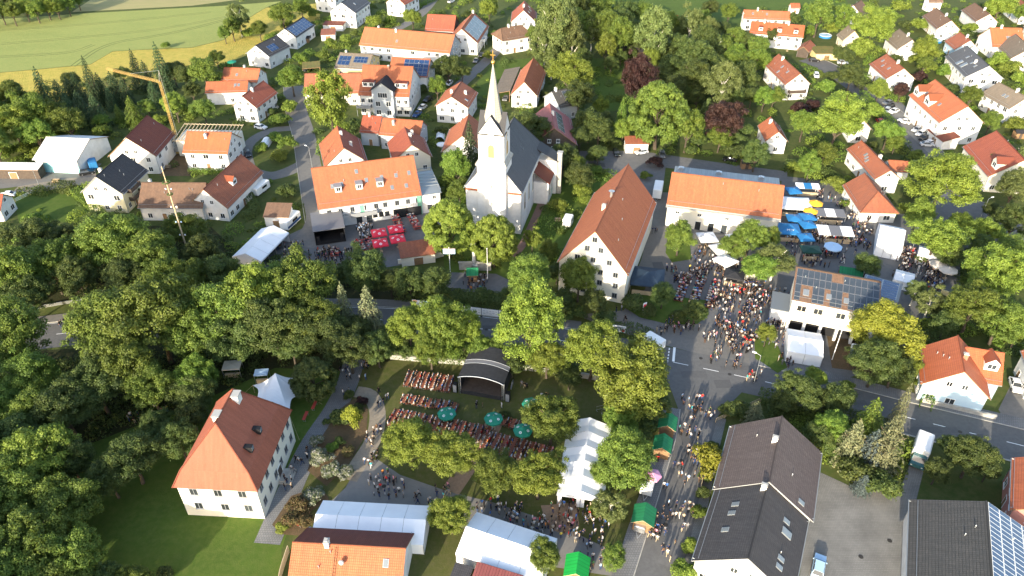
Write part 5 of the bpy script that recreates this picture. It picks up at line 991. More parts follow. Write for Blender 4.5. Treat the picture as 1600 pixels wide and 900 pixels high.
grove('around the huge domed tree', [(998, 128, 27, 'p', 1.6), (1075, 197, 24, 'g', 1.3), (1132, 188, 30, 'p'), (1130, 132, 27, 'o', 1.2), (1165, 120, 19, 'k', 1.3), (1106, 168, 10, 'o', 1.3), (972, 178, 10, 'C', 2.4), (974, 202, 17, 'y'), (1195, 152, 16, 'g'), (1175, 150, 14, 'k'), (1125, 215, 17, 'g'), (1182, 240, 21, 'k'), (1165, 205, 12, 'S'), (1092, 218, 12, 'k'), (1150, 240, 14, 'S'), (1065, 145, 16, 'k'), (1090, 150, 16, 'k'), (1145, 95, 16, 'g'), (1170, 95, 16, 'd'), (960, 225, 10, 'S'), (1080, 235, 10, 'S'), (1150, 218, 12, 'S')])
tree(1030, 177, 42, 'Q', 1.1, 'huge dense domed green tree in the middle of the gardens')
grove('along the upper right close', [(1280, 22, 24, 'd'), (1320, 28, 16, 't', 1.4), (1300, 45, 12, 'L'), (1365, 40, 28, 'Y'), (1405, 12, 14, 'L'), (1390, 30, 12, 'G'), (1437, 40, 13, 'L'), (1447, 78, 20, 'y'), (1430, 95, 10, 'L'), (1330, 118, 17, 'k'), (1343, 76, 18, 'L'), (1318, 86, 16, 'k'), (1374, 140, 18, 'y'), (1408, 142, 13, 'p'), (1436, 122, 11, 'P'), (1290, 137, 13, 'G'), (1210, 150, 16, 'g'), (1252, 172, 14, 'P'), (1270, 165, 11, 'P'), (1365, 173, 14, 'L'), (1388, 207, 20, 'g'), (1400, 222, 14, 'g'), (1257, 192, 18, 'g', 1.2), (1300, 120, 10, 'S'), (1245, 145, 10, 'L'), (1415, 40, 10, 'S'), (1225, 62, 12, 'S'), (1205, 55, 12, 'k'), (1240, 30, 12, 'k'), (1265, 50, 10, 'G'), (1190, 20, 10, 'S'), (1140, 18, 14, 'd'), (1110, 12, 12, 'k'), (1345, 130, 9, 'S')])
tree(1312, 186, 36, 'Y', 1.0, 'broad bright yellow-green tree between the two gabled houses')
grove('in the upper right gardens', [(1562, 12, 21, 'y'), (1490, 52, 12, 'L'), (1515, 45, 10, 'L'), (1560, 98, 16, 'L'), (1580, 108, 15, 'L'), (1596, 126, 13, 'L'), (1518, 148, 16, 'd'), (1548, 190, 15, 'd'), (1585, 195, 14, 'L'), (1478, 112, 13, 'G'), (1455, 106, 10, 'L'), (1538, 160, 10, 'S'), (1600, 75, 13, 'L'), (1470, 48, 10, 'G'), (1420, 72, 9, 'L'), (1400, 95, 10, 'S'), (1535, 15, 10, 'S'), (1595, 20, 12, 'd'), (1445, 100, 12, 'd'), (1560, 175, 10, 'S'), (1490, 140, 9, 'S')])
grove('around the market houses', [(1266, 258, 17, 'g', 1.2), (1288, 242, 20, 'd'), (1306, 290, 15, 'L'), (1320, 318, 8, 'G'), (1360, 230, 10, 'S'), (1430, 245, 12, 'd'), (1240, 262, 10, 'L'), (1412, 325, 8, 'L'), (1425, 300, 12, 'S')])
tree(1474, 282, 47, 'Y', .95, 'broad olive-yellow tree above the market street')
grove('at the right edge beyond the market', [(1436, 335, 22, 'y', 1.1), (1465, 372, 34, 'Y'), (1500, 350, 20, 'y'), (1540, 365, 26, 'Y'), (1585, 292, 28, 'O'), (1562, 255, 18, 'o', 1.0), (1555, 425, 44, 'Y'), (1592, 402, 32, 'd'), (1535, 390, 24, 'k'), (1480, 395, 22, 'k'), (1585, 345, 26, 'k'), (1600, 245, 20, 'o', 1.0), (1520, 478, 40, 'D'), (1565, 498, 36, 'D'), (1455, 470, 22, 'o', 1.1), (1430, 455, 18, 'o', 1.0), (1592, 520, 22, 'g'), (1478, 505, 22, 'k'), (1440, 405, 10, 'S'), (1468, 418, 8, 'S'), (1550, 330, 14, 'k')])
grove('beside the solar roofed station', [(1355, 415, 20, 'k'), (1198, 522, 14, 'y', 1.3), (1425, 575, 16, 'y', 1.3), (1440, 600, 12, 'G'), (1370, 565, 36, 'k'), (1400, 575, 30, 'K'), (1275, 590, 17, 'y'), (1340, 560, 18, 'k')])
tree(1386, 518, 48, 'x', .85, 'spreading lime yellow larch beside the solar roofed station')
grove('above the paved yard', [(1248, 610, 30, 'k'), (1225, 628, 20, 'k'), (1310, 622, 24, 'k'), (1286, 625, 18, 'k'), (1300, 665, 25, 'g'), (1332, 690, 26, 'c', 1.5), (1360, 655, 24, 'C', 1.5), (1388, 690, 30, 'c', 1.7), (1362, 700, 22, 'b', 1.5), (1408, 640, 14, 'c', 3.2), (1326, 604, 10, 'L'), (1180, 645, 16, 'c', 1.2), (1340, 735, 26, 'S'), (1378, 762, 24, 'S'), (1350, 755, 16, 'b', .9), (1140, 640, 14, 'S'), (1160, 640, 14, 'S'), (1210, 640, 14, 'S'), (1278, 680, 20, 'k'), (1300, 700, 18, 'S')])
grove('behind the white delivery van', [(1466, 735, 22, 'k'), (1520, 712, 36, 'K'), (1490, 700, 20, 'k'), (1545, 735, 18, 'k')])
tree(1109, 722, 23, 'Z', 1.1, 'golden yellow shrub on the pavement of the side street')
grove('beside the dark roofed house', [(1092, 800, 12, 'G'), (1080, 855, 14, 'L'), (1068, 895, 18, 'L'), (1098, 770, 10, 'S'), (1110, 905, 14, 'L'), (1090, 890, 14, 'G'), (1115, 700, 10, 'S'), (1100, 745, 9, 'S')])
grove('in the church garden', [(880, 245, 24, 'k'), (860, 258, 16, 'k'), (905, 275, 20, 'k'), (898, 255, 16, 'd'), (908, 300, 14, 'L'), (915, 312, 10, 'L'), (874, 322, 13, 'L'), (930, 268, 10, 'G'), (832, 372, 12, 'T', 1.5), (858, 392, 17, 'd', 1.2), (845, 405, 14, 'k'), (925, 248, 10, 'S'), (865, 285, 10, 'S'), (935, 240, 14, 'k'), (1008, 275, 8, 'G'), (1025, 255, 11, 'P')])
grove('on the bank below the church', [(825, 432, 34, 'd', 1.2), (870, 425, 16, 'k'), (905, 432, 28, 'd', 1.2), (570, 422, 34, 'k'), (640, 440, 24, 'k'), (682, 440, 22, 'k'), (660, 455, 16, 'S'), (715, 465, 14, 'S'), (755, 462, 14, 'S'), (800, 462, 16, 'k'), (930, 470, 22, 'k'), (945, 500, 18, 'S'), (610, 440, 20, 'k'), (540, 425, 18, 'k'), (880, 470, 20, 'k'), (700, 470, 14, 'S'), (900, 490, 14, 'S')])
grove('in the planted bed by the beer tables', [(990, 473, 17, 'S'), (1036, 460, 19, 'k'), (1086, 485, 19, 'k'), (1060, 495, 12, 'S'), (1015, 487, 12, 'S')])
grove('in front of the long hall', [(1062, 370, 23, 'd', 1.0), (1172, 372, 28, 'd'), (1188, 418, 24, 'g'), (1212, 405, 28, 'o', .9), (1145, 385, 18, 'd'), (1200, 375, 20, 'y')])
grove('in the row above the stage', [(828, 500, 52, 'Y', 1.2), (855, 560, 28, 'y'), (925, 545, 40, 'Y', 1.1), (640, 512, 30, 'y', 1.2), (690, 510, 36, 'g', 1.2), (725, 515, 26, 'y', 1.3), (672, 545, 26, 'g', 1.2), (705, 540, 24, 'g'), (752, 542, 22, 'd'), (775, 545, 18, 'd'), (960, 560, 24, 'y'), (1020, 628, 26, 'k'), (620, 540, 18, 'k'), (890, 590, 18, 'k'), (800, 570, 18, 'k'), (740, 555, 14, 'S'), (640, 550, 12, 'S')])
tree(990, 590, 56, 'Y', .95, 'broad olive-yellow tree at the road junction')
grove('in the beer garden', [(640, 690, 42, 'Y', .8), (705, 708, 40, 'Y', .8), (775, 735, 36, 'D', .85), (842, 742, 40, 'Y', .9), (862, 655, 38, 'D', .95), (978, 718, 42, 'D', 1.1), (945, 740, 22, 'd'), (955, 790, 24, 'o', .9), (970, 660, 26, 'g'), (1000, 690, 18, 'k'), (705, 805, 31, 'Y', .9), (850, 868, 26, 'd'), (960, 870, 20, 'd'), (1010, 665, 16, 'S'), (930, 795, 10, 'L'), (790, 650, 8, 'S')])
grove('around the flower bed of the park', [(536, 652, 17, 'S'), (552, 655, 13, 'Z', 1.7), (558, 640, 10, 'S'), (545, 617, 8, 'S'), (565, 628, 9, 'P'), (530, 690, 8, 'S'), (500, 715, 16, 'W'), (520, 735, 15, 'W'), (540, 738, 12, 'W'), (495, 690, 10, 'W'), (545, 705, 10, 'F'), (520, 700, 9, 'G'), (470, 790, 16, 'F'), (455, 812, 14, 'F'), (490, 775, 16, 'W'), (440, 825, 10, 'L'), (478, 815, 12, 'F'), (510, 660, 6, 'S')])
tree(490, 592, 34, 'm', .95, 'smooth round dark green tree beside the white stretch tent')
grove('in the wood below the maypole', [(28, 425, 44, 'd'), (78, 412, 39, 'd'), (125, 395, 34, 'g'), (178, 378, 46, 'D'), (235, 400, 39, 'd'), (62, 372, 32, 'k'), (150, 360, 28, 'k'), (285, 362, 28, 'd'), (312, 395, 28, 'k'), (260, 430, 34, 'd'), (120, 435, 34, 'k'), (200, 432, 34, 'k'), (40, 462, 34, 'k'), (350, 430, 30, 'k'), (20, 378, 25, 'k'), (95, 378, 25, 'k'), (210, 360, 21, 'k'), (-20, 420, 39, 'd'), (300, 435, 30, 'd'), (52, 345, 14, 'G')])
grove('in the wood below the road', [(15, 525, 51, 'D', 1.0), (48, 590, 44, 'd'), (165, 505, 57, 'D', 1.0), (240, 492, 64, 'D', 1.0), (300, 520, 46, 'd'), (200, 575, 48, 'd'), (235, 605, 39, 'd'), (305, 590, 34, 'g'), (345, 490, 55, 'D'), (392, 470, 51, 'Y', 1.0), (430, 450, 41, 'd'), (470, 450, 48, 'D', 1.0), (485, 500, 41, 'd'), (425, 508, 48, 'k'), (508, 520, 37, 'k'), (365, 530, 39, 'k'), (150, 600, 44, 'k'), (100, 640, 46, 'k'), (300, 612, 30, 'k'), (455, 540, 28, 'k')])
grove('at the lawn corner of the wood', [(537, 480, 17, 'c', 2.6), (576, 488, 23, 'c', 2.0), (545, 545, 34, 'k'), (590, 545, 26, 'k'), (560, 515, 22, 'k'), (610, 525, 18, 'k')])
grove('in the wood left of the manor lawn', [(60, 645, 42, 'd'), (10, 640, 42, 'd'), (20, 690, 44, 'k'), (60, 715, 51, 'Y', 1.0), (20, 770, 51, 'D'), (105, 790, 48, 'D'), (50, 845, 57, 'D'), (20, 900, 55, 'D'), (-30, 830, 55, 'D'), (120, 870, 44, 'd'), (-45, 730, 55, 'D'), (-50, 610, 50, 'D'), (110, 720, 37, 'k'), (-60, 930, 66, 'D'), (90, 915, 44, 'D')])
grove('on the shaded manor lawn', [(205, 715, 46, 'k', .8), (280, 690, 34, 'k'), (170, 745, 34, 'k'), (300, 650, 24, 'k'), (245, 665, 26, 'k'), (210, 905, 26, 'd'), (160, 905, 26, 'k'), (255, 900, 14, 'S'), (330, 585, 14, 'S')])
grove('beyond the left edge of the picture', [(-120, 780, 60, 'D', 1.1), (-130, 900, 60, 'D', 1.1), (-110, 680, 55, 'D', 1.1), (-190, 850, 60, 'D', 1.1), (-60, 1010, 60, 'D', 1.1), (-180, 1000, 60, 'D', 1.1), (60, 1000, 50, 'D')])
# hedges: leafy boxes along surveyed lines
def hedge(label, px, w, hgt, leaf='leaf_k', name='hedge', group=None):
    L = smooth(px, 3); Cs, Ns, Ss = [], [], []
    for a, b in zip(L[:-1], L[1:]):
        d = b-a; ln = d.length; t = np.array(d/ln); n = np.array([-t[1], t[0], 0]); m = int(max(40, ln*(w+2*hgt)*22))
        s = RNG.random(m)*ln; q = RNG.random(m); wt, ht = w/(w+2*hgt), hgt/(w+2*hgt)
        off = np.where(q < wt, (RNG.random(m)-.5)*w, np.where(q < wt+ht, -w/2, w/2)); z = np.where(q < wt, hgt, RNG.random(m)*hgt)
        off += RNG.normal(0, .07, m); z = np.abs(z + RNG.normal(0, .08, m)); c = np.array(a)[None]+t[None]*s[:, None]+n[None]*off[:, None]; c[:, 2] = z
        nn = np.where((q < wt)[:, None], np.array([[0, 0, 1.]]), n[None]*np.sign(off)[:, None]); Cs.append(c); Ns.append(nn); Ss.append(.17*RNG.uniform(.6, 1.3, m))
    v, f = leaf_quads(np.concatenate(Cs), np.concatenate(Ns), np.concatenate(Ss), .7, .5); c0 = v.mean(0); c0[2] = 0
    return ob(name, np_mesh(name, v-c0, f, [leaf]), None, tuple(c0), label=label, cat='hedge', group=group)
for lab, px, w_, hh, lf in [
    ('clipped hedge running down the garden of the yellow house', [(165, 345), (125, 310), (118, 305)], 2.2, 2.2, 'leaf_g'), ('dark hedge beside the lit lawn at the left house', [(82, 298), (118, 300)], 3.0, 2.8, 'leaf_k'),
    ('low hedge in front of the orange-red roofed house', [(295, 270), (350, 272)], 1.4, 1.3, 'leaf_g'), ('thin hedge along the top garden path', [(650, 14), (690, -4)], 1.6, 1.6, 'leaf_g'),
    ('long dark hedge above the market umbrellas', [(1225, 262), (1280, 272), (1325, 300)], 2.4, 2.4, 'leaf_k'), ('sunlit hedge between market and white bungalow', [(1300, 285), (1322, 305)], 2.0, 2.2, 'leaf_g'),
    ('hedge on the island of the cul-de-sac', [(1312, 110), (1335, 128), (1355, 143)], 3, 1.8, 'leaf_k'), ('hedge along the curved close road', [(1345, 150), (1375, 182), (1395, 200)], 2.4, 2.2, 'leaf_g'),
    ('dark hedge behind the stage along the road wall', [(610, 552), (700, 560), (800, 568), (900, 580)], 3.5, 2.4, 'leaf_k'), ('hedge between footpath and main road', [(955, 520), (990, 520), (1012, 530)], 3.5, 1.5, 'leaf_k'),
    ('dark hedge along the bank above the banners', [(620, 462), (700, 470), (800, 478), (880, 490)], 4.0, 2.2, 'leaf_k'), ('hedge between road and conifer garden', [(1185, 625), (1260, 640), (1400, 680)], 3, 2.0, 'leaf_k'),
    ('hedge behind the upper farmhouse garden', [(575, 62), (540, 72)], 2.0, 1.8, 'leaf_d'), ('hedge beside the gravel lane of the crane house', [(372, 290), (400, 330), (380, 345)], 2.5, 2, 'leaf_k'),
    ('hedge below the grey garden shed right of the market', [(1330, 330), (1400, 338)], 1.2, 1.0, 'leaf_g'), ('hedge along the garden of the blue house', [(1445, 640), (1450, 615)], 2.0, 2.0, 'leaf_g')]:
    hedge(lab, px, w_, hh, lf)
# shrubbery that fills the village gardens: beds and borders nobody could count one by one
def in_poly(x, y, P):
    ins = False
    for (ax, ay), (bx_, by_) in zip(P, P[1:]+P[:1]):
        if (ay > y) != (by_ > y) and x < (bx_-ax)*(y-ay)/(by_-ay)+ax: ins = not ins
    return ins
def free(x, y, m=1.2):
    for cx, cy, a, lx_, ly_ in RECTS:
        dx, dy = x-cx, y-cy; c_, s_ = math.cos(a), math.sin(a)
        if abs(dx*c_+dy*s_) < lx_+m and abs(-dx*s_+dy*c_) < ly_+m: return False
    return not any(in_poly(x, y, P) for P in PAVED)
GARD = {'leaf_g': [], 'leaf_y': [], 'leaf_k': [], 'leaf_d': []}
for poly_uv, n_ in ([(330, 100), (480, 20), (640, -5), (860, -5), (860, 200), (690, 240), (480, 240), (330, 200)], 330), ([(860, 100), (1200, 60), (1230, 0), (1620, -5), (1620, 340), (1420, 330), (1250, 290), (1000, 235), (860, 230)], 620), ([(20, 200), (300, 180), (480, 330), (400, 420), (160, 350), (20, 340)], 130), ([(690, 250), (880, 230), (960, 280), (860, 440), (690, 440)], 60), ([(1430, 400), (1620, 400), (1620, 640), (1430, 560)], 70), ([(1190, 620), (1420, 690), (1400, 760), (1290, 720)], 40):
    P = [gp(*q) for q in poly_uv]; P = [(q.x, q.y) for q in P]; xs, ys = [q[0] for q in P], [q[1] for q in P]; k = t_ = 0
    while k < n_ and t_ < n_*30:
        t_ += 1; x, y = random.uniform(min(xs), max(xs)), random.uniform(min(ys), max(ys))
        if in_poly(x, y, P) and free(x, y): GARD[random.choice(list(GARD))].append((x, y, random.choice((.7, .9, 1.2, 1.6, 2.1)))); k += 1
for lf, L in GARD.items():
    CC, NN, SS = [], [], []
    for x, y, r in L:
        m = int(110*r+60); s = sph(m); s[:, 2] = np.abs(s[:, 2]); sx_ = np.array([random.uniform(.8, 1.7), random.uniform(.8, 1.7), random.uniform(.7, 1.3)]); CC.append(np.array([x, y, 0]) + s*r*sx_*RNG.uniform(.75, 1.12, (m, 1))); NN.append(s); SS.append(RNG.uniform(.1, .22, m)*(.7+.3*r))
    v, f = leaf_quads(np.concatenate(CC), np.concatenate(NN), np.concatenate(SS), .7, .55)
    ob('shrubbery', np_mesh('shrubbery', v, f, [lf]), kind='stuff', label={'leaf_g': 'bright', 'leaf_y': 'yellowish', 'leaf_k': 'dark', 'leaf_d': 'mid-green'}[lf] + ' garden shrubbery filling the beds between the houses', cat='shrubbery')
# undergrowth in the woods: too many leaves to count
Cs = []
for poly_uv, n_ in ([(0, 470), (130, 455), (600, 450), (560, 420), (330, 370), (0, 350)], 260), ([(-80, 560), (110, 560), (560, 530), (420, 575), (320, 625), (140, 690), (-80, 760)], 320), ([(-80, 700), (110, 700), (130, 900), (-80, 900)], 200), ([(920, 60), (1180, 60), (1180, 160), (1000, 160)], 120), ([(60, 130), (250, 110), (250, 190), (60, 200)], 120):
    pts = [gp(*q) for q in poly_uv]; xs = [q.x for q in pts]; ys = [q.y for q in pts]; k = 0
    while k < n_:
        x, y = random.uniform(min(xs), max(xs)), random.uniform(min(ys), max(ys)); ins = False
        for a, b in zip(pts, pts[1:]+pts[:1]):
            if (a.y > y) != (b.y > y) and x < (b.x-a.x)*(y-a.y)/(b.y-a.y)+a.x: ins = not ins
        if ins: Cs.append((x, y, random.uniform(.5, 1.6))); k += 1
CC, NN, SS = [], [], []
for x, y, r in Cs:
    s = sph(90); s[:, 2] = np.abs(s[:, 2]); CC.append(np.array([x, y, 0]) + s*r*np.array([1.3, 1.3, 1])*RNG.uniform(.7, 1.1, (90, 1))); NN.append(s); SS.append(RNG.uniform(.12, .28, 90))
v, f = leaf_quads(np.concatenate(CC), np.concatenate(NN), np.concatenate(SS), .7, .6)
ob('undergrowth', np_mesh('undergrowth', v, f, ['leaf_k']), kind='stuff', label='dark undergrowth beneath the trees of the woods', cat='undergrowth')
# ------------------------------------------------------------------ festival: marquees, parasols, stalls, stages
def frame_of(A, B, C):
    """A->B along x, C on the far side: returns centre-of-AB origin, angle, length, width"""
    xd = B-A; xd.z = 0; L = xd.length; xd /= L; n = Vector((-xd.y, xd.x, 0)); W = (C-B).dot(n)
    if W < 0: A, B = B, A; xd = -xd; n = -n; W = -W
    o = (A+B)/2 + n*W/2; o.z = 0
    return o, math.atan2(xd.y, xd.x), L, W
def marquee(label, R1, R2, E, he, pitch, bays, open_ends=(0, 0), sides=True, scallop=0.0, name='marquee', group='white festival marquees', wins=False):
    p1, p2, ax, n, L, d, hr = solve(R1, R2, E, he, pitch); W = abs(d)
    if d < 0: ax = -ax
    c = (p1+p2)/2; root = ob(name, None, None, (c.x, c.y, 0), math.atan2(ax.y, ax.x), label=label, cat='marquee', group=group)
    for i in range(bays):
        x0, x1 = -L/2+L*i/bays+.02, -L/2+L*(i+1)/bays-.02; xm = (x0+x1)/2
        for s in (1, -1):
            mb = MB(); nseg = 6
            for k in range(nseg):
                t0, t1 = k/nseg, (k+1)/nseg
                for (xa, xb) in ((x0, xm), (xm, x1)):
                    def P(x, t): dip = scallop*(1-abs(x-xm)/(x1-xm)) + .05*math.sin(math.pi*t); return (x, s*W*t, hr-(hr-he)*t-dip)
                    q = [P(xa, t0), P(xb, t0), P(xb, t1), P(xa, t1)]; mb.face(q if s < 0 else q[::-1])
            mb.box(x0, x1, s*W-.02, s*W+.02, he-.35, he-.01); part('roof_panel', mb, 'canvas_white', root)
        mb = MB(); mb.box(x0-.05, x0+.05, -W, W, he-.12, he-.04); 
        for s in (1, -1): mb.box(x0-.05, x0+.05, s*W-.09*s-.05, s*W-.09*s+.05, 0, he-.13)
        part('frame', mb, 'steel', root)
    if sides:
        for s in ((1, -1) if sides is True else (sides,)): mb = MB(); mb.box(-L/2+.06, L/2-.06, s*(W-.16)-.02, s*(W-.16)+.02, .02, he-.36); part('side_wall', mb, 'canvas_white', root)
    for k, s in ((0, -1), (1, 1)):
        x = s*(L/2-.02); mb = MB(); mb.face([(x, -W, he), (x, W, he), (x, 0, hr-.06)]); mb.box(x-.02, x+.02, -W, W, he-.5, he-.01)
        if not open_ends[k]: mb.box(x-.02, x+.02, -W+.1, W-.1, .02, he-.51)
        else:
            for y in (-W+.5, -.35, .35, W-.5): mb.box(x-.03, x+.03, y-.3, y+.3, .02, he-.51)
        part('gable_wall', mb, 'canvas_white', root)
    return root
marquee('bluish white marquee of five bays at the lower edge', (493, 803), (666, 812), (482, 842), 2.6, 20, 5)
marquee('bright white marquee at the lower edge beside the lone lime tree', (728, 822), (858, 866), (706, 862), 2.8, 20, 4)
marquee('long white scalloped marquee under trees in the beer garden', (908, 767), (922, 652), (869, 780), 2.6, 22, 5, (1, 1), True, .22)
marquee('white tent along the left end of the inn yard', (383, 396), (428, 352), (412, 404), 2.8, 22, 4, (0, 0), -1)
marquee('white marquee with arched windows on the market square', (1376, 352), (1416, 360), (1368, 382), 3.2, 24, 3, (0, 0), True)
marquee('white double tent in front of the fire station', (1232, 524), (1287, 533), (1229, 548), 2.9, 16, 2, (0, 0), True)
marquee('small white tent behind the beige parasols', (1437, 386), (1466, 393), (1434, 398), 2.4, 20, 2)
marquee('long low white tent behind the fire station', (1400, 424), (1430, 432), (1396, 436), 2.3, 18, 2)
_pc = {}
def parasol(label, u, v, r, m, sides=8, hgt=2.6, rise=.8, emblem=None, group=None, square=False, stripes=None, rz=0.3, name='parasol'):
    p = gp(u, v, hgt); root = ob(name, None, None, (p.x, p.y, 0), rz, label=label, cat='parasol', group=group); n = 4 if square else sides; rr = r*1.3 if square else r
    mb = MB()
    for k in range(n):
        a0, a1 = 2*math.pi*(k+.5)/n, 2*math.pi*(k+1.5)/n; am = (a0+a1)/2; P = lambda a, q, z: (math.cos(a)*rr*q, math.sin(a)*rr*q, z)
        c_ = math.cos((a1-a0)/2)
        mi = (stripes[k % len(stripes)] if stripes else 0)
        for q0, q1 in ((0.02, .5), (.5, 1.0)): z0, z1 = hgt+rise*(1-q0**.9), hgt+rise*(1-q1**.9); mb.face([P(a0, q0, z0), P(a0, q1, z1), P(a1, q1, z1), P(a1, q0, z0)], mi)
        mb.face([P(a0, 1.0, hgt), P(a0, 1.0, hgt-.28), P(a1, 1.0, hgt-.28), P(a1, 1.0, hgt)], mi)
    can = part('canopy', mb, [m, 'white_print'], root); mb = MB(); mb.tube((0, 0, 0), (0, 0, hgt+rise+.12), .05, n=8); mb.box(-.4, .4, -.4, .4, 0, .12); part('pole', mb, 'wood_pale', root); mb = MB()
    for k in range(n): a = 2*math.pi*(k+.5)/n; mb.tube((0, 0, hgt+rise*.55), (math.cos(a)*rr*.97, math.sin(a)*rr*.97, hgt-.03), .02, n=4)
    part('ribs', mb, 'wood_pale', root)
    if emblem:
        for k in range(n):
            a = 2*math.pi*(k+1)/n
            if not square and k % 2: continue
            q = .62*math.cos(math.pi/n); z = hgt+rise*(1-(.62)**.9)+.03; mb = MB(); er = r*(.17 if square else .14); mb.tube((0, 0, 0), (0, 0, .02), er, n=16); mb.tube((0, 0, .02), (0, 0, .03), er*.62, n=16, m=1); mb.tube((0, 0, .03), (0, 0, .038), er*.3, n=12)
            o = part('emblem', mb, [emblem, m], can, loc=(math.cos(a)*rr*q, math.sin(a)*rr*q, z)); s_ = math.atan2(rise*.9, rr*math.cos(math.pi/n)); o.rotation_euler = (0, s_, a)
            o.rotation_mode = 'ZYX' if False else 'XYZ'
    return root
for u, v, lab in ((698, 646, 'green round parasol at the left beer tables'), (771, 654, 'green round parasol beside the sandy path'), (830, 631, 'green round parasol next to the tree right of the stage'), (817, 672, 'green round parasol lowest among the right beer tables')):
    parasol(lab, u, v, 1.75, 'parasol_green', emblem='white_print', group='green beer garden parasols')
inn_rz = inn.ang
for u, v, lab in ((592, 363, 'red square parasol upper left of the four'), (618, 357, 'red square parasol upper right of the four'), (594, 379, 'red square parasol lower left of the four'), (621, 372.5, 'red square parasol lower right of the four')):
    parasol(lab, u, v, 2.0, 'canvas_red', square=True, emblem='white_print', group='red inn yard parasols', rz=inn_rz)
for u, v, lab in ((1275, 317, 'orange parasol beside the pale stage tent'), (1267, 329, 'orange parasol in front of the other orange one')): parasol(lab, u, v, 1.9, 'canvas_orange', group='orange market parasols')
for u, v, lab in ((1468, 412, 'beige parasol behind the market crowd'), (1482, 421, 'beige parasol right of its twin at the market end')): parasol(lab, u, v, 2.1, 'canvas_beige', group='beige market parasols')
for u, v, lab, rz in ((1105, 370, 'white parasol left of the hall trees', .1), (1134, 406, 'white pointed parasol in front of the hall', .6), (1127, 388, 'white parasol half under the hall trees', .3), (1152, 372, 'white parasol beside the hall doors', .2)): parasol(lab, u, v, 2.4, 'canvas_white', square=True, emblem='grey_paint', group='white parasols before the hall', rz=rz, rise=.9)
for u, v, lab, rz in ((1241, 340, 'blue square parasol behind the big blue pavilion', -.1), (1262, 338, 'upper blue parasol touching the orange one', .1), (1262, 350, 'blue parasol with pale border in the blue group', .15), (1259, 370, 'small blue parasol below the blue group', 0), (1240, 297, 'blue parasol beside the white food trailer', .1)): parasol(lab, u, v, 2.0, 'canvas_blue', square=True, group='blue market parasols', rz=rz, rise=.6)
parasol('pink star-shaped parasol on the side street', 1020.5, 742, 1.45, 'canvas_pink', sides=6, rise=.5)
parasol('pale blue octagonal parasol above a round bar', 1302, 385, 2.2, 'canvas_skyblue', sides=8, rise=.4)
parasol('small green parasol at the right end of the market', 1490, 407, 1.6, 'parasol_green', square=True, rise=.6)
def pavilion(label, u, v, w_, d_, m, rz=0.0, hgt=2.4, rise=1.1, text=None, m2=None, name='pavilion', flat=False, walls=None):
    p = gp(u, v, hgt); root = ob(name, None, None, (p.x, p.y, 0), rz, label=label, cat='pavilion'); mb = MB(); e = [(-w_/2, -d_/2), (w_/2, -d_/2), (w_/2, d_/2), (-w_/2, d_/2)]
    if flat:
        nx = 3
        for i in range(nx): x0, x1 = -w_/2+w_*i/nx, -w_/2+w_*(i+1)/nx; mb.slab([(x0, -d_/2, hgt), (x1, -d_/2, hgt), (x1, d_/2, hgt+.35), (x0, d_/2, hgt+.35)], .1, 0 if i != 1 else 1)
    else:
        for i in range(4):
            a, b_ = e[i], e[(i+1) % 4]; mid = lambda t, q: (q[0]*t, q[1]*t)
            for t0, t1 in ((1, .5), (.5, .03)):
                z0, z1 = hgt+rise*(1-t0)**1.2, hgt+rise*(1-t1)**1.2; mb.face([(a[0]*t0, a[1]*t0, z0), (b_[0]*t0, b_[1]*t0, z0), (b_[0]*t1, b_[1]*t1, z1), (a[0]*t1, a[1]*t1, z1)])
            mb.face([(a[0], a[1], hgt-.3), (b_[0], b_[1], hgt-.3), (b_[0], b_[1], hgt), (a[0], a[1], hgt)])
    can = part('canopy', mb, [m, m2 or m], root)
    for x, y in e: mb = MB(); mb.box(x*.96-.04, x*.96+.04, y*.96-.04, y*.96+.04, 0, hgt-.12); part('post', mb, 'steel', root)
    if walls: mb = MB(); mb.box(-w_/2+.1, w_/2-.1, d_/2-.12, d_/2-.08, .1, hgt-.31); part('back_wall', mb, walls, root)
    mb = MB(); mb.box(-w_*.42, w_*.42, -d_/2+.1, -d_/2+.5, 0, 1.05); part('counter', mb, 'wood_pale', root)
    if text:
        mb = MB(); lettering(text, .9, can, (0, -d_*.34, hgt+rise*.28), (math.atan2(rise, d_/2)*.9, 0, 0), 'white_print')
    return root
pavilion('big blue pavilion with white letters beside the long hall', 1233, 357, 5.4, 5.4, 'canvas_blue', -.12, rise=1.3, text='MTV')
pavilion('dark green pavilion next to the market tree', 1267, 389, 4.6, 3.4, 'canvas_green', -.05, rise=.5)
pavilion('black and white striped snack stand on the market', 1305, 361, 8.6, 4.2, 'canvas_white', -.13, flat=True, m2='canvas_grey', walls='black_cloth')
pavilion('grey snack stand with two pale roof sheets on the market', 1297, 333, 7.4, 3.6, 'canvas_grey', -.12, flat=True, m2='canvas_white', walls='black_cloth')
pavilion('large pale printed tent canopy beside the orange parasols', 1242, 317, 8.4, 6.6, 'canvas_white', -.12, rise=1.4, m2='canvas_mauve')
pavilion('navy blue tent beside the tithe barn', 1012, 432, 7.6, 7.6, 'navy_cloth', -.2, rise=1.4, hgt=2.8)
pavilion('black tent in front of the white pointed parasol', 1148, 428, 4.6, 4.0, 'black_cloth', -.35, rise=.6)
pavilion('white pavilion beside the pale blue snack trailer on the market', 1262, 291, 6.4, 2.6, 'canvas_white', -.1, flat=True, m2='canvas_blue')
pavilion('small blue cloth canopy behind the stretch tent', 408, 581, 2.6, 1.8, 'canvas_skyblue', .1, rise=.15)
pavilion('cream cloth sail beneath the trees above the manor', 362, 570, 3.4, 2.6, 'cream_paint', .1, rise=.2)
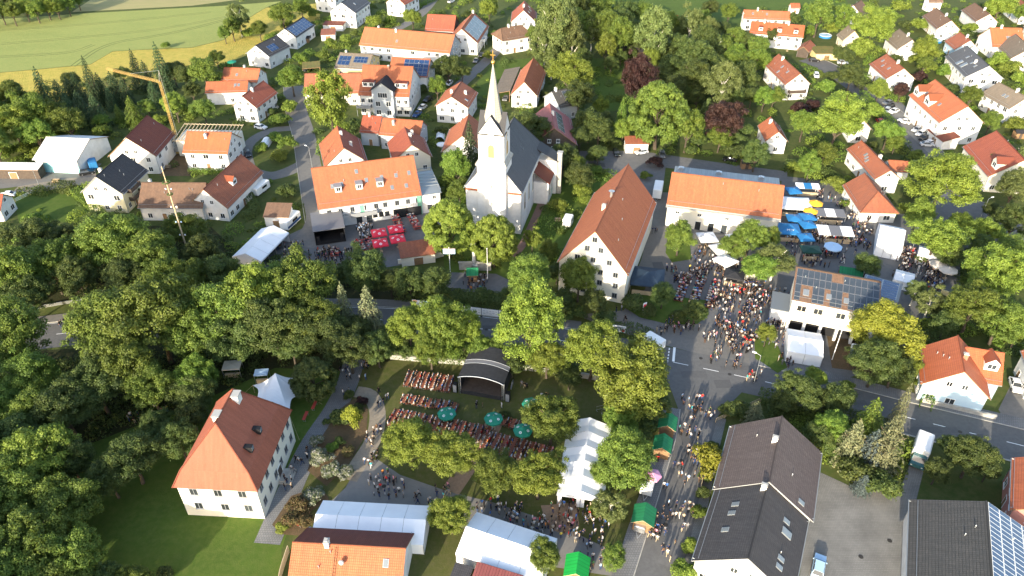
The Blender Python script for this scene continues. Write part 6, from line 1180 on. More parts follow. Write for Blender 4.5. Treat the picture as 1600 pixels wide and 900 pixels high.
def hut(label, u, v, L, W, rz, hgt=2.2, rise=1.0, m='green_felt', wall='wood_brown', name='market_hut', open_side=1):
    """wooden sales hut: ridge along local y, counter on the +x side"""
    p = gp(u, v, hgt+rise*.5); root = ob(name, None, None, (p.x, p.y, 0), rz, label=label, cat='market stall', group='green roofed market huts'); mb = MB()
    for s in (1, -1):
        q = [(0, -L/2-.3, hgt+rise), (0, L/2+.3, hgt+rise), (s*(W/2+.35), L/2+.3, hgt-.12), (s*(W/2+.35), -L/2-.3, hgt-.12)]; sl_ = math.hypot(W/2+.35, rise+.12); mb.slab(q[::-1] if s > 0 else q, .08, 0, [(0, 0), (L, 0), (L, sl_), (0, sl_)], 1)
    part('roof', mb, [m, 'wood_pale'], root); mb = MB(); mb.box(-W/2, -W/2+.08, -L/2, L/2, 0, hgt); mb.box(-W/2+.09, W/2, L/2-.08, L/2, 0, hgt); mb.box(-W/2+.09, W/2, -L/2, -L/2+.08, 0, hgt)
    for y in (-L/2+.04, L/2-.04): mb.face([(-W/2, y, hgt), (W/2, y, hgt), (0, y, hgt+rise-.1)])
    part('wall', mb, wall, root); mb = MB(); mb.box(W/2-.3, W/2+.2, -L/2+.09, L/2-.09, .9, 1.0); mb.box(W/2-.08, W/2-.003, -L/2+.09, L/2-.09, 0, .9); part('counter', mb, 'wood_pale', root)
    return root
sa = math.atan2(*(gp(1030, 690)-gp(1000, 860)).yx) - math.pi/2
hut('green roofed hut nearest the road junction', 1044, 657, 3.0, 2.6, sa); hut('second green roofed hut on the side street', 1036, 691, 3.0, 2.6, sa); hut('green roofed hut beside the parked glass trailer', 1007, 802, 3.1, 2.9, sa); hut('bright green roofed hut at the lower edge', 902, 882, 3.2, 3.0, sa+.1, m='green_bright' if 'green_bright' in M else 'green_felt')
hut('green roofed kiosk in front of the memorial column', 738, 421, 2.2, 2.8, math.pi/2+.05); hut('green roofed hut behind the fire station', 1330, 421, 4.6, 2.6, math.pi/2-.3)
# stretch tent beside the manor
p0 = gp(432, 612); root = ob('stretch_tent', None, None, tuple(p0), label='white stretch tent with peaked top behind the manor roof', cat='tent'); nu = 28; mb = MB(); V = {}
cor = [gp(395, 602, 2.0)-p0, gp(462, 590, 2.4)-p0, gp(478, 618, 1.2)-p0, gp(452, 648, 2.2)-p0, gp(400, 632, 2.2)-p0]; apex = gp(430, 583, 4.8)-p0
m5 = len(cor)
for i in range(m5):
    a, b_ = cor[i], cor[(i+1) % m5]; N = 8
    for j in range(N):
        for k in range(N):
            def P(s, t):
                q = a.lerp(b_, s); inn_ = 1 - .22*math.sin(math.pi*s); q = Vector((q.x*inn_, q.y*inn_, q.z+.5*math.sin(math.pi*s))); r_ = apex.lerp(q, t); r_.z = q.z + (apex.z-q.z)*(1-t)**1.7; return tuple(r_)
            s0, s1, t0, t1 = j/N, (j+1)/N, k/N, (k+1)/N; mb.face([P(s0, t0), P(s1, t0), P(s1, t1), P(s0, t1)])
part('canopy', mb, 'canvas_white', root); mb = MB(); mb.tube((apex.x, apex.y, 0), tuple(apex), .06); part('pole', mb, 'wood_pale', root)
for c_ in cor: mb = MB(); mb.tube((c_.x, c_.y, 0), (c_.x, c_.y, c_.z), .05); mb.tube(tuple(c_), (c_.x*1.5, c_.y*1.5, 0), .02); part('pole', mb, 'wood_pale', root)
# garden stage with barrel roof
A, B, C = gp(719, 614, 0), gp(786, 626, 0), gp(798, 580, 0); o0, ang, L_, W_ = frame_of(A, B, C); root = ob('concert_stage', None, None, tuple(o0), ang, label='covered concert stage with black barrel roof on the lawn', cat='stage')
x2, y2 = L_/2, W_/2; mb = MB(); mb.box(-x2, x2, -y2, y2, 0, 1.0); part('deck', mb, 'wood_dark', root); mb = MB(); N = 12; eh, rise = 4.3, 0.95
def arc(t): return (x2+.2)*(-1+2*t), eh + rise*math.sin(math.pi*t)**.8 if 0 < t < 1 else eh
for k in range(N):
    (xa, za), (xb, zb_) = arc(k/N), arc((k+1)/N)
    for ya, yb, mm_ in ((-y2-.3, -.5, 0), (-.5, .5, 1), (.5, y2+.3, 0)): mb.face([(xa, ya, za), (xb, ya, zb_), (xb, yb, zb_), (xa, yb, za)], mm_)
part('canopy', mb, ['black_cloth', 'canvas_grey'], root)
for y, tr_ in ((-y2-.3, .09), (-.55, .04), (.55, .04)):
    mb = MB()
    for k in range(N): (xa, za), (xb, zb_) = arc(k/N), arc((k+1)/N); mb.tube((xa, y, za+.04), (xb, y, zb_+.04), tr_, n=6)
    part('truss_arch', mb, 'steel', root)
for x in (-x2, x2):
    for y in (-y2, y2): lattice((x, y, 0), (x, y, eh), .35, 'steel', 9, 'truss_tower', root)
mb = MB(); mb.box(-x2+.2, x2-.2, y2-.1, y2-.04, 1.0, eh+.5); mb.box(-x2+.04, -x2+.1, -y2+.3, y2-.2, 1.0, eh); mb.box(x2-.1, x2-.04, -y2+.3, y2-.2, 1.0, eh); part('backdrop', mb, 'black_cloth', root)
mb = MB(); mb.box(-x2-.004, x2+.004, -y2-.06, -y2-.01, 0, .98); part('skirt', mb, 'black_cloth', root)
for x in (-x2-1.0, x2+.9): mb = MB(); mb.box(x-.4, x+.4, -y2-.2, -y2+.6, 0, 2.2); mb.box(x-.35, x+.35, -y2-.25, -y2-.2, .2, 2.0, 1); part('speaker', mb, ['black', 'grey_paint'], root)
mb = MB(); mb.tube((-2, 1, 1.0), (-2, 1, 1.6), .35, n=10); mb.tube((-1.2, 1.2, 1.0), (-1.2, 1.2, 1.45), .25, n=10, m=1); mb.tube((-1.5, .5, 1.0), (-1.5, .5, 1.5), .3, n=10); part('drum', mb, ['canvas_red', 'steel'], root)
for k in range(5): mb = MB(); mb.box(-.1, .1, -.45, .45, 0, .2+.2*k); part('step', mb, 'steel', root, loc=(x2+.7+.0, -.5+k*.25, 0))
# stage in the inn yard: container stage with flap
A, B, C = gp(494, 384, 0), gp(541, 377, 0), gp(540, 350, 0); o0, ang, L_, W_ = frame_of(A, B, C); root = ob('yard_stage', None, None, tuple(o0), ang, label='black box stage in front of the inn wall', cat='stage'); x2, y2 = L_/2, W_/2
mb = MB(); mb.box(-x2, x2, -y2, y2, 0, .9); part('deck', mb, 'black', root); mb = MB(); mb.box(-x2, x2, y2-.12, y2-.02, .9, 4.2); mb.box(-x2, -x2+.1, -y2+.2, y2-.13, .9, 4.2); mb.box(x2-.1, x2, -y2+.2, y2-.13, .9, 4.2); part('backdrop', mb, 'black_cloth', root)
mb = MB(); mb.slab([(-x2-.2, -y2-.4, 4.35), (x2+.2, -y2-.4, 4.35), (x2+.2, y2+.2, 4.6), (-x2-.2, y2+.2, 4.6)], .15); part('roof', mb, 'canvas_grey', root)
for x in (-x2+.8, x2-.8): mb = MB(); mb.box(x-.4, x+.4, -y2+.1, -y2+.7, .9, 2.4); part('speaker', mb, 'black', root)
# banner fence along the main road, signs, barriers
cols_ = [('canvas_white', 'pale blue and orange sponsor banner'), ('g_ban', 'green striped banner'), ('g_ban', 'second green banner half behind leaves'), ('canvas_white', 'white printed banner in the middle'), ('canvas_white', 'white printed banner right of the middle'), ('canvas_white', 'last white banner before the trees')]
mat('g_ban', (0.3, 0.45, 0.12), rough=.6); mat('ban_orange', (.8, .35, .15), rough=.6); mat('ban_blue', (.15, .4, .65), rough=.6); mat('print_grey', (.4, .42, .48), rough=.7)
P0, P1 = gp(645, 482), gp(808, 503); n6 = 6
for i, (m, lab) in enumerate(cols_):
    a = P0.lerp(P1, i/n6); b_ = P0.lerp(P1, (i+.96)/n6); d = b_-a; root = ob('banner', None, None, tuple((a+b_)/2), math.atan2(d.y, d.x), label=f'{lab} on the road fence', cat='banner', group='banners along the main road'); w2 = d.length/2
    mb = MB(); mb.box(-w2, w2, -.02, .02, .7, 2.5); part('cloth', mb, m, root)
    for x in (-w2+.05, w2-.05): mb = MB(); mb.box(x-.05, x+.05, .022, .1, 0, 2.6); part('post', mb, 'black', root)
    mb = MB()
    if i == 0: mb.box(-w2+.2, -w2*.4, -.03, -.021, 2.1, 2.4, 0); mb.box(w2*.4, w2-.1, -.03, -.021, 2.0, 2.45, 1); mb.box(-w2+.2, -w2*.5, -.03, -.021, .9, 1.4, 2)
    else:
        for k in range(5): x = -w2*.8+k*w2*.36; mb.box(x, x+w2*.25, -.03, -.021, 1.2+.2*(k % 2), 1.35+.2*(k % 2), 2); mb.box(x, x+w2*.2, -.03, -.021, 1.9, 2.0, 2)
    part('print', mb, ['ban_orange', 'ban_blue', 'print_grey' if m != 'g_ban' else 'canvas_white'], root)
a, b_ = gp(948, 517), gp(977, 522); d = b_-a; root = ob('banner', None, None, tuple((a+b_)/2), math.atan2(d.y, d.x), label='white banner with black capitals beside the white trailer', cat='banner', group='banners along the main road'); w2 = d.length/2
mb = MB(); mb.box(-w2, w2, -.02, .02, .3, 2.0); part('cloth', mb, 'canvas_white', root); mb = MB(); mb.box(w2*.6, w2*.9, -.03, -.021, .5, 1.2); part('print', mb, 'canvas_red', root); lettering('HALLENFEST', .5, root, (0, -.03, 1.35), (math.pi/2, 0, 0), 'black'); lettering('2024', .4, root, (0, -.03, .75), (math.pi/2, 0, 0), 'print_grey') if False else None
b_ = gp(1006, 490); root = ob('info_sign', None, None, tuple(b_), .5, label='narrow upright sign board beside the planted bed', cat='sign'); mb = MB(); mb.box(-.45, .45, -.06, .06, .3, 3.0); mb.box(-.35, .35, -.07, -.061, 1.7, 2.6, 1); mb.box(-.35, .35, -.07, -.061, .6, 1.4, 2); part('board', mb, ['canvas_white', 'canvas_red', 'ban_orange'], root)
def wall_line(label, px, hgt, w_, m, name='wall', cat='wall'):
    L = smooth(px, 3); mb = MB(); A_, B_ = offs(L, -w_/2), offs(L, w_/2)
    for i in range(len(L)-1): mb.slab([(A_[i].x, A_[i].y, hgt), (A_[i+1].x, A_[i+1].y, hgt), (B_[i+1].x, B_[i+1].y, hgt), (B_[i].x, B_[i].y, hgt)], hgt)
    return ob(name, mb.mesh(name, [m]), label=label, cat=cat)
wall_line('low pale stone wall behind the concert stage', [(610, 560), (680, 566), (760, 572), (860, 582), (960, 598)], 1.1, .5, 'stone', 'stone_wall')
wall_line('garden wall in front of the pale blue house', [(1440, 628), (1500, 642), (1555, 655)], 1.0, .4, 'stone', 'garden_wall'); wall_line('white wall strip behind the hall crowd', [(1152, 440), (1180, 434), (1202, 430)], 1.6, .2, 'plaster_cream', 'low_wall'); wall_line('cream wall beside the market end', [(1468, 462), (1500, 474)], 1.8, .3, 'plaster_ochre', 'low_wall')
wall_line('wooden fence along the lower outbuilding', [(452, 862), (440, 900), (436, 930)], 1.6, .12, 'wood_pale', 'wooden_fence', 'fence'); wall_line('pale timber fence along the golden shrub', [(1093, 770), (1102, 730), (1106, 700)], 1.3, .1, 'wood_pale', 'wooden_fence', 'fence'); wall_line('white plastered wall below the inn shed', [(622, 412), (660, 408), (693, 400)], 1.2, .3, 'plaster_cream', 'low_wall')
wall_line('steel guard rail along the main road at the left', [(20, 489), (90, 477), (150, 467)], .75, .12, 'steel', 'guard_rail', 'guard rail')
for i, (u, v) in enumerate(((940, 640), (948, 645), (956, 650))):
    b_ = gp(u, v); root = ob('crowd_barrier', None, None, tuple(b_), .3, label=f'{ORD[i]} steel crowd barrier stacked behind the long marquee', cat='barrier', group='steel barriers'); mb = MB(); mb.tube((-1.1, 0, 1.1), (1.1, 0, 1.1), .03); mb.tube((-1.1, 0, .25), (1.1, 0, .25), .03)
    for k in range(9): mb.tube((-1.1+k*.275, 0, .25), (-1.1+k*.275, 0, 1.1), .015, n=4)
    for x in (-1, 1): mb.tube((x, -.3, .02), (x, .3, .02), .03); mb.tube((x, 0, .02), (x, 0, .25), .03)
    part('frame', mb, 'steel', root)

# small things in the gardens
def garden_thing(name, label, cat, u, v, build, rz=0.0):
    p = gp(u, v); root = ob(name, None, None, tuple(p), rz, label=label, cat=cat)
    for pn, mb, m in build(): part(pn, mb, m, root)
def pool_():
    a = MB(); a.tube((0, 0, 0), (0, 0, .9), 2.6, n=24, cap=False); b = MB(); b.tube((0, 0, .5), (0, 0, .8), 2.55, n=24); c = MB()
    for k in range(24): t0, t1 = k*math.pi/12, (k+1)*math.pi/12; c.tube((2.6*math.cos(t0), 2.6*math.sin(t0), .92), (2.6*math.cos(t1), 2.6*math.sin(t1), .92), .07, n=5)
    return (('shell', a, 'canvas_blue'), ('water', b, 'canvas_skyblue'), ('rim', c, 'white_paint'))
def tramp_():
    a = MB(); a.tube((0, 0, .72), (0, 0, .75), 1.7, n=20); b = MB()
    for k in range(20): t0, t1 = k*math.pi/10, (k+1)*math.pi/10; b.tube((1.8*math.cos(t0), 1.8*math.sin(t0), .76), (1.8*math.cos(t1), 1.8*math.sin(t1), .76), .08, n=5)
    c = MB()
    for k in range(6): t0 = k*math.pi/3; c.tube((1.8*math.cos(t0), 1.8*math.sin(t0), 0), (1.8*math.cos(t0), 1.8*math.sin(t0), 2.4), .04, n=5)
    return (('mat', a, 'black_cloth'), ('pad', b, 'canvas_blue'), ('post', c, 'steel'))
def hut_():
    a = MB(); a.box(-1.5, 1.5, -1.1, 1.1, 0, 2.0); b = MB(); b.slab([(-1.8, -1.4, 2.0), (1.8, -1.4, 2.0), (1.8, 0, 2.8), (-1.8, 0, 2.8)], .08); b.slab([(-1.8, 0, 2.8), (1.8, 0, 2.8), (1.8, 1.4, 2.0), (-1.8, 1.4, 2.0)], .08); c = MB(); c.box(-.45, .45, -1.16, -1.103, .05, 1.85)
    return (('wall', a, 'wood_brown'), ('roof', b, 'tile_dark'), ('door', c, 'wood_dark'))
def frame_():
    a = MB()
    for k in range(6):
        t0, t1 = math.pi*k/6, math.pi*(k+1)/6; a.face([(-1.5*math.cos(t0), -2.2, 1.7*math.sin(t0)), (-1.5*math.cos(t1), -2.2, 1.7*math.sin(t1)), (-1.5*math.cos(t1), 2.2, 1.7*math.sin(t1)), (-1.5*math.cos(t0), 2.2, 1.7*math.sin(t0))])
    b = MB()
    for y in (-2.2, 0, 2.2):
        for k in range(6): t0, t1 = math.pi*k/6, math.pi*(k+1)/6; b.tube((-1.52*math.cos(t0), y, 1.72*math.sin(t0)), (-1.52*math.cos(t1), y, 1.72*math.sin(t1)), .03, n=4)
    return (('film', a, 'canvas_white'), ('hoop', b, 'steel'))
def wood_():
    out = []
    for k in range(14): a = MB(); z, i = k//5, k % 5; a.tube((-.9, -.5+i*.26+z*.08, .14+z*.24), (.9, -.5+i*.26+z*.08, .14+z*.24), .125, n=7); out.append(('log', a, 'wood_pale' if k % 2 else 'wood_brown'))
    return out
for q in (('swimming_pool', 'round blue garden pool behind the terrace rows', 'pool', 1289, 58, pool_), ('swimming_pool', 'blue garden pool between the brown roofs', 'pool', 1461, 65, pool_), ('trampoline', 'round trampoline in the garden left of the spire', 'trampoline', 672, 118, tramp_), ('trampoline', 'trampoline beside the red group of houses', 'trampoline', 430, 100, tramp_),
          ('garden_shed', 'brown garden shed left of the terrace rows', 'shed', 1150, 78, hut_), ('garden_shed', 'brown garden shed behind the long hall', 'shed', 1165, 262, hut_), ('garden_shed', 'garden shed near the round dark tree of the church', 'shed', 870, 262, hut_), ('garden_shed', 'garden shed between two right hand gardens', 'shed', 1545, 150, hut_), ('garden_shed', 'garden shed by the field houses', 'shed', 478, 66, hut_), ('garden_shed', 'garden shed below the taupe roof', 'shed', 1590, 215, hut_),
          ('poly_tunnel', 'white poly tunnel beside the north street', 'greenhouse', 415, 226, frame_), ('poly_tunnel', 'small white poly tunnel left of the spire', 'greenhouse', 688, 217, frame_), ('wood_pile', 'stacked logs on the building site', 'wood pile', 262, 262, wood_), ('wood_pile', 'log pile in the farm yard', 'wood pile', 88, 284, wood_), ('wood_pile', 'log pile beside the tithe barn garden', 'wood pile', 872, 345, wood_)): garden_thing(*q)
parasol('green garden parasol among the trees near the field', 362, 96, 1.8, 'parasol_green', rise=.5); parasol('white garden parasol behind the inn', 690, 225, 1.6, 'canvas_white', rise=.5); parasol('white garden parasol beside the planted garage', 1232, 70, 1.6, 'canvas_white', rise=.5)
for i, (a_, b_) in enumerate((((1188, 628), (1118, 660)), ((1455, 245), (1490, 305)), ((700, 150), (735, 190)), ((330, 268), (355, 258)), ((58, 300), (25, 316)))):
    A, B = gp(*a_), gp(*b_); d = B-A; n = max(2, int(d.length/2)); root = ob('garden_fence', None, None, tuple(A), math.atan2(d.y, d.x), label=('timber fence at the corner garden of the junction', 'timber fence along the close towards the market', 'timber fence beside the patched roof house', 'timber fence before the orange-red roofed house', 'white fence along the left lawn')[i], cat='fence')
    for k in range(n+1): mb = MB(); x = d.length*k/n; mb.box(x-.05, x+.05, -.05, .05, 0, 1.1); part('post', mb, 'wood_pale', root)
    for z in (.3, .65, 1.0): mb = MB(); mb.box(0, d.length, -.085, -.052, z-.06, z+.06); part('rail', mb, 'wood_pale' if i < 4 else 'white_paint', root)
# ------------------------------------------------------------------ vehicles
for nme, c_ in (('car_white', (.75, .75, .75)), ('car_silver', (.45, .47, .49)), ('car_black', (.015, .016, .018)), ('car_blue', (.03, .08, .22)), ('car_red', (.45, .03, .025)), ('car_grey', (.12, .125, .13)), ('car_paleblue', (.38, .55, .72)), ('car_teal', (.03, .10, .11))):
    mat(nme, c_, rough=.25, spec=.6)
def loft(mb, secs, m=0):
    """secs: list of rings (equal length) along the vehicle"""
    n = len(secs[0])
    for a, b in zip(secs[:-1], secs[1:]):
        for i in range(n): j = (i+1) % n; mb.face([a[i], a[j], b[j], b[i]], m)
    mb.face(secs[0][::-1], m); mb.face(secs[-1], m)
def wheel_mesh(r=.32, w=.22):
    k = ('wheel', r)
    if k not in _cache: mb = MB(); mb.tube((-w/2, 0, 0), (w/2, 0, 0), r, n=14); _cache[k] = mb.mesh('wheel', ['tyre']); mb = MB(); mb.tube((-w/2-.01, 0, 0), (w/2+.01, 0, 0), r*.6, n=12); _cache[('rim', r)] = mb.mesh('rim', ['rim'])
    return _cache[k]
def car_meshes(kind):
    if kind in _cache: return _cache[kind]
    W = .88; bm = MB(); est = kind == 'estate'
    def sec(y, z0, z1, w, tw): return [(-w, y, z0), (w, y, z0), (w, y, (z0+z1)*.55), (tw, y, z1), (-tw, y, z1), (-w, y, (z0+z1)*.55)]
    prof = [(-2.12, .35, .62, .74, .66), (-2.0, .28, .82, .84, .78), (-1.0, .22, .92, .9, .84), (.9, .22, .95, .9, .84), (1.9, .24, .97, .88, .82), (2.1, .34, .8, .8, .74)]
    loft(bm, [sec(*p) for p in prof]); bm_body = bm
    cab = MB(); cs = [(-.95, .9, .86), (-.35, 1.42, .64), (.95 if not est else 1.5, 1.46, .64), (1.75 if not est else 2.0, .96, .82)]
    roofm = MB()
    p = [[(-w, y, .9), (w, y, .9)] for y, z, w in ((-.95, .9, .83), (1.85 if not est else 2.0, .9, .82))]; q = [[(-.64, y, 1.42), (.64, y, 1.42)] for y in (-.3, .95 if not est else 1.55)]
    glass = MB(); glass.face([p[0][1], p[0][0], q[0][0], q[0][1]][::-1]); glass.face([p[1][0], p[1][1], q[1][1], q[1][0]][::-1])
    for i in (0, 1): f = [p[0][i], p[1][i], q[1][i], q[0][i]]; glass.face(f if i else f[::-1])
    bm.slab([(-.66, -.34, 1.47), (.66, -.34, 1.47), (.66, 1.0 if not est else 1.6, 1.48), (-.66, 1.0 if not est else 1.6, 1.48)], .06)
    for i in (0, 1):
        for a, b in ((p[0][i], q[0][i]), (p[1][i], q[1][i])): bm.tube(a, b, .045, n=4)
        s = -1 if i == 0 else 1; bm.tube((s*.75, .35, .9), (s*.66, .35, 1.42), .04, n=4); bm.box(s*.95-.09, s*.95+.09, -.75, -.6, .92, 1.05)
    out = dict(body=bm.mesh('body', ['car_white']), glass=glass.mesh('window_glass', ['glass_dark']))
    l = MB(); l.box(-.13, .13, -.02, .04, -.07, .07); out['headlight'] = l.mesh('headlight', ['lamp_glass']); l = MB(); l.box(-.1, .1, -.03, .02, -.1, .1); out['tail_light'] = l.mesh('tail_light', ['tail_red'])
    _cache[kind] = out; return out
def car(label, u, v, heading_px, colour, kind='car', scale=1.0, group=None):
    """heading_px: photograph point the bonnet looks towards"""
    p = gp(u, v); d = gp(*heading_px) - p; rz = math.atan2(d.y, d.x) + math.pi/2; ms = car_meshes(kind); wheel_mesh()
    root = ob('car', None, None, (p.x, p.y, .035), rz, (scale,)*3, label=label, cat='car', group=group); b = ob('body', ms['body'], root); recol(b, [colour]); ob('window_glass', ms['glass'], b)
    for x in (-.82, .82):
        for y in (-1.32, 1.3): wo_ = ob('wheel', _cache[('wheel', .32)], root, (x, y, .32)); ob('rim', _cache[('rim', .32)], wo_)
        ob('headlight', ms['headlight'], b, (x*.8, -2.07, .66)); ob('tail_light', ms['tail_light'], b, (x*.88, 2.07, .74))
    return root
gcar = 'cars parked in the village'
for q in [('silver estate car parked between the orange roofs and lane', 1385, 175, (1375, 185), 'car_silver', 'estate'), ('dark car first in the row at the apartment block', 1387, 163, (1370, 168), 'car_grey', 'car'), ('black car second in the row at the apartment block', 1389, 169, (1372, 175), 'car_black', 'estate'), ('white car third in the row at the apartment block', 1396, 176, (1380, 182), 'car_white', 'car'),
          ('white car standing alone before the apartment block', 1412, 192, (1398, 188), 'car_white', 'car'), ('silver car upper of the lower parking row', 1432, 205, (1415, 212), 'car_silver', 'estate'), ('white estate car in the lower parking row', 1438, 211, (1422, 218), 'car_white', 'estate'), ('black car in the lower parking row', 1443, 218, (1428, 225), 'car_black', 'car'), ('white car last in the lower parking row', 1450, 226, (1434, 232), 'car_white', 'car'),
          ('dark red car on the far side of the close', 1375, 193, (1385, 203), 'car_red', 'car'), ('black car at the head of the cul-de-sac', 1272, 96, (1290, 97), 'car_black', 'estate'), ('red car beside the planted garage roof', 1297, 81, (1300, 92), 'car_red', 'car'), ('grey car at the cul-de-sac garages', 1316, 100, (1330, 101), 'car_silver', 'car'), ('white van parked under the mottled brown roof', 1275, 120, (1278, 130), 'car_white', 'estate'),
          ('black car on the barn yard', 963, 242, (968, 252), 'car_black', 'estate'), ('silver car beside the white garage', 1002, 240, (985, 243), 'car_silver', 'car'), ('dark grey car right of the white garage', 1034, 244, (1036, 256), 'car_grey', 'estate'), ('black car at the edge of the barn yard', 1140, 252, (1128, 250), 'car_black', 'car'),
          ('black car in the lane behind the spire', 752, 88, (742, 100), 'car_black', 'car'), ('dark car behind the other in the spire lane', 744, 97, (735, 108), 'car_grey', 'car'), ('dark blue car beside the apartment house', 652, 181, (640, 190), 'car_blue', 'car'), ('silver car beside the apartment house', 660, 170, (648, 178), 'car_silver', 'car'), ('black car third beside the apartment house', 668, 158, (656, 166), 'car_black', 'estate'), ('white car at the garden wall near the spire', 702, 132, (694, 140), 'car_white', 'car'),
          ('white car at the left house lawn', 13, 307, (-10, 308), 'car_white', 'car'), ('white car on the north lane left of the street', 408, 201, (420, 203), 'car_white', 'estate'), ('pale blue car in the paved yard', 1278, 888, (1285, 850), 'car_paleblue', 'estate'), ('black car beside the yellow house', 137, 272, (148, 270), 'car_black', 'estate'), ('silver car by the teal hall', 108, 262, (95, 264), 'car_silver', 'estate'),
          ('black car in the carport under the mossy roof', 482, 111, (470, 115), 'car_black', 'car'), ('blue car at the top street', 705, 4, (715, 0), 'car_silver', 'car'), ('grey car before the leaning lean-to roof', 790, 156, (785, 165), 'car_grey', 'car'), ('black car near the right edge of the top gardens', 1596, 30, (1606, 34), 'car_black', 'car'), ('silver car beside the big red roof', 1448, 228, (1468, 229), 'car_silver', 'car'), ('white car in the driveway of the right house', 1585, 605, (1590, 620), 'car_white', 'car'), ('black car on the building site lane', 388, 243, (392, 255), 'car_black', 'estate')]:
    car(*q, group=gcar)
def trailer(label, u, v, L, W, Hh, head, m, m2=None, name='caravan', cat='trailer', cab=False, glass=True, cabm=None):
    p = gp(u, v); d = gp(*head)-p; rz = math.atan2(d.y, d.x)+math.pi/2; root = ob(name, None, None, (p.x, p.y, .03), rz, label=label, cat=cat); mb = MB(); c = .18
    ring_ = lambda y, i: [(-W/2+i, y, .45+i), (W/2-i, y, .45+i), (W/2-i, y, Hh-c-i), (W/2-c-i, y, Hh-i), (-W/2+c+i, y, Hh-i), (-W/2+i, y, Hh-c-i)]
    y0 = -L/2 + (1.9 if cab else 0); loft(mb, [ring_(y0, .12), ring_(y0+.15, 0), ring_(L/2-.15, 0), ring_(L/2, .12)]); b = part('body', mb, [m, m], root)
    if m2: mb = MB(); mb.box(-W/2-.01, W/2+.01, y0+.2, L/2-.2, .7, Hh*.5); part('stripe', mb, m2, b)
    if glass:
        for s in (-1, 1): mb = MB(); mb.box(s*(W/2)-.02, s*(W/2)+.02, -L*.1, L*.25, Hh*.52, Hh*.78); part('window', mb, 'glass_dark', b)
    wheel_mesh()
    if cab:
        mb = MB(); w = W*.46; sec = lambda y, z: [(-w, y, .4), (w, y, .4), (w, y, z*.7), (w*.86, y, z), (-w*.86, y, z), (-w, y, z*.7)]; loft(mb, [sec(-L/2-.0, 1.1), sec(-L/2+.5, 1.3), sec(-L/2+1.1, 2.1), sec(y0-.03, 2.15)]); cb = part('cab', mb, cabm or m, root); mb = MB(); mb.face([(-w*.8, -L/2+.53, 1.36), (w*.8, -L/2+.53, 1.36), (w*.75, -L/2+1.02, 2.05), (-w*.75, -L/2+1.02, 2.05)]); part('windscreen', mb, 'glass_dark', cb)
        for s in (-1, 1): ob('headlight', car_meshes('car')['headlight'], cb, (s*w*.7, -L/2-.02, .8))
    else: mb = MB(); mb.tube((-.4, -L/2, .5), (0, -L/2-1.1, .45), .05); mb.tube((.4, -L/2, .5), (0, -L/2-1.1, .45), .05); part('drawbar', mb, 'steel', root)
    for s in (-1, 1):
        for y in ((-L*.32, L*.3) if cab else (0, .7)): wo_ = ob('wheel', _cache[('wheel', .32)], root, (s*(W/2-.12), y, .32)); ob('rim', _cache[('rim', .32)], wo_)
    return root
trailer('blue and white caravan at the end of the inn yard', 455, 352, 6.5, 2.4, 2.8, (440, 366), 'white_paint', 'car_blue'); trailer('white site trailer beside the north street', 408, 300, 6.0, 2.4, 2.6, (392, 312), 'white_paint')
trailer('white tanker-shaped trailer at the road junction', 1021, 542, 4.2, 2.4, 2.6, (1004, 532), 'white_paint', glass=False); trailer('white box van with dark teal cab parked beside the conifer garden', 1435, 713, 7.0, 2.6, 3.1, (1429, 735), 'white_paint', name='delivery_van', cat='van', cab=True, glass=False, cabm='car_teal')
trailer('white box truck between barn and long hall', 1027, 305, 6.0, 2.4, 3.2, (1022, 330), 'canvas_white', name='box_truck', cat='truck', glass=False); trailer('white snack trailer under the pink parasol', 1011, 765, 3.4, 2.0, 2.4, (1004, 790), 'white_paint', glass=False, name='snack_trailer'); trailer('silver glass trailer before the green roofed hut', 1001, 823, 3.2, 1.8, 1.8, (994, 850), 'steel', name='glass_trailer')
trailer('white lift platform trailer behind the tithe barn', 887, 352, 3.2, 2.2, 2.6, (880, 366), 'white_paint', name='site_cabin'); trailer('blue tarpaulin trailer beside the white barn', 147, 262, 4, 2.3, 2.4, (152, 276), 'canvas_blue', name='tarp_trailer', glass=False)
trailer('white mobile stall roof beside the station yard', 1335, 560, 3.6, 2.4, 2.4, (1333, 575), 'white_paint', 'canvas_red', name='snack_trailer', glass=False)
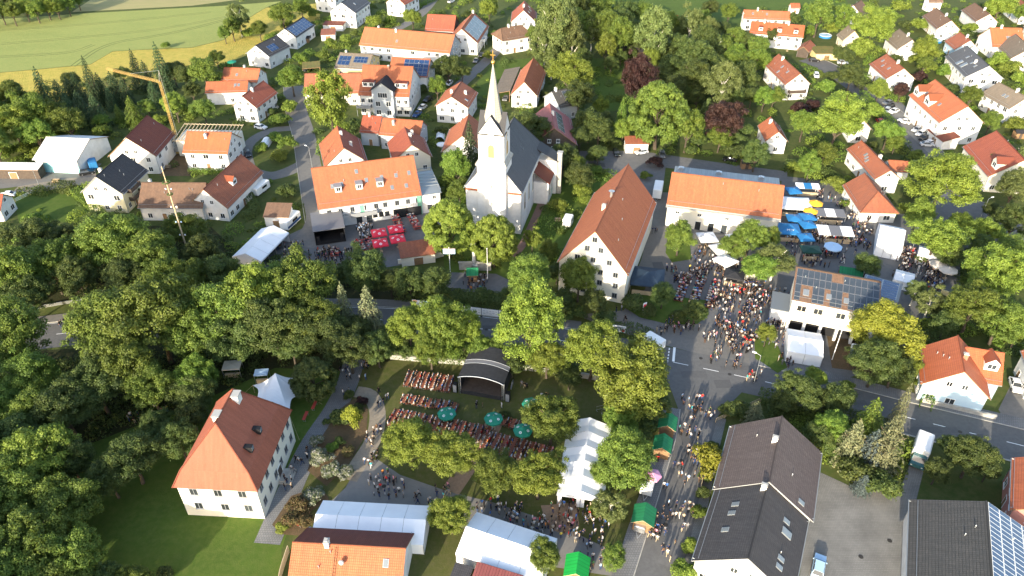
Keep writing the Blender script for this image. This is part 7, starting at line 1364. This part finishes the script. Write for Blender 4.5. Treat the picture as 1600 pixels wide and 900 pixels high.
# ------------------------------------------------------------------ beer tables and benches
def tb_mesh(key, L, W, z, m):
    if key not in _cache:
        mb = MB(); mb.box(-L/2, L/2, -W/2, W/2, z-.03, z); _cache[key] = mb.mesh('tabletop', [m]); mb = MB()
        for y in (-W*.4, W*.4): mb.tube((0, y, 0), (0, y, z-.03), .02, n=4)
        mb.tube((0, -W*.4, .1), (0, W*.4, .1), .015, n=4); _cache[key+'leg'] = mb.mesh('leg', ['grey_paint'])
        mb = MB(); mb.box(-L/2, L/2, -W/2, W/2, z-.03, z)
        for x in (-L*.38, L*.38):
            for y in (-W*.3, W*.3): mb.tube((x, y, 0), (x, y, z-.031), .018, n=4, m=1)
        _cache[key+'one'] = mb.mesh('bench', [m, 'grey_paint'])
    return _cache[key]
SEATS = []
GLASS = []
def tables(place, org, dirx_px, diry_px, nx, ny, sx, sy, m='wood_orange', fill=.8, side=('from left', 'left', 'right')):
    """grid of beer tables; local x runs along a table towards dirx_px, y across towards diry_px"""
    o = gp(*org); dx = (gp(*dirx_px)-o).normalized(); dy = gp(*diry_px)-o; dy = (dy - dx*dy.dot(dx)).normalized(); rz = math.atan2(dx.y, dx.x)
    tb_mesh('table_'+m, 2.2, .6, .77, m); tb_mesh('bench_'+m, 2.2, .27, .46, m)
    for i in range(nx):
        for j in range(ny):
            p = o + dx*(i*sx+random.uniform(-.08, .08)) + dy*(j*sy+random.uniform(-.08, .08)); a = rz + random.uniform(-.04, .04)
            lab = f'{ORD[j]} beer table {side[0]} in {ORD[i]} row {place}'
            root = ob('beer_table', None, None, (p.x, p.y, .03), a, label=lab, cat='table', group='beer tables '+place); ob('tabletop', _cache['table_'+m], root)
            for x in (-.8, .8): ob('leg', _cache['table_'+m+'leg'], root, (x, 0, 0))
            for s in (-1, 1):
                bo = Vector((-math.sin(a), math.cos(a), 0))*s*.58; ob('bench', _cache['bench_'+m+'one'], None, (p.x+bo.x, p.y+bo.y, .03), a, label=f'{side[1] if s < 0 else side[2]} bench of {ORD[j]} beer table {side[0]}, {ORD[i]} row {place}', cat='bench', group='beer benches '+place)
                for k in (-.72, -.24, .24, .72):
                    if random.random() < fill: q = p + Vector((math.cos(a), math.sin(a), 0))*(k+random.uniform(-.08, .08)) + bo*.88; SEATS.append((q.x, q.y, a + (0 if s < 0 else math.pi) + random.uniform(-.3, .3), place))
tables('beside the stage', (637, 601), (646, 580), (651, 603), 2, 6, 2.2, 1.62, fill=.97); tables('mid lawn', (633, 627), (642, 608), (648, 630), 1, 7, 2.35, 1.62, fill=.97)
tables('left of the parasol', (613, 663), (624, 642), (632, 667), 2, 12, 2.2, 1.62, fill=.97); tables('right of the path', (757, 699), (768, 676), (777, 703), 2, 8, 2.25, 1.62, fill=.97); tables('behind the parasols', (788, 662), (798, 640), (807, 665), 1, 5, 2.3, 1.62, fill=.95)
LU = ('from below', 'lower', 'upper')
tables('under the red parasols', (566, 392), (584, 388), (568, 380), 2, 3, 2.6, 1.9, 'wood_red', .8, LU); tables('right in the inn yard', (628, 363), (644, 360), (628, 352), 1, 5, 2.6, 1.75, 'wood_red', .7, LU); tables('along the linden', (652, 358), (668, 355), (652, 348), 1, 6, 2.6, 1.75, 'wood_red', .6, LU); tables('before the yard stage', (524, 400), (540, 398), (524, 392), 1, 2, 2.6, 2, 'wood_red', .6, LU)
tables('on the hall square', (1060, 470), (1078, 474), (1062, 456), 3, 6, 3.4, 1.9, 'wood_orange', .8, LU); tables('beside the market marquee', (1404, 396), (1420, 400), (1404, 388), 2, 2, 2.6, 2, 'wood_orange', .6, LU)
for lab, u, v, hu, hv, m in (('upper red beer table beside the stretch tent', 492, 637, 497, 625, 'wood_red'), ('lower red beer table beside the stretch tent', 478, 654, 484, 640, 'wood_red'), ('red beer table behind the blue marquee', 474, 818, 485, 808, 'wood_red')):
    p = gp(u, v); d = gp(hu, hv)-p; root = ob('beer_table', None, None, (p.x, p.y, .03), math.atan2(d.y, d.x), label=lab, cat='table'); tb_mesh('table_'+m, 2.2, .6, .77, m); ob('tabletop', _cache['table_'+m], root)
    for x in (-.8, .8): ob('leg', _cache['table_'+m+'leg'], root, (x, 0, 0))
# ------------------------------------------------------------------ people
TOPS = {'white': (.52, .51, .49), 'black': (.015, .015, .017), 'navy': (.02, .03, .08), 'red': (.45, .03, .03), 'grey': (.2, .2, .21), 'pink': (.6, .25, .3), 'pale blue': (.3, .42, .58), 'beige': (.45, .36, .26), 'dark green': (.03, .08, .04), 'brown': (.12, .07, .04), 'blue': (.05, .14, .4), 'orange': (.6, .2, .04), 'turquoise': (.06, .35, .38), 'yellow': (.6, .48, .08)}
BOTS = {'black trousers': (.014, .014, .016), 'blue jeans': (.04, .065, .14), 'grey trousers': (.12, .12, .125), 'beige trousers': (.36, .3, .21), 'brown leather shorts': (.1, .055, .03), 'white trousers': (.65, .64, .62), 'dark blue skirt': (.02, .025, .06)}
for k_, c_ in {**TOPS, **BOTS}.items(): mat('cloth_'+k_, c_, rough=.85, spec=.1)
for k_, c_ in (('skin', (.34, .2, .135)), ('hair_brown', (.045, .025, .014)), ('hair_blond', (.2, .13, .055)), ('hair_grey', (.17, .165, .16)), ('hair_dark', (.012, .01, .009)), ('shoe', (.03, .025, .022))): mat(k_, c_, rough=.7, spec=.2)
def body(pose, sub):
    v = {'pel': (0, 0, .95), 'wai': (0, 0, 1.12), 'che': (0, 0, 1.34), 'nec': (0, 0, 1.5), 'hea': (0, .015, 1.6), 'top': (0, .0, 1.74)}
    r = {'pel': (.15, .11), 'wai': (.13, .1), 'che': (.165, .115), 'nec': (.055, .055), 'hea': (.09, .1), 'top': (.07, .08)}
    e = [('pel', 'wai'), ('wai', 'che'), ('che', 'nec'), ('nec', 'hea'), ('hea', 'top')]
    A = {'stand': (((.2, 0, 1.42), (.25, -.03, 1.15), (.23, .06, .9)), ((.2, 0, 1.42), (.25, -.03, 1.15), (.23, .06, .9))), 'walk': (((.2, 0, 1.42), (.24, .12, 1.17), (.22, .28, .98)), ((.2, 0, 1.42), (.24, -.14, 1.16), (.24, -.2, .92))), 'drink': (((.2, 0, 1.42), (.27, .04, 1.17), (.14, .27, 1.28)), ((.2, 0, 1.42), (.25, -.03, 1.15), (.2, .1, .92))), 'sit': (((.2, 0, 1.42), (.25, .1, 1.18), (.14, .36, 1.14)), ((.2, 0, 1.42), (.26, .06, 1.17), (.16, .32, 1.13)))}[pose]
    Lg = {'stand': (((.09, 0, .9), (.1, .02, .5), (.1, -.02, .08), (.12, .15, .04)),)*2, 'drink': (((.09, 0, .9), (.12, .03, .5), (.14, -.02, .08), (.18, .14, .04)), ((.09, 0, .9), (.1, .02, .5), (.1, -.04, .08), (.12, .13, .04))), 'walk': (((.09, 0, .9), (.1, .2, .52), (.1, .22, .1), (.11, .38, .06)), ((.09, 0, .9), (.1, -.1, .5), (.1, -.38, .18), (.11, -.25, .06))), 'sit': (((.09, 0, .9), (.13, .42, .95), (.13, .4, .52), (.14, .56, .48)),)*2}[pose]
    for si, s in ((0, 1), (1, -1)):
        n_ = 'LR'[si]
        for k_, p_, rr in zip(('sh', 'el', 'ha'), A[si], ((.065, .06), (.05, .048), (.035, .045))): v[k_+n_] = (p_[0]*s, p_[1], p_[2]); r[k_+n_] = rr
        for k_, p_, rr in zip(('hi', 'kn', 'an', 'to'), Lg[si], ((.095, .095), (.068, .07), (.048, .05), (.042, .035))): v[k_+n_] = (p_[0]*s, p_[1], p_[2]); r[k_+n_] = rr
        e += [('che', 'sh'+n_), ('sh'+n_, 'el'+n_), ('el'+n_, 'ha'+n_), ('pel', 'hi'+n_), ('hi'+n_, 'kn'+n_), ('kn'+n_, 'an'+n_), ('an'+n_, 'to'+n_)]
    dz = -.45 if pose == 'sit' else 0; names = list(v); ix = {n_: i for i, n_ in enumerate(names)}
    me = bpy.data.meshes.new('skeleton'); me.from_pydata([(v[n_][0], v[n_][1], v[n_][2]+dz) for n_ in names], [(ix[a], ix[b]) for a, b in e], []); o = bpy.data.objects.new('skeleton', me); COL.objects.link(o)
    sk = o.modifiers.new('skin', 'SKIN'); 
    if not me.skin_vertices: 
        bm = bmesh.new(); bm.from_mesh(me); bm.verts.layers.skin.verify(); bm.to_mesh(me); bm.free()
    for i, n_ in enumerate(names): d_ = me.skin_vertices[0].data[i]; d_.radius = r[n_] if sub else tuple(x*.78 for x in r[n_]); d_.use_root = n_ == 'pel'
    if sub: s_ = o.modifiers.new('sub', 'SUBSURF'); s_.levels = sub; s_.render_levels = sub
    dg = bpy.context.evaluated_depsgraph_get(); out = bpy.data.meshes.new_from_object(o.evaluated_get(dg)); bpy.data.objects.remove(o); out.name = 'person'
    seg = [(Vector(v[a]), Vector(v[b]), a, b) for a, b in e]; idx = []
    for f in out.polygons:
        c = Vector(f.center); c.z -= dz; best = None
        for a, b, na, nb in seg:
            d_ = b-a; t = max(0, min(1, (c-a).dot(d_)/d_.length_squared)); q = (c-(a+d_*t)).length - .5*(r[na][0]*(1-t)+r[nb][0]*t)
            if best is None or q < best[0]: best = (q, na, nb, t)
        na, nb, t = best[1][:2], best[2][:2], best[3]
        if nb == 'to' and best[2] != 'top': m = 4
        elif nb in ('hi', 'kn', 'an'): m = 3
        elif (na, nb) == ('el', 'ha'): m = 0
        elif nb in ('he', 'to') or best[2] == 'top': m = 1 if (c.z > 1.67 or c.y < -.02 and c.z > 1.52) else 0
        else: m = 3 if c.z < .98 else 2
        idx.append(m)
    out.materials.clear()
    for n_ in ('skin', 'hair_brown', 'cloth_white', 'cloth_black trousers', 'shoe'): out.materials.append(M[n_])
    out.polygons.foreach_set('material_index', idx); out.polygons.foreach_set('use_smooth', [True]*len(idx)); return out
POSES = {k_: body(k_, 1) for k_ in ('stand', 'walk', 'drink', 'sit')}; LOW = {k_: body(k_, 0) for k_ in ('stand', 'walk', 'drink', 'sit')}
PEOPLE = []   # x, y, heading, pose, place
def crowd(place, poly, n, walk=.3, head=None, mind=.45):
    """groups of two to six standing together or walking the same way, with gaps between the groups"""
    pts = [gp(*q) for q in poly]; xs = [q.x for q in pts]; ys = [q.y for q in pts]; k = tries = 0; mine = []
    def inside(x, y):
        ins = False
        for a, b in zip(pts, pts[1:]+pts[:1]):
            if (a.y > y) != (b.y > y) and x < (b.x-a.x)*(y-a.y)/(b.y-a.y)+a.x: ins = not ins
        return ins
    while k < n and tries < n*40:
        tries += 1; x, y = random.uniform(min(xs), max(xs)), random.uniform(min(ys), max(ys))
        if not inside(x, y): continue
        m = min(random.choice((1, 2, 2, 3, 3, 4, 5, 6)), n-k); go = random.random() < walk; hd = (random.choice((0, math.pi)) + head if head is not None and random.random() < .7 else random.uniform(0, 6.28)); rad = .35+.13*m
        for i in range(m):
            if go: c = math.cos(hd), math.sin(hd); q = (x + c[0]*(i % 3-1)*.62 - c[1]*(i//3)*.8 + random.uniform(-.12, .12), y + c[1]*(i % 3-1)*.62 + c[0]*(i//3)*.8 + random.uniform(-.12, .12)); h_ = hd+random.uniform(-.15, .15)
            else: a = 6.28*i/m+random.uniform(-.4, .4); q = (x+math.cos(a)*rad, y+math.sin(a)*rad); h_ = a+math.pi/2+random.uniform(-.4, .4)
            if any((q[0]-z[0])**2+(q[1]-z[1])**2 < mind*mind for z in mine): continue
            mine.append(q); k += 1; PEOPLE.append((q[0], q[1], h_, 'walk' if go else random.choice(('stand', 'drink')), place))
sh = sa
crowd('on the side street near the junction', [(1070, 605), (1130, 625), (1112, 690), (1062, 690)], 32, .6, sh); crowd('on the side street between the green huts', [(1058, 690), (1108, 700), (1095, 770), (1035, 770)], 26, .6, sh); crowd('on the lower side street', [(1035, 775), (1090, 790), (1068, 880), (1005, 880)], 34, .5, sh)
crowd('in front of the green huts', [(1018, 705), (1040, 705), (1030, 730), (1012, 730)], 7, .1); crowd('at the hut of the silver trailer', [(1020, 790), (1035, 795), (1022, 850), (1008, 850)], 10, .2)
crowd('on the forecourt above the blue marquee', [(575, 735), (625, 748), (700, 770), (690, 790), (580, 780)], 46, .4); crowd('between the two white marquees', [(740, 785), (830, 800), (880, 825), (870, 845), (760, 812)], 60, .3); crowd('on the path before the long marquee', [(850, 785), (930, 790), (960, 830), (940, 860), (865, 845)], 72, .3); crowd('at the lower edge of the forecourt', [(880, 845), (960, 850), (985, 880), (930, 895)], 18, .5)
crowd('on the path beside the flower bed', [(560, 700), (585, 660), (600, 640), (600, 700), (575, 735)], 20, .5); crowd('on the paved path behind the round tree', [(540, 570), (575, 568), (580, 600), (540, 640), (525, 650)], 16, .5); crowd('along the manor wall', [(430, 760), (470, 720), (478, 690), (488, 700), (450, 790)], 13, .3); crowd('on the manor lawn', [(190, 655), (280, 630), (270, 660), (200, 665)], 12, .2)
crowd('on the grass beside the concert stage', [(800, 600), (870, 600), (860, 640), (800, 630)], 6, .3); crowd('on the lawn left of the beer tables', [(585, 600), (625, 600), (610, 650), (590, 650)], 6, .4); crowd('by the shaded lawn marquee', [(880, 800), (905, 800), (900, 825), (880, 825)], 8, .1)
crowd('in the middle of the square', [(1110, 455), (1190, 440), (1225, 450), (1215, 520), (1165, 548), (1112, 545), (1105, 500)], 270, .35, mind=.45); crowd('at the street mouth below the square', [(1105, 545), (1165, 548), (1160, 575), (1110, 575)], 24, .6); crowd('waiting on the footway beside the trailer', [(1020, 500), (1100, 508), (1110, 540), (1060, 530), (1025, 520)], 32, .2); crowd('beside the double tent', [(1215, 470), (1232, 470), (1225, 545), (1205, 545)], 40, .2)
crowd('between tables and hall', [(1045, 415), (1110, 400), (1170, 420), (1180, 450), (1110, 470), (1050, 440)], 140, .2); crowd('below the white parasols', [(1095, 385), (1150, 400), (1140, 425), (1090, 410)], 25, .1); crowd('along the left side of the market', [(1222, 365), (1245, 380), (1240, 420), (1225, 415)], 28, .2)
crowd('around the blue market parasols', [(1230, 330), (1290, 345), (1290, 385), (1240, 380)], 40, .1); crowd('between the snack stands', [(1275, 345), (1340, 360), (1340, 385), (1275, 380)], 60, .2); crowd('on the market lane', [(1320, 330), (1350, 340), (1365, 390), (1340, 400), (1325, 385)], 60, .5); crowd('around the round bar', [(1255, 395), (1320, 395), (1325, 420), (1255, 415)], 60, .1); crowd('before the market marquee', [(1365, 382), (1420, 392), (1415, 410), (1365, 400)], 35, .2); crowd('in the queue behind the fire station', [(1390, 405), (1450, 405), (1480, 440), (1465, 460), (1400, 435)], 110, .2); crowd('at the upper end of the market', [(1275, 300), (1330, 318), (1330, 330), (1280, 318)], 22, .3)
crowd('in the yard before the inn', [(440, 395), (490, 390), (560, 395), (570, 415), (530, 425), (450, 420)], 150, .2); crowd('as uniformed band at the inn door', [(562, 350), (582, 350), (584, 372), (560, 375)], 32, 0, mind=.4); crowd('beside the white tent of the inn yard', [(425, 390), (465, 375), (480, 392), (440, 410)], 35, .2); crowd('around the green kiosk', [(715, 432), (762, 432), (765, 452), (720, 454)], 24, .1); crowd('on the main road above the junction', [(1165, 580), (1200, 590), (1195, 605), (1150, 600)], 8, .4); crowd('before the double tent on the pavement', [(1215, 560), (1245, 566), (1240, 580), (1215, 578)], 9, .2); crowd('on the road left of the wood', [(80, 500), (110, 505), (105, 530), (80, 525)], 3, .8, 1.2); crowd('on the footpath below the tithe barn', [(940, 480), (985, 490), (975, 505), (940, 498)], 4, .8); crowd('on the lane between barn and hall', [(1015, 350), (1035, 350), (1030, 400), (1018, 400)], 3, .8); crowd('on the concert stage edge', [(740, 628), (790, 634), (780, 645), (740, 640)], 4, .2)
for q in SEATS: PEOPLE.append((q[0], q[1], q[2], 'sit', 'at tables '+q[3]))
PEOPLE.sort(key=lambda q: q[0]**2+q[1]**2)
HAIR = ('hair_brown', 'hair_dark', 'hair_blond', 'hair_grey'); HW = {'hair_brown': 'brown haired', 'hair_dark': 'dark haired', 'hair_blond': 'blond', 'hair_grey': 'grey haired'}
combos = {}
TWT = (12, 14, 7, 1.6, 4, .8, 1.6, 2.0, 1, 1.8, .8, .3, .3, .2); BWT = (8, 5, 3, 2, 2, .8, 1)
def dress(place):
    """a different outfit for everyone in one place, common colours first"""
    if place not in combos:
        tw = dict(zip(TOPS, TWT)); bw = dict(zip(BOTS, BWT))
        L = [(t_, b_, h_) for t_ in TOPS for b_ in BOTS for h_ in HAIR]; w_ = [tw[t_]*bw[b_] for t_, b_, h_ in L]
        L = [x for _, x in sorted(zip([random.random()**(1/a) for a in w_], L), reverse=True)]; combos[place] = L
    return combos[place].pop(0) if combos[place] else (random.choice(list(TOPS)), random.choice(list(BOTS)), random.choice(HAIR))
VERB = {'stand': 'standing', 'walk': 'walking', 'drink': 'drinking', 'sit': 'seated'}
PL, FC, MI = [], [], []; base_ = 0; slots = []; sidx = {}
def slot(n_):
    if n_ not in sidx: sidx[n_] = len(slots); slots.append(n_)
    return sidx[n_]
for i, (x, y, hd, pose, place) in enumerate(PEOPLE):
    t_, b_, h_ = dress(place) if i < 300 else (random.choices(list(TOPS), TWT)[0], random.choices(list(BOTS), BWT)[0], random.choices(HAIR, (5, 4, 1.5, 1.5))[0]); s = random.uniform(.93, 1.06) * (1 if random.random() > .07 else .72)
    if pose == 'sit':
        s *= 1.08
        if i >= 300: t_ = random.choices(list(TOPS), (16, 5, 4, 4, 4, 3, 4, 3, 1, 1.5, 1.5, .8, .5, .4))[0]
    if 'uniformed band' in place: t_, b_ = ('white' if i % 3 else 'pale blue'), 'black trousers'
    if i < 300:
        lab = f'{HW[h_]} person, {t_} top, {b_}, {VERB[pose]} {place}'
        if len(lab.split()) > 16: lab = f'{HW[h_]} person, {t_} top, {b_}, {place}'
        if len(lab.split()) > 16: lab = f'person, {t_} top, {b_}, {place}'
        o = ob('person', POSES[pose], None, (x, y, .035), hd, (s, s, s), label=lab, cat='person', group='visitors of the festival'); recol(o, ['skin', h_, 'cloth_'+t_, 'cloth_'+b_, 'shoe'])
    else:
        me = LOW[pose]
        if pose not in _cache: a = np.zeros(len(me.vertices)*3); me.vertices.foreach_get('co', a); tr = [(tuple(f.vertices), f.material_index) for f in me.polygons]; q4 = [(v_ if len(v_) == 4 else (v_[0], v_[1], v_[2], v_[2])) for v_, _ in tr]; _cache[pose] = (a.reshape(-1, 3), [v_ for v_ in tr])
        a, tr = _cache[pose]; c_, s_ = math.cos(hd), math.sin(hd); b2 = np.stack([a[:, 0]*c_-a[:, 1]*s_, a[:, 0]*s_+a[:, 1]*c_, a[:, 2]], 1)*s + np.array([x, y, .035]); off = sum(len(z) for z in PL) if False else base_
        PL.append(b2); mm = [slot(n_) for n_ in ('skin', h_, 'cloth_'+t_, 'cloth_'+b_, 'shoe')]
        for v_, m_ in tr: FC.append(tuple(k_+base_ for k_ in v_)); MI.append(mm[m_])
        base_ += len(a)
me = bpy.data.meshes.new('crowd'); me.from_pydata([tuple(q) for q in np.concatenate(PL)], [], FC)
for n_ in slots: me.materials.append(M[n_])
me.polygons.foreach_set('material_index', MI); me.polygons.foreach_set('use_smooth', [True]*len(MI)); me.update()
ob('crowd', me, kind='stuff', label='dense crowd of festival visitors on the squares and yards', cat='crowd')
print('PEOPLE', len(PEOPLE), 'SEATS', len(SEATS), 'TREES', ntree[0])
